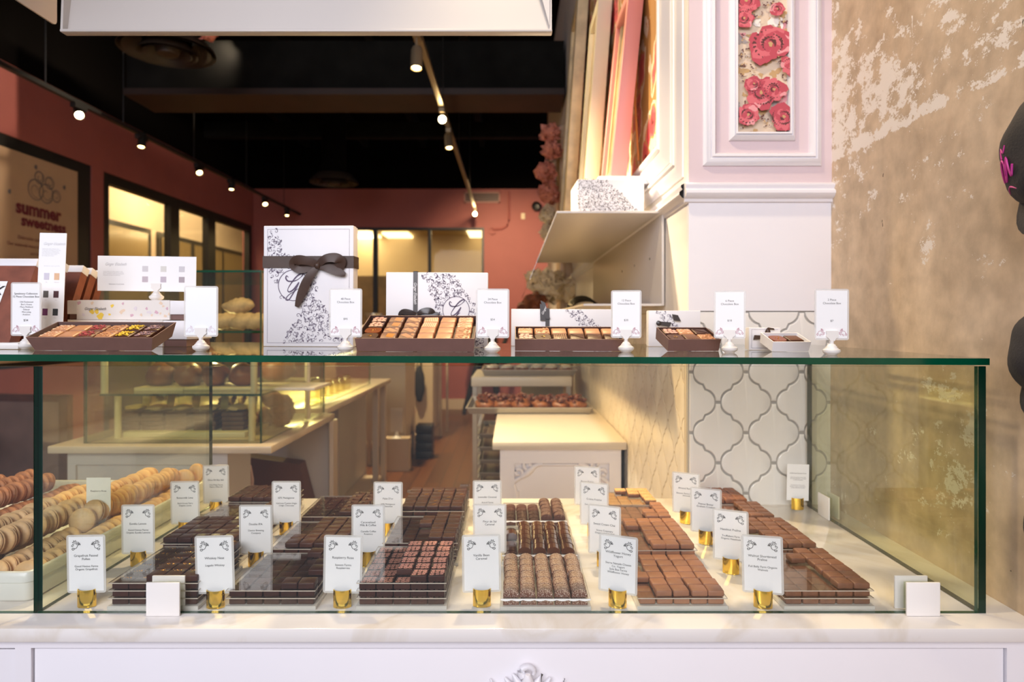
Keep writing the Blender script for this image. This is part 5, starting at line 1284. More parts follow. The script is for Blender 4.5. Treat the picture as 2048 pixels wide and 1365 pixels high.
pedestal(e, 0.030); p = card_object(e, 0.056, 0.098, 0.050, 0.092, 0.024, 'pink')
text('Speakeasy Collection\n12 Piece Chocolate Box', 0.0050, 0, 0.0255, p, INK, y=-0.0008, ls=1.1)
text('· Old Fashioned\n· Bee\'s Knees\n· Mary Pickford\n· Sidecar\n· Mint Julep\n· Aviation', 0.0042, 0, 0.0015, p, GINK, y=-0.0008, ls=1.1)
text('$34', 0.0055, 0, -0.0205, p, INK, y=-0.0008)
# ---- flat white boxes with a floral sleeve, stacked left
def sleevebox(px0, px1, pt, pb, Y, zoff, lab, sl, hasg=True):
    X = ((px0+px1)/2-1024)*Y/F; w = (px1-px0)*Y/F; h = (pb-pt)*Y/F; d = 0.10
    e = empty('sleeved_box', (X, Y, lid(X)+0.0006+zoff), (0, TH, R(-2)), lab, 'box', 'flat boxes with floral sleeves')
    m = MB(); m.b2(-w/2+0.003, w/2-0.003, 0.004, d-0.003, 0, h*0.75); m.build('base', BOXB, e)
    m = MB(); m.b2(-w/2, w/2, 0, d, h*0.28, h, bev=0.001); m.build('box_lid', CARDW, e)
    s0, s1 = -w/2+w*sl[0], -w/2+w*sl[1]
    m = MB(); m.b2(s0, s1, -0.0012, d+0.001, -0.0, h+0.001); s = m.build('floral_sleeve', pm('cream_sleeve_paper', (0.80, 0.76, 0.72), 0.5), e)
    m = MB(); q = random.Random(int(px0)+int(zoff*1000))
    cols = 5; layer = 0
    for k in range(26):
        u = q.random(); mt = 0 if 0.08 < u < 0.42 and q.random() < .8 else q.choice([1, 2, 3])
        if u > 0.45 and mt == 0: mt = 2
        r = q.uniform(0.002, 0.007 if mt == 0 else 0.004)
        cx, cz = s0+(s1-s0)*u, q.uniform(0.003, h-0.004)
        P = [(cx+r*(1+.3*math.sin(3*t+k))*math.cos(t), cz+r*(1+.3*math.sin(2*t+k))*math.sin(t)) for t in [2*math.pi*i/12 for i in range(12)]]
        for ax, lim, kl in ((1, 0.0005, False), (1, h+0.0005, True), (0, s0+.0005, False), (0, s1-.0005, True)):
            P = clip(P, ax, lim, kl)
        if len(P) > 2: m.poly([(x, -k*0.00001, z) for x, z in P], mt)
    m.build('sleeve_flowers', [pm('yellow_flower_print', (0.85, 0.60, 0.08), 0.6), pm('peach_print', (0.80, 0.62, 0.46), 0.6), pm('mauve_print', (0.66, 0.42, 0.50), 0.6), pm('pale_lilac_print', (0.74, 0.68, 0.72), 0.6)], s, (0, -0.0014, 0), smooth=None, recalc=False)
    if hasg: text('Ginger Elizabeth', 0.0085, s0+(s1-s0)*0.2, h*0.56, s, GINK, y=-0.0022, shear=0.45, name='sleeve_lettering', sx=0.8)
    return h
h1 = sleevebox(133, 376, 636, 688, 1.30, 0.0, 'lower flat white box with floral sleeve behind the flared tray', (0.0, 0.80), False)
sleevebox(131, 376, 596, 634, 1.31, h1+0.0016, 'upper flat white box with yellow flowered sleeve, on top of its stack', (0.085, 0.86))
# wide leaflet in a clip on the stack
Yq = 1.345; X, _, Z = at(313, 596, Yq)
e = empty('leaflet', (X, Yq, lid(X)+0.0006+h1+0.0016+0.0406), (0, 0, 0), 'wide white leaflet with six small pictures clipped on a white stand', 'sign')
pedestal(e, 0.024)
m = MB(); x0 = (195-313)*Yq/F; x1 = (392-313)*Yq/F; hh = 70*Yq/F
m.b2(x0, x1, -0.0005, 0.0005, 0, hh); zz0 = Z-(e.location.z)+0.0135; p = m.build('card', PAPER, e, (0, 0, zz0), (0, R(0.7), 0), smooth=None)
text('Ginger Elizabeth', 0.0085, x0+0.038, hh*0.76, p, LGINK, shear=0.4, sx=0.8)
text('Hand crafted chocolates made in small\nbatches using local organic fruits and the\nfinest couvertures. Each piece is made for\nthe season and best enjoyed fresh.', 0.0026, x0+0.012, hh*0.5, p, LGINK, align='LEFT')
text('SPEAKEASY COLLECTION', 0.0028, x0+0.040, hh*0.19, p, GINK)
for r in range(2):
    for c in range(3):
        m = MB(); cx, cz = x0+0.1+c*0.0385, hh*(0.64-0.30*r); m.b2(cx-0.006, cx+0.006, -0.0009, -0.0005, cz-0.006, cz+0.006); m.build('printed_swatch', pm('swatch_%d%d' % (r, c), [(0.62, 0.60, 0.63), (0.66, 0.65, 0.62), (0.60, 0.58, 0.62), (0.52, 0.45, 0.50), (0.52, 0.45, 0.52), (0.40, 0.34, 0.38)][r*3+c], 0.5), p, smooth=None)
# tall menu card
Yq = 1.22; X, _, _ = at(97, 690, Yq)
e = empty('menu_card', (X, Yq, lid(X)+0.0005), (0, TH, 0), 'tall white menu card with colour swatches between the Speakeasy sign and brown boxes', 'card')
w = 54*Yq/F; hh = (700-469)*Yq/F
m = MB(); m.b2(-w/2, w/2, -0.0006, 0.0006, 0, hh); p = m.build('card', PAPER, e, (0, 0, 0), (R(-2), R(0.8), 0), smooth=None)
text('Ginger Elizabeth', 0.0075, 0.003, hh*0.905, p, LGINK, shear=0.4, sx=0.85)
text('Inspired by classic cocktails, each\nof our dark chocolates is made with\nsmall batch spirits and fresh local\nfruits, hand dipped and finished by\nour chocolatiers. Enjoy within\ntwo weeks of purchase.', 0.0024, -w*0.38, hh*0.83, p, LGINK, align='LEFT', ls=1.1)
text('SPEAKEASY COLLECTION', 0.0026, 0, hh*0.71, p, GINK)
for r in range(3):
    for c in range(2):
        m = MB(); cx, cz = -0.009+c*0.0195, hh*(0.62-0.155*r); m.b2(cx-0.0048, cx+0.0048, -0.0011, -0.0006, cz-0.0065, cz+0.0065); m.build('printed_swatch', pm('menu_swatch_%d' % (r*2+c), SWA[r*2+c], 0.5), p, smooth=None)
        text('%s' % [['Gin', 'Bourbon'], ['Rum', 'Rye'], ['Cassis', 'Mint']][r][c], 0.0026, cx, cz-0.011, p, LGINK)
# ---- leaning brown boxes
def leanbox(Y0, px, w, h, t, lab, first=False):
    X = (px-1024)*Y0/F
    e = empty('brown_gift_box', (X, Y0, lid(X)+0.0005+0.012), (0, TH, 0), lab, 'box', 'leaning brown boxes')
    tilt = R(-24)
    m = MB(); m.b2(-w, 0, 0, t, 0.0, h-0.016); b = m.build('box_body', BOOKB, e, (0, 0, 0.0), (tilt, 0, 0))
    m = MB(); m.b2(-w-0.001, 0.001, -0.001, t+0.001, h-0.016, h, bev=0.0008); m.build('white_cap', CARDW, e, (0, 0, 0), (tilt, 0, 0))
    if first:
        m = MB(); x0, x1 = -w+0.02, -0.042
        pts = [(x0, 0.02), (x1, 0.02), (x1, h-0.050), (x1-0.018, h-0.050)] + [(x1-0.033+0.015*math.cos(a), h-0.050+0.016*math.sin(a)) for a in [k*0.4 for k in range(1, 8)]] + [(x0, h-0.05)]
        m.prism(pts, -0.0012, -0.0004, 'Y'); l = m.build('white_label', PAPER, b, (0, 0, 0), smooth=None)
        text('BREAK\nAWAY.', 0.026, x1-0.0035, h*0.52, l, INK, y=-0.002, align='RIGHT', shear=0.2, bold=0.0006)
        m = MB(); [m.ribbon(P, 0.001, -0.0016) for P in ([(x1-0.03, 0.047), (x1-0.010, 0.047)], [(x1-0.010, 0.047), (x1-0.007, 0.062)], [(x1-0.007, 0.062), (x1-0.03, 0.062)])]; m.build('label_outline', INK, l, smooth=None, recalc=False)
        text('Elizabeth', 0.011, x1-0.012, h*0.66, l, LGINK, y=-0.002, align='RIGHT', shear=0.4)
    return e
h0 = 0.175
leanbox(1.170, 18, 0.13, h0, 0.022, 'front brown gift box with white label and white cap, leaning back', True)
for k, (Y0, px, lab) in enumerate([(1.215, 72, 'second leaning brown gift box, mostly hidden behind the menu card'), (1.30, 120, 'third leaning brown box with white cap, right of the menu card'), (1.345, 141, 'fourth leaning brown box with white cap, second from the back of its row'), (1.39, 161, 'hindmost leaning brown box with white cap')]):
    leanbox(Y0, px, 0.13, h0-0.002*k, 0.020, lab)
m = MB(); X = (20-1024)*1.2/F; m.b2(-0.16, 0.05, 0, 0.27, 0, 0.012, bev=0.002); o = m.build('white_display_stand', PLASTW, None, (X-0.0, 1.155, lid(X)+0.0003), (0, TH, 0)); tag(o, 'low white stand carrying the row of leaning brown boxes', 'stand')

# ------------------------------------------------------------------ things beside and behind
# caps hanging on the plaster wall
def cap(px, py, Y, s, lab, script=False, mesh=False):
    X, _, Z = at(px, py, 0.86)
    e = empty('baseball_hat', (WX-0.002, Y, Z), (0, 0, 0), lab, 'hat', None)
    m = MB(); m.lump((-0.055*s, 0, -0.02*s), (0.06*s, 0.085*s, 0.095*s), 4, 0.05, 1.6, int(px)); 
    o = m.build('crown', FABK, e, smooth=80)
    m = MB(); n = 14; top = []; bot = []
    for k in range(n+1):
        a = math.pi*k/n; yy = 0.075*s*math.cos(a); r = 0.07*s*math.sin(a)
        top.append((-0.045*s-0.03*s*math.sin(a), yy, -0.075*s)); bot.append((-0.055*s-0.035*s*math.sin(a), yy*0.9, -0.08*s-r))
    V1 = [m.bm.verts.new(p) for p in top]; V2 = [m.bm.verts.new(p) for p in bot]; V3 = [m.bm.verts.new((p[0]+0.006, p[1], p[2])) for p in bot]; V4 = [m.bm.verts.new((p[0]+0.006, p[1], p[2])) for p in top]
    for A, B in ((V1, V2), (V2, V3), (V3, V4), (V4, V1)):
        for k in range(n): m.bm.faces.new((A[k], A[k+1], B[k+1], B[k]))
    m.build('visor', FABK, e, smooth=80)
    if script:
        m = MB()
        for k, P in enumerate(([(0.02, -0.02), (0.015, 0.01), (0.004, 0.0), (0.010, -0.02), (0.0, -0.01), (-0.004, 0.012), (-0.012, -0.015), (-0.02, 0.0)], [(0.022, -0.035), (0.005, -0.028), (-0.02, -0.034)], [(0.012, 0.012), (0.016, 0.028), (0.006, 0.02), (0.0, 0.03)])):
            C = catmull(P, 5); m.tube([(-0.055*s-0.0605*s*math.sqrt(max(0.05, 1-((0.03+y*0.8)/(0.085*s))**2-((-0.020*s+z)/(0.095*s))**2)), 0.03+y*0.8, -0.040*s+z) for y, z in C], 0.0014, 5)
        m.build('embroidery', MAGENTA, e, smooth=60)
    return e
cap(2062, 265, 0.868, 0.92, 'black cap with magenta script hanging high on the plaster wall, right edge', True)
cap(2058, 690, 0.895, 0.70, 'black cap hanging on the wall level with the glass lid')
cap(2075, 1060, 0.865, 0.70, 'lowest black cap at the right edge above the marble')
# wall mounted white display hood with clear front
Yh = 1.83
X0, _, Z1 = at(1113, 422, Yh); X1, _, Z0 = at(1329, 612, Yh)
e = empty('wall_display_hood', (X1, Yh, Z0), (0, 0, 0), 'white metal wall box with slanted clear front on the tiled wall', 'display box')
W = X1-X0; Hh = Z1-Z0; D = 1.55
m = MB(); m.b2(-0.008, 0, 0, D, 0, Hh, bev=0.002); m.b2(0.0, SX-X1, 0.05, D, 0.02, Hh-0.02); m.build('wall_side_sheet', WHITEM, e)
m = MB(); m.b2(-W, 0, 0, D, Hh-0.007, Hh, bev=0.002); m.build('top_sheet', WHITEM, e)
m = MB(); m.b2(-W*0.75, -0.008, 0, D, 0, 0.006); m.build('bottom_sheet', WHITEM, e)
m = MB(); m.prism([(-W+0.002, Hh-0.006), (-W-0.075, Hh*0.28), (-W-0.078, Hh*0.28), (-W-0.001, Hh-0.006)], 0.0, D, 'Y'); m.build('clear_front', thin_glass('hood_acrylic', (0.80, 0.74, 0.62), 1.0, 0.03), e, smooth=None)
m = MB()
for k in range(3): m.lathe([(0, 0), (0.004, 0), (0.004, -0.002), (0, -0.003)], 10, (-0.009, 0.15+k*0.25, Hh*0.55), 0, 'X')
m.build('screw', CHROME, e)
# gift box on it
X, Y, Z = at(1222, 421, 1.90)
e = empty('gift_box', (X, 1.90, Z1+0.0005), (0, 0, R(2)), 'white box with grey scroll pattern on top of the wall display hood', 'box', 'white gift boxes')
w = 134*1.90/F; h = 0.105+0.0
m = MB(); m.b2(-w/2+0.001, w/2-0.001, 0.001, 0.16, 0, h*0.7); m.build('base', CARDW, e)
m = MB(); m.b2(-w/2, w/2, 0.0, 0.162, h*0.36, h, bev=0.002); m.build('box_lid', CARDW, e)
m = MB()
def reg(q):
    x, z = q.uniform(-w/2+.003, w/2-.003), q.uniform(0.003, h-0.003); u, v = (x+w/2)/w, 1-z/h
    return x, z, u < 0.42+0.55*v
floral(m, reg, 240, 0.009, 0.014, 0, 15); m.build('printed_scrollwork', GINK, e, (0, -0.0006, 0), smooth=None, recalc=False)
# leaning frames on the ledge behind the box
m = MB(); m.b2(SX-0.17, SX-0.006, 2.0, 4.6, 1.79, 1.815, bev=0.002); o = m.build('picture_ledge', WHITEP); tag(o, 'white picture ledge on the rose papered wall carrying leaning frames', 'shelf')
def lean_frame(y0, y1, xb, h, fw, th, mats, lab, zb=1.8155, rot=None, pic=True):
    xt = SX-0.010
    e = empty('leaning_frame', (xb, (y0+y1)/2, zb), (0, 0, 0), lab, 'frame', 'frames leaning on the wall')
    dy = (y1-y0)/2; ang = math.atan2(xt-th-xb, h)
    M_ = (0, ang, 0)
    m = MB(); m.b2(0, th, -dy, -dy+fw, 0, h, bev=0.003); m.b2(0, th, dy-fw, dy, 0, h, bev=0.003); m.b2(0, th, -dy+fw, dy-fw, 0, fw, bev=0.003); m.b2(0, th, -dy+fw, dy-fw, h-fw, h, bev=0.003)
    m.build('frame', mats[0], e, None, M_)
    if pic:
        m = MB(); m.b2(th*0.4, th*0.6, -dy+fw, dy-fw, fw, h-fw); m.build('panel', mats[1], e, None, M_)
        m = MB(); m.b2(th*0.25, th*0.4, -dy+fw, -dy+fw+0.02, fw, h-fw); m.build('inner_liner', mats[2], e, None, M_)
        m = MB(); m.b2(th*.25, th*.4, dy-fw-0.02, dy-fw, fw, h-fw); m.build('inner_liner', mats[2], e, None, M_)
    return e
PFR = pm('rose_pink_frame', (0.66, 0.26, 0.25), 0.4); CRF = pm('cream_gilt_frame', (0.72, 0.58, 0.36), 0.35, noise=0.25, nscale=9); PIC = pm('gilded_picture', (0.42, 0.30, 0.14), 0.5, noise=0.5, nscale=12)
lean_frame(2.06, 2.34, 0.318, 0.64, 0.04, 0.05, (PFR, PIC, CRF), 'pink frame with gilded picture leaning on the rose papered wall')
lean_frame(2.72, 3.05, 0.300, 0.95, 0.06, 0.06, (pm('white_cream_frame', (0.80, 0.72, 0.56), 0.35), PIC, CRF), 'tall cream frame leaning behind the pink frame')
lean_frame(3.55, 4.00, 0.280, 1.40, 0.08, 0.06, (CRF, PIC, CRF), 'tallest gilt frame leaning farthest back on the ledge')
m = MB(); m.b2(0.345, 0.385, 4.62, 5.0, 0.9, 2.78, bev=0.01); m.b2(0.365, SX, 4.65, 4.97, 0.0, 2.74, bev=0.01); o = m.build('cream_column', pm('cream_glossy_wood', (0.62, 0.47, 0.32), 0.3, noise=0.12, nscale=10)); tag(o, 'cream upright board against the wall behind the pink paper flowers', 'board')
for k, (y, x) in enumerate(((2.15, 0.425), (2.78, 0.428))):
    m = MB(); m.tube([(x, y, 1.9), (x-0.012, y, 2.1), (x, y+0.01, 2.32)], 0.004, 6); tag(m.build('orange_cord', pm('orange_ribbon', (0.75, 0.26, 0.06), 0.5)), ['orange cord hanging on rose paper behind the pink frame', 'orange cord hanging between the cream and pink frames'][k], 'cord', 'orange cords')
# crumpled paper flowers
def paper_flower(px, py, Y, rpx, mat, lab, grp, seed):
    X, _, Z = at(px, py, Y); r = rpx*Y/F
    r *= 1.25
    e = empty('paper_flower', (X, Y, Z), (0, 0, 0), lab, 'paper flower', grp)
    q = random.Random(seed); m = MB(); n = 9
    for k in range(n):
        a = q.uniform(0, 6.28); b = q.uniform(-0.9, 0.9); d = Vector((math.cos(a)*math.cos(b), -abs(math.sin(a))*0.6-0.2, math.sin(b))).normalized()
        c = d*r*0.45; u = d.orthogonal().normalized(); v = d.cross(u)
        g = 6; vs_ = []
        for i in range(g+1):
            row = []
            for j in range(g+1):
                s, t = (i/g-0.5)*2, (j/g-0.5)*2
                rad = 1-0.25*(s*s+t*t)
                p = c + u*s*r*0.62*rad + v*t*r*0.62*rad - d*(s*s+t*t)*r*0.22 + d*mnoise.noise(Vector((s*2.4, t*2.4, seed+k)))*r*0.55
                row.append(m.bm.verts.new(p))
            vs_.append(row)
        for i in range(g):
            for j in range(g): m.bm.faces.new((vs_[i][j], vs_[i+1][j], vs_[i+1][j+1], vs_[i][j+1]))
    m.build('petals', mat, e, smooth=25, recalc=False)
    m = MB(); m.lump((0, 0.1*r, 0), (r*0.35, r*0.35, r*0.35), 2, 0.3, 2.5, seed); m.build('flower_centre', mat, e, smooth=20)
    return e
for k, (px, py, r, mt, lab) in enumerate([(1100, 268, 27, PAPERF, 'topmost crumpled pink paper flower on the cream board'), (1104, 302, 27, PAPERF, 'second pink paper flower, beneath the topmost'), (1092, 345, 30, PAPERF, 'third pink paper flower from the top'), (1098, 388, 31, PAPERF, 'lowest pink paper flower above the cream ones'),
        (1093, 430, 24, PAPERC, 'upper cream paper flower below the pink cluster'), (1100, 466, 26, PAPERC, 'second cream paper flower below the pink cluster'), (1100, 575, 46, PAPERC, 'large cream paper flower seen through the hood'), (1152, 580, 42, PAPERC, 'cream paper flower right of the large one'), (1072, 560, 30, PAPERC, 'small cream paper flower left of the large one')]):
    paper_flower(px, py, 4.55, r, mt, lab, 'paper flowers on the cream board', 11+k)
X, Y, Z = at(415, 66, 3.9)
f = paper_flower(415, 66, 3.9, 24, PAPERF, 'pink paper flower peeking below the hanging hood', None, 40)
m = MB(); m.tube([(0, 0, 0), (0, 0, CEIL-Z)], 0.003); m.build('hanging_wire', BLKM, f)
X, Y, Z = at(1062, 618, 4.5)
m = MB(); m.lump((0, 0, 0), (0.10, 0.08, 0.07), 3, 0.25, 2, 5); m.lump((0.02, -0.03, 0.06), (0.07, 0.06, 0.05), 3, 0.3, 2, 8); o = m.build('dried_arrangement', pm('rust_dried_petals', (0.20, 0.06, 0.025), 0.7, noise=0.5, nscale=20), None, (X, Y, Z)); tag(o, 'rust brown dried flower bunch below the small cream paper flower', 'flowers')
m = MB(); m.b2(-0.12, 0.14, -0.1, 0.05, -1.2, 0); o = m.build('cream_cabinet', COUNTW, None, (X+0.05, Y, Z-0.09)); tag(o, 'cream cabinet under the cream paper flowers behind the baking rack', 'cabinet')

# back counter with carved panel
e = empty('panelled_cabinet', (0.18, 2.42, 0), (0, 0, 0), 'white panelled back cabinet with carved scroll frame against the tiles', 'cabinet')
xl, xr = (1000-1024)*2.44/F-0.18, (1242-1024)*2.44/F-0.18
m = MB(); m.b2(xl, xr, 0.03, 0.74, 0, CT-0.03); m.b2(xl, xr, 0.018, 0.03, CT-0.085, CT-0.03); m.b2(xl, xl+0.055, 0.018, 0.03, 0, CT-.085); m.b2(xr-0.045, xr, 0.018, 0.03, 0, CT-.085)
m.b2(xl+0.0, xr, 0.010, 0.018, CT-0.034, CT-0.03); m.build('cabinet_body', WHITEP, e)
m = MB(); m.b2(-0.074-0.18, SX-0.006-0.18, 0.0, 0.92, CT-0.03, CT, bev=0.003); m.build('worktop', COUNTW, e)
m = MB(); cx = (xl+xr)/2; zt2 = CT-0.092; hw = 0.125
def sc(pts, r): m.tube([(x, 0.026, z) for x, z in pts], [q_*1.25 for q_ in r] if isinstance(r, list) else r*1.25, 8)
sc([(cx-hw*0.55, zt2), (cx+hw*0.55, zt2)], 0.004)
for s in (-1, 1):
    sc(catmull([(cx+s*hw*0.55, zt2+0.005), (cx+s*hw*0.8, zt2-0.006), (cx+s*hw*1.05, zt2-0.035), (cx+s*hw*1.25, zt2-0.05)], 5), [0.008, .008, .008, .007, .007, .008, .009, .010, .011, .011, .010, .009, .009, .008, .007, .006])
    sc(spiral(cx+s*hw*0.98, zt2-0.004, 0.020, 0.006, 0.5 if s > 0 else 2.6, (0.5-s*5) if s > 0 else 2.6+5, 12), 0.006)
    sc(spiral(cx+s*hw*1.30, zt2-0.030, 0.018, 0.005, 3.5 if s > 0 else -0.4, 3.5-6 if s > 0 else -0.4+6, 12), 0.006)
    sc(catmull([(cx+s*hw*1.25, zt2-0.05), (cx+s*hw*1.45, zt2-0.07), (cx+s*hw*1.38, zt2-0.10), (cx+s*hw*1.36, zt2-0.16)], 5), 0.007)
    sc([(cx+s*hw*1.30, zt2-0.10), (cx+s*hw*1.30, zt2-0.6)], 0.004)
m.build('carved_scroll', WHITEP, e, smooth=60)
m = MB(); m.b2(SX-0.020, SX-0.007, 2.50, 3.1, 0, CT-0.032); tag(m.build('gap_shade_strip', BLKM), 'narrow black strip as shade in the gap between white cabinet and tile wall', 'panel')  # black strip stands in for the shade in the open gap

# bun pan rack with pans
rx0, rx1, ry0, ry1 = -0.214, 0.325, 3.68, 4.22
e = empty('baking_rack', ((rx0+rx1)/2, ry0, 0), (0, 0, 0), 'steel baking rack standing behind the white panelled cabinet', 'rack')
cx = (rx0+rx1)/2
m = MB()
for x in (rx0, rx1):
    for y in (ry0, ry1): m.b2(x-cx-0.013, x-cx+0.013, y-ry0, y-ry0+0.026, 0.08, 1.04)
m.build('posts', CHROME, e)
for x in (rx0, rx1):
    for y in (ry0, ry1): m = MB(); m.lathe([(0, -0.012), (0.04, -0.012), (0.04, 0.012), (0, 0.012)], 16, (x-cx, y-ry0+0.013, 0.040), 0, 'X'); m.build('caster', BLKM, e)
m = MB(); m.b2(rx0-cx-0.02, rx1-cx+0.02, -0.01, 0.57, 0.985, 1.04, bev=0.006); m.build('top_cap', pm('cream_steel', (0.72, 0.64, 0.52), 0.35), e)
for k in range(10):
    for x in (rx0+0.014, rx1-0.034):
        m = MB(); m.b2(x-cx, x-cx+0.02, 0.02, 0.54, 0.14+k*0.075, 0.155+k*0.075); m.build('runner', CHROME, e)
def pan(x0, x1, y0, y1, z, h, lab):
    e = empty('sheet_pan', ((x0+x1)/2, y0, z), (0, 0, 0), lab, 'pan', 'sheet pans')
    w, d = (x1-x0)/2, y1-y0
    m = MB(); L = []
    for ins, zz in ((0.012, 0), (0.0, h), (-0.006, h), (-0.006, h+0.004), (0.002, h+0.004), (0.014, 0.002)):
        L.append([m.bm.verts.new(p) for p in ((-w+ins, ins, zz), (w-ins, ins, zz), (w-ins, d-ins, zz), (-w+ins, d-ins, zz))])
    m.bm.faces.new(L[0][::-1])
    for a, b in zip(L, L[1:]):
        for k in range(4): m.bm.faces.new((a[k], a[(k+1) % 4], b[(k+1) % 4], b[k]))
    m.bm.faces.new(L[-1]); m.build('pan_body', ALU, e, smooth=None); return e
for k in range(6):
    pan(rx0+0.02, rx1-0.02, 3.71, 4.20, 0.1562+(k+2)*0.075, 0.022, '%s sheet pan up from the floor inside the baking rack' % ORD[k])
pan(-0.222, 0.392, 3.14, 3.60, CT+0.001, 0.028, 'long sheet pan of nut crusted buns above the white cabinet')
pan(-0.175, 0.375, 3.74, 4.18, 1.0415, 0.030, 'deep pan of iced buns on top of the baking rack')
def bun(x, y, z, r, kind, lab, grp):
    e = empty('%s_bun' % kind, (x, y, z), (0, 0, 0), lab, 'bun', grp)
    q = random.Random(int(x*1000)+7)
    m = MB(); m.lump((0, 0, r*0.52), (r, r, r*0.62), 3, 0.10, 1.6, int(x*100), flat=-0.85); m.build('bun_base', DOUGH, e, smooth=70)
    m = MB()
    if kind == 'iced': m.lump((0, -0.002, r*1.0), (r*0.82, r*0.8, r*0.30), 3, 0.12, 2.0, int(x*50)); m.build('icing', ICING, e, smooth=70)
    else:
        for k in range(34):
            a, b = q.uniform(0, 6.28), q.uniform(0, 0.95); m.lump((r*b*math.cos(a), r*b*math.sin(a), r*(1.10-0.35*b*b)+q.uniform(0, r*0.45)), (r*0.22, r*0.18, r*0.17), 1, 0.2, 2, k, rot=(a, b, k))
        m.build('nut_topping', NUTTY, e, smooth=50)
for k in range(6):
    bun(-0.120+k*0.088, 3.83, 1.046, 0.040, 'iced', '%s iced bun from the left on the top pan' % ORD[k], 'iced buns on the top pan')
    bun(-0.11+k*0.088, 3.94, 1.046, 0.038, 'iced', '%s iced bun from the left in the row behind on the top pan' % ORD[k], 'iced buns on the top pan')
for k, x in enumerate((-0.135, -0.045, 0.045, 0.150, 0.245, 0.330)):
    bun(x, 3.25, CT+0.004, 0.055 if k < 3 else 0.050, 'nutty', '%s nut crusted bun from the left, front of the long pan' % ORD[k], 'nut crusted buns on the long pan')
for k, x in enumerate((-0.09, 0.0, 0.10, 0.20, 0.285)):
    bun(x, 3.36, CT+0.004, 0.044, 'nutty', '%s nut crusted bun from the left, second row of the long pan' % ORD[k], 'nut crusted buns on the long pan')

# stainless small things right of the hood: white dish with black cables
X, Y, Z = at(1165, 620, 2.9)
m = MB(); m.b2(-0.10, 0.10, 0, 0.12, 0, 0.022, bev=0.003); o = m.build('white_dish', PLASTW, None, (X, Y, 1.3905)); tag(o, 'shallow white dish inside the wall hood holding a black cable coil', 'dish')
m = MB()
for k in range(5): m.tube([(-0.04+0.065*math.cos(a)+k*0.006, 0.03+k*0.012, 0.028+0.055*abs(math.sin(a))*(1-0.08*k)) for a in [i*math.pi/10 for i in range(11)]], 0.005, 6)
o = m.build('cable_coil', BLKM, None, (X+0.04, Y, 1.3905+0.0)); tag(o, 'looped black cable standing in the white dish', 'cable')

# ------------------------------------------------------------------ second counter and pastry case, back left
GX0, GX1, GY0, GY1 = -1.60, -0.937, 2.39, 3.2
e = empty('marble_counter', (-1.3, 2.34, 0), (0, 0, 0), 'pale panelled counter with marble top carrying the pastry case', 'counter')
m = MB(); m.b2(-1.70+1.3, -0.880+1.3, 0, 0.84, CT-0.028, CT, bev=0.004); m.build('marble_top', pm('warm_marble', (0.66, 0.56, 0.42), 0.15, noise=0.12, nscale=5), e)
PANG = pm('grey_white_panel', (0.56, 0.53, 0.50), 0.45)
xa, xb = (135-1024)*2.37/F+1.3, (455-1024)*2.37/F+1.3
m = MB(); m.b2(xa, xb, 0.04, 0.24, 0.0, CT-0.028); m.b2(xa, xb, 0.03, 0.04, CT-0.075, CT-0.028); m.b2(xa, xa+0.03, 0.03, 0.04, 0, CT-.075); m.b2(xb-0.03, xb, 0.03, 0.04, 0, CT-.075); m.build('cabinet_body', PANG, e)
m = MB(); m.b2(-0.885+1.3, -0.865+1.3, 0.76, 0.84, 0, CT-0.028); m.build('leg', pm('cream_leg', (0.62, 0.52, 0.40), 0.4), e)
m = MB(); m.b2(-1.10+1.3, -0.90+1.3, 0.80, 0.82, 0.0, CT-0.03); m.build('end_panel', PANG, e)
pc = empty('pastry_case', ((GX0+GX1)/2, GY0, CT), (0, 0, 0), 'glass pastry case with green edges on the marble counter, back left', 'display case')
cx = (GX0+GX1)/2; TW = thin_glass('pastry_case_glass', (0.91, 0.91, 0.78))
Hc = 0.64
slab('front_pane', GX0-cx, GX1-cx, 0, 0.008, 0.0005, Hc, 'Y', [TW, EDGE], pc); slab('side_pane', GX0-cx, GX0-cx+0.008, 0.009, GY1-GY0, 0.0005, Hc, 'X', [TW, EDGE], pc)
slab('side_pane', GX1-cx-0.008, GX1-cx, 0.009, GY1-GY0, 0.0005, Hc, 'X', [TW, EDGE], pc); slab('top_pane', GX0-cx, GX1-cx, 0, GY1-GY0, Hc, Hc+0.008, 'Z', [TW, EDGE], pc)
zs = CAMZ-(790-HY)*2.41/F-CT
slab('shelf', GX0-cx+0.04, GX1-cx-0.01, 0.03, 0.74, zs-0.006, zs+0.002, 'Z', [GLASS2, EDGE], pc)
slab('shelf', GX0-cx+0.04, GX1-cx-0.01, 0.03, 0.60, Hc*0.645, Hc*0.645+0.008, 'Z', [GLASS2, EDGE], pc)
for (px, ya, yb2, Y) in ((209, 700, 789, 2.44), (236, 792, 882, 2.50), (508, 700, 789, 2.44), (504, 792, 884, 2.44), (615, 716, 838, 2.95)):
    X = (px-1024)*Y/F; m = MB(); za, zb = CAMZ-(yb2-HY)*Y/F-CT, CAMZ-(ya-HY)*Y/F-CT
    m.tube([(X-cx, Y-GY0, max(za, 0.001)), (X-cx, Y-GY0, zb)], 0.0125, 12); m.build('post', pm('cream_post', (0.74, 0.68, 0.54), 0.35), pc)
light('case_light', 'POINT', (cx, GY0+0.35, CT+Hc*0.645-0.05), 3.2, (1.0, 0.85, 0.5), None, shadow_soft_size=0.02)  # added light with no fixture, brightens the pastries
def loaf(x, y, z, sx, sy, sz, mat, lab, grp, seed, name='bread_loaf', cat='bread'):
    m = MB(); m.lump((0, 0, sz*0.80), (sx, sy, sz), 3, 0.07 if mat is LOAFM else 0.20, 1.8 if mat is LOAFM else 2.6, seed, flat=-0.80)
    o = m.build(name, mat, None, (x, y, z), smooth=75); tag(o, lab, cat, grp); return o
zsh = CT+zs+0.0022
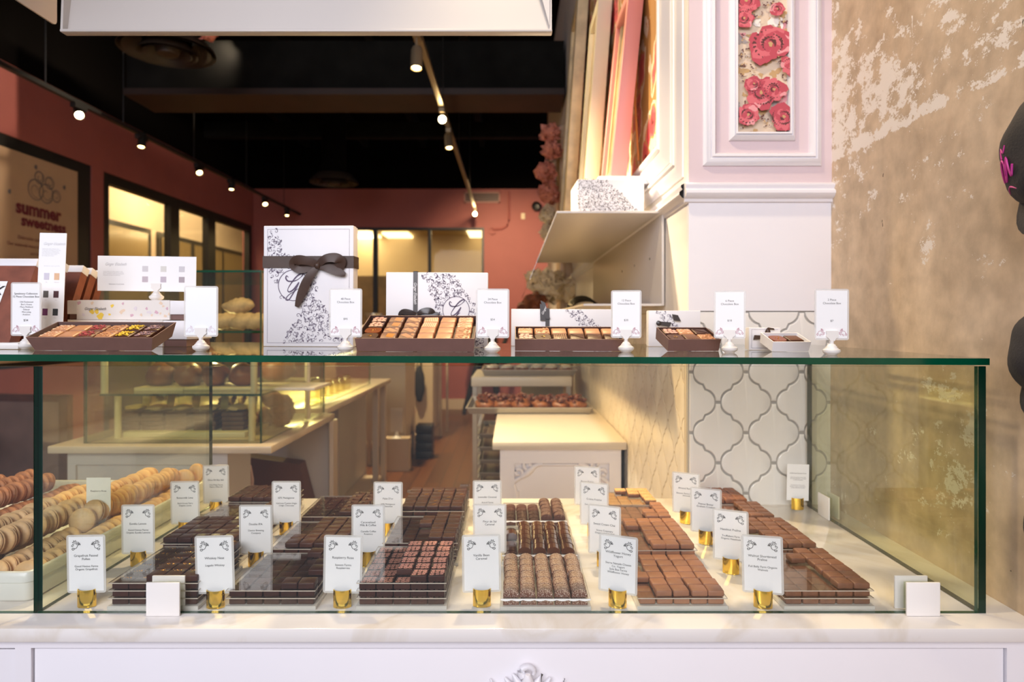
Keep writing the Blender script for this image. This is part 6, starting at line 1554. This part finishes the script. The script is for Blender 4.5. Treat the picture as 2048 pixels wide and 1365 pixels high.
m = MB(); Xa, Xb = at(385, 778, 2.60)[0], at(640, 778, 2.60)[0]
m.b2(Xa, Xb, 2.53, 2.75, zsh, zsh+0.012, bev=0.002); o = m.build('serving_board', pm('cream_post', (0.74, 0.68, 0.54), 0.35)); tag(o, 'cream serving board under brown loaves on the upper shelf', 'board')
for k, (px, r) in enumerate(((322, 0.052), (378, 0.052), (432, 0.050), (487, 0.055), (556, 0.078))):
    Yl = 2.62 if k < 4 else 2.98; X = (px-1024)*Yl/F
    loaf(X, Yl, zsh+(0.0125 if k < 4 else 0.001), r*(1.0 if k < 4 else 1.05), 0.06, 0.052 if k < 4 else 0.062, LOAFM, '%s brown loaf from the left on the upper shelf of the pastry case' % ORD[k], 'brown loaves in the pastry case', 60+k)
m = MB(); X = at(318, 778, 2.60)[0]; m.b2(X-0.06, Xa-0.002, 2.53, 2.75, zsh, zsh+0.012); o = m.build('serving_board', pm('cream_post', (0.74, 0.68, 0.54), 0.35)); tag(o, 'cream serving board under the speckled loaves on the upper shelf', 'board')
for k, px in enumerate((350, 408)):
    X = (px-1024)*2.70/F; loaf(X, 2.72, zsh+0.0125+0.06, 0.06, 0.05, 0.045, pm('speckled_loaf', (0.34, 0.18, 0.09), 0.5, noise=0.3, nscale=30), ['speckled tan loaf on top of the brown loaves, left', 'speckled tan loaf on top of the brown loaves, right'][k], 'brown loaves in the pastry case', 80+k)
# sugared croissants on the top shelf
zt3 = CT+Hc*0.645+0.009
for k, (px, py, s, lab) in enumerate([(470, 662, 1.0, 'sugared almond croissant on top of the pile in the pastry case'), (445, 684, 1.1, 'sugared croissant at lower left of the pile'), (488, 690, 1.3, 'long sugared croissant at the front of the pile'), (510, 684, 0.9, 'sugared croissant at lower right of the pile, beside the gift box'), (415, 672, 0.9, 'browner croissant at the far left behind the blank sign')]):
    X, Y, Z = at(px, py, 2.55); row = 0 if k == 0 else -1
    m = MB(); A = [(-1.15+2.3*i/16) for i in range(17)]; m.tube([(0.060*s*math.sin(a)*1.15, 0.03*(math.cos(a)-0.6), 0.004*math.sin(3*a)) for a in A], [max(0.006, 0.034*math.cos(a*1.25))*(0.86+0.16*abs(math.sin(i*1.15))) for i, a in enumerate(A)], 12); o = m.build('croissant', SUGAR if k < 4 else DOUGH, None, (X, Y+(0.03 if k == 0 else 0), (zt3+0.036) if k else (zt3+0.098)), smooth=60); tag(o, lab, 'croissant', 'sugared croissants')
# lower shelf: wrapped stacks with tags, pastries
for k, px in enumerate((272, 318, 366, 420, 475)):
    X = (px-1024)*2.60/F
    for j in range(4):
        m = MB(); m.b2(-0.043, 0.043, -0.05, 0.05, 0, 0.017, bev=0.003); o = m.build('chocolate_bar', pm('brown_wrapped_bar', (0.12, 0.055, 0.03), 0.5, noise=0.3, nscale=20), None, (X, 2.60, CT+0.022+j*0.018), (0, 0, rnd.uniform(-.08, .08))); tag(o, 'brown wrapped bar, %s up in the %s stack, lower pastry case' % (ORD[j], ORD[k]), 'chocolate bar', 'brown wrapped bars in stacks')
    m = MB(); m.lump((0, 0, 0.012), (0.038, 0.045, 0.014), 2, 0.15, 2, k, flat=-0.8); o = m.build('cream_pastry', pm('pale_pastry', (0.62, 0.48, 0.26), 0.5), None, (X, 2.60, CT+0.0945)); tag(o, 'pale round pastry on the %s bar stack from left' % ORD[k], 'pastry', 'pale pastries on stacks')
    m = MB(); m.b2(-0.016, 0.016, 0, 0.001, 0, 0.12); o = m.build('paper_tag', pm('yellowed_paper_tag', (0.62, 0.50, 0.22), 0.6), None, (X-0.02+0.01*k, 2.685, CT+0.0225), (R(-6), R(4), 0)); tag(o, 'tall paper tag behind the %s bar stack from left' % ORD[k], 'tag', 'paper tags in pastry case')
m = MB(); X = at(400, 880, 2.62)[0]; m.b2(-0.24, 0.24, -0.11, 0.14, 0, 0.021, bev=0.003); o = m.build('serving_board', pm('cream_post', (0.74, 0.68, 0.54), 0.35), None, (at(395, 880, 2.62)[0], 2.62, CT+0.0005)); tag(o, 'cream serving board under the wrapped bar stacks on the marble', 'board')
for k, (px, py) in enumerate(((545, 800), (570, 808), (552, 835), (580, 838), (530, 840), (594, 825), (560, 820))):
    Y = 2.78+0.03*(k % 3); X = min((px-1024)*Y/F, -1.0); Z = CAMZ-(py-HY)*Y/F
    m = MB(); m.lump((0, 0, 0), (0.042, 0.036, 0.034), 3, 0.25, 2.4, 30+k, rot=(k, k*0.5, k)); o = m.build('pastry', DOUGH if k % 2 == 0 else LOAFM, None, (X, Y, max(Z, CT+0.036)), smooth=60); tag(o, 'golden pastry number %d in the heap at the right end of the case' % (k+1), 'pastry', 'golden pastries in the case')
# knotted twists standing
for k, px in enumerate((446, 466, 486)):
    X = (px-1024)*2.80/F; m = MB(); m.tube([(0.010*math.sin(t*1.3), 0.010*math.cos(t*1.3), t*0.012) for t in range(13)], [0.012+0.005*math.sin(t*1.6) for t in range(13)], 8); o = m.build('cheese_straw', pm('olive_gold_pastry', (0.34, 0.20, 0.06), 0.5, noise=0.4, nscale=30), None, (X, 2.80, CT+0.002), smooth=60); tag(o, '%s twisted golden stick from the left in the pastry case' % ORD[k], 'pastry', 'twisted sticks')

# second marble counter further back with lit glass case
e = empty('marble_counter', (-1.3, 3.35, 0), (0, 0, 0), 'farther marble topped counter with a lit glass case on it', 'counter')
m = MB(); m.b2(-0.7, 0.335, 0, 1.75, CT-0.03, CT, bev=0.003); m.build('marble_top', pm('warm_marble', (0.66, 0.56, 0.42), 0.15), e)
m = MB(); m.b2(-0.7, 0.15, 0.9, 1.7, 0.0, CT-0.03); m.build('cabinet_body', PANG, e)
for y in (1.62, 1.35):
    m = MB(); m.b2(0.275, 0.315, y, y+0.05, 0, CT-0.03); m.build('leg', pm('cream_leg', (0.62, 0.52, 0.40), 0.4), e)
m = MB(); m.b2(-0.6, 0.3, 0.2, 1.6, 0.14, 0.17); m.build('lower_shelf', pm('cream_leg', (0.62, 0.52, 0.40), 0.4), e)
pc2 = empty('pastry_case', (-1.3, 3.45, CT), (0, 0, 0), 'small lit glass case on the farther marble counter', 'display case')
for args in (('front_pane', -0.5, 0.27, 0, 0.006, 0.0005, 0.30, 'Y'), ('side_pane', 0.264, 0.27, 0.007, 1.2, 0.0005, 0.30, 'X'), ('top_pane', -0.5, 0.27, 0, 1.2, 0.30, 0.306, 'Z')):
    slab(*args, [TW, EDGE], pc2)
m = MB()
for k in range(12): m.lathe([(0, 0.009), (0.013, 0.004), (0.013, -0.004), (0, -0.009)], 10, (0.17, 0.30+0.075*k, 0.235)); 
m.build('led_lamps', LED, pc2)
m = MB(); m.b2(-0.3, 0.16, 0.25, 1.15, 0.244, 0.252); m.build('lamp_bar', CHROME, pc2)
light('case_light', 'AREA', (-1.25, 4.1, CT+0.22), 10, (1.0, 0.87, 0.5), (-1.25, 4.1, 0), shape='RECTANGLE', size=0.1, size_y=0.9)
for k in range(6):
    m = MB(); m.lathe([(0, 0), (0.03, 0), (0.032, 0.01), (0.032, 0.07), (0.024, 0.08), (0.024, 0.095), (0, 0.095)], 16); o = m.build('glass_jar', thin_glass('jar_glass', (0.85, 0.82, 0.62)) if 'jar_glass' not in MATS else MATS['jar_glass'], None, (-1.12+0.0*k, 3.62+0.14*k, CT+0.0005), smooth=60); tag(o, '%s small glass jar in the lit case, from the front' % ORD[k], 'jar', 'glass jars in the lit case')
# chair tucked under the near counter
X, Y, Z = at(475, 960, 2.75)
e = empty('pink_chair', (at(475, 960, 2.64)[0], 2.64, 0), (0, 0, R(8)), 'pinkish white plastic chair tucked behind the counter corner', 'chair')
PCH = pm('pinkish_white_plastic', (0.70, 0.50, 0.45), 0.35)
m = MB(); m.prism([(-0.035, 0.45), (0.055, 0.45), (0.060, 0.70), (0.050, 0.76), (-0.02, 0.80), (-0.035, 0.78)], 0, 0.02, 'Y'); m.build('backrest', PCH, e, smooth=None)
m = MB(); m.b2(-0.20, 0.055, -0.0, 0.36, 0.42, 0.45, bev=0.008); m.build('seat', PCH, e)
for x in (-0.18, 0.035):
    for y in (0.02, 0.33): m = MB(); m.tube([(x, y, 0), (x, y, 0.42)], 0.012); m.build('leg', PCH, e)
m = MB(); m.prism([(-0.18, 0.0), (0.14, 0.0), (0.17, 0.45), (0.11, 0.68), (-0.18, 0.72)], 0, 0.09, 'Y'); o = m.build('storage_box', pm('dark_brown_board', (0.14, 0.05, 0.022), 0.6), None, (at(520, 980, 3.1)[0]+0.1, 3.04, 0.0)); tag(o, 'dark brown box under the counter corner behind the pink chair', 'box')

# white cabinets, bins and bags farther back
e = empty('tall_white_cabinet', (-1.30, 6.0, 0), (0, 0, 0), 'cream cabinet on legs at the middle of the back room', 'cabinet')
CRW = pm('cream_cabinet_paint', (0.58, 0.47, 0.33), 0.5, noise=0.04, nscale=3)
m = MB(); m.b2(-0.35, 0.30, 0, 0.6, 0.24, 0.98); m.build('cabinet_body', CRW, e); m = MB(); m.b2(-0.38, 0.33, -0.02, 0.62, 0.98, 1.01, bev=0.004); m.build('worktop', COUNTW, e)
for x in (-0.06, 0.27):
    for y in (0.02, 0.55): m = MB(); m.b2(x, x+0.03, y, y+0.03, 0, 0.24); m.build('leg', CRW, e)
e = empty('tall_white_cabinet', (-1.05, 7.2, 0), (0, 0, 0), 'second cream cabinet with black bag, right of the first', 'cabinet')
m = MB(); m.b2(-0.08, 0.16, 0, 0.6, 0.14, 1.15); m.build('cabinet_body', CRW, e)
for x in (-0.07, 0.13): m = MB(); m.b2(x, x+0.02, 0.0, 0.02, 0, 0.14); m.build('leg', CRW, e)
m = MB(); m.lump((0, 0, 0), (0.06, 0.03, 0.20), 3, 0.1, 2, 4); m.b2(-0.01, 0.01, 0.0, 0.0705, 0.35, 0.365); m.tube([(-0.03, 0, 0.15), (0, 0, 0.36), (0.03, 0, 0.15)], 0.008); o = m.build('black_bag', FABK, None, (-1.035, 7.13, 0.66), smooth=60); tag(o, 'black shoulder bag hanging on the second cream cabinet', 'bag')
for k, x in enumerate((-0.85, -0.80)):
    m = MB(); m.b2(-0.012, 0.012, -0.02, 0.02, 0, 1.2 + 0.1*k); o = m.build('cream_post', CRW, None, (x, 7.6+0.3*k, 0)); tag(o, ['cream upright post right of the black bag, nearer', 'cream upright post right of the black bag, farther'][k], 'post', 'cream posts')
m = MB(); m.lathe([(0, 0), (0.055, 0), (0.075, 0.24), (0.078, 0.25), (0.06, 0.25), (0, 0.03)], 20); o = m.build('pink_bucket', pm('magenta_plastic', (0.45, 0.012, 0.055), 0.4), None, (at(817, 850, 6.9)[0], 6.9, CAMZ-(868-HY)*6.9/F), smooth=50); tag(o, 'magenta plastic bucket on a crate beside the cream cabinet', 'bucket')
for k, (px, py, w_, h_, Y, mt, lab) in enumerate([(817, 872, 0.20, 0.13, 6.9, PAPERC, 'pale crate under the magenta bucket'), (850, 905, 0.20, 0.36, 6.4, BLKM, 'stack of black crates right of the magenta bucket'), (787, 912, 0.20, 0.14, 6.2, BLKM, 'low black bin below the first cream cabinet')]):
    X = (px-1024)*Y/F; Zb_ = max(0.0, CAMZ-(py-HY)*Y/F) if k else CAMZ-(868-HY)*6.9/F-0.131
    if k: Zb_ = 0
    m = MB()
    if k == 1:
        for j in range(4): m.b2(-0.08, 0.08, -0.1, 0.1, j*0.085, j*0.085+0.075, bev=0.004)
    elif k == 0: m.b2(-0.10, 0.10, -0.1, 0.1, 0, Zb_+0.13)
    else: m.b2(-0.16, 0.16, -0.14, 0.14, 0, 0.13, bev=0.01)
    o = m.build('storage_crate', mt, None, (X, Y, 0)); tag(o, lab, 'crate')
e = empty('floor_sign', (at(787, 875, 5.7)[0], 5.85, 0), (0, 0, 0), 'white notice card on a pale stand before the cream cabinet', 'sign')
m = MB(); m.b2(-0.12, 0.12, -0.05, 0.08, 0, CAMZ-(878-HY)*5.8/F); m.build('stand_block', CRW, e); zb9 = CAMZ-(878-HY)*5.8/F
m = MB(); m.lathe([(0.05, 0), (0.02, 0.02), (0.01, 0.06), (0, 0.06)], 16, (0, 0, zb9)); m.build('foot', PLASTW, e)
m = MB(); m.b2(-0.055, 0.055, -0.003, 0.003, zb9+0.05, zb9+0.27); m.build('card', pm('cream_notice_paper', (0.66, 0.60, 0.50), 0.6), e)
# wooden framed board leaning by the left wall, side table
X, Y, Z = at(60, 900, 4.6)
e = empty('wooden_frame', (X, 4.6, 0), (0, 0, R(-8)), 'dark wood framed board standing low at far left behind the macarons', 'frame')
zt4 = CAMZ-(790-HY)*4.6/F; xw = 0.30
m = MB(); m.b2(-0.6, xw, 0, 0.05, zt4-0.05, zt4); m.b2(xw-0.07, xw, 0, 0.05, 0, zt4-0.05); m.b2(-0.6, -0.53, 0, .05, 0, zt4-.05); m.build('frame', WOODF, e)
m = MB(); m.b2(-0.53, xw-0.07, 0.015, 0.03, 0.02, zt4-0.05); m.build('board', pm('grey_tan_board', (0.24, 0.16, 0.13), 0.35, noise=0.2, nscale=4), e)
e = empty('cafe_table', (X-0.25, 4.0, 0), (0, 0, 0), 'pale round cafe table at the far left behind the macarons', 'table')
m = MB(); m.lathe([(0, 0.60), (0.30, 0.60), (0.305, 0.61), (0.30, 0.625), (0, 0.625)], 32); m.build('tabletop', pm('pale_table_top', (0.36, 0.27, 0.21), 0.3), e, smooth=50)
m = MB(); m.lathe([(0, 0), (0.18, 0), (0.17, 0.015), (0.03, 0.03), (0.025, 0.60), (0, 0.60)], 20); m.build('pedestal', BLKM, e, smooth=50)

# things standing far back above the lid line: espresso area
X, Y, Z = at(748, 640, 7.4)
e = empty('coffee_grinder', (X, 7.4, 1.012), (0, 0, 0), 'chrome and white coffee machine in front of the back window', 'machine')
m = MB(); m.lathe([(0, 0), (0.12, 0), (0.12, 0.03), (0.08, 0.05), (0.085, 0.26), (0.06, 0.30), (0.10, 0.42), (0.10, 0.44), (0, 0.44)], 24); m.build('body', CHROME, e, smooth=50)
m = MB(); m.b2(-0.16, -0.10, -0.1, 0.1, 0, 0.30, bev=0.01); m.build('side_panel', PLASTW, e)
e = empty('low_white_cabinet', (X, 7.3, 0), (0, 0, 0), 'low white cabinet under the coffee machine by back window', 'cabinet')
m = MB(); m.b2(-0.5, 0.40, -0.2, 0.4, 0, 0.98); m.build('cabinet_body', CRW, e); m = MB(); m.b2(-0.52, 0.42, -0.22, 0.42, 0.98, 1.01); m.build('worktop', COUNTW, e)

# ------------------------------------------------------------------ the person at the far back, mostly hidden by the signs
def person(x, y):
    e = empty('person', (x, y, 0), (0, 0, 0), 'person in black shirt and black trousers far back near the pink wall', 'person')
    J = [(0, 0, 0.95), (0, 0, 1.18), (0.01, 0, 1.40), (0.01, 0, 1.50),
         (-0.09, 0, 0.90), (-0.22, -0.02, 0.50), (-0.34, 0.0, 0.09), (-0.34, -0.14, 0.05),
         (0.09, 0, 0.90), (0.11, -0.03, 0.50), (0.12, 0.0, 0.09), (0.12, -0.14, 0.05),
         (-0.18, 0, 1.38), (-0.24, -0.02, 1.12), (-0.16, -0.16, 0.96), (-0.12, -0.21, 0.93),
         (0.20, 0, 1.38), (0.26, -0.02, 1.12), (0.20, -0.18, 0.98), (0.17, -0.24, 0.96)]
    E = [(0, 1), (1, 2), (2, 3), (0, 4), (4, 5), (5, 6), (6, 7), (0, 8), (8, 9), (9, 10), (10, 11), (2, 12), (12, 13), (13, 14), (14, 15), (2, 16), (16, 17), (17, 18), (18, 19)]
    Rr = [0.14, 0.12, 0.13, 0.055, 0.095, 0.065, 0.045, 0.038, 0.095, 0.065, 0.045, 0.038, 0.055, 0.042, 0.032, 0.028, 0.055, 0.042, 0.032, 0.028]
    me = bpy.data.meshes.new('body'); me.from_pydata(J, E, []); o = bpy.data.objects.new('body', me); COL.objects.link(o); o.parent = e
    sk = o.modifiers.new('skin', 'SKIN')
    for i, r in enumerate(Rr): me.skin_vertices[0].data[i].radius = (r, r*0.8)
    me.skin_vertices[0].data[0].use_root = True
    o.modifiers.new('sub', 'SUBSURF').levels = 2; o.modifiers['sub'].render_levels = 2
    me.materials.append(FABK)
    SK = pm('skin', (0.52, 0.30, 0.21), 0.5)
    m = MB(); m.lump((0.01, -0.01, 1.62), (0.075, 0.095, 0.115), 3, 0.02, 2, 1); m.lump((0.01, -0.105, 1.605), (0.012, 0.016, 0.02), 2, 0, 1, 1)
    for s in (-1, 1): m.lump((0.01+s*0.076, 0, 1.615), (0.012, 0.02, 0.03), 2, 0, 1, 1)
    m.tube([(0.01, 0, 1.46), (0.01, 0, 1.56)], 0.05, 12)
    for k, (hx, hy_) in enumerate(((-0.115, -0.23), (0.165, -0.26))):
        m.lump((hx, hy_, 0.93), (0.022, 0.045, 0.035), 2, 0, 1, 1)
        for f in range(4): m.tube([(hx-0.015+f*0.010, hy_-0.03, 0.925), (hx-0.018+f*0.012, hy_-0.07-0.004*(f % 3), 0.905), (hx-0.018+f*0.012, hy_-0.08, 0.885)], [0.009, 0.008, 0.006], 6)
        m.tube([(hx+0.018, hy_, 0.94), (hx+0.035, hy_-0.04, 0.93)], [0.010, 0.008], 6)
    m.build('head_and_hands', SK, e, smooth=70)
    m = MB(); m.lump((0.01, 0.012, 1.665), (0.085, 0.10, 0.095), 3, 0.06, 3, 2); m.build('hair', pm('dark_hair', (0.03, 0.015, 0.01), 0.6), e, smooth=70)
person(-0.34, 9.2)
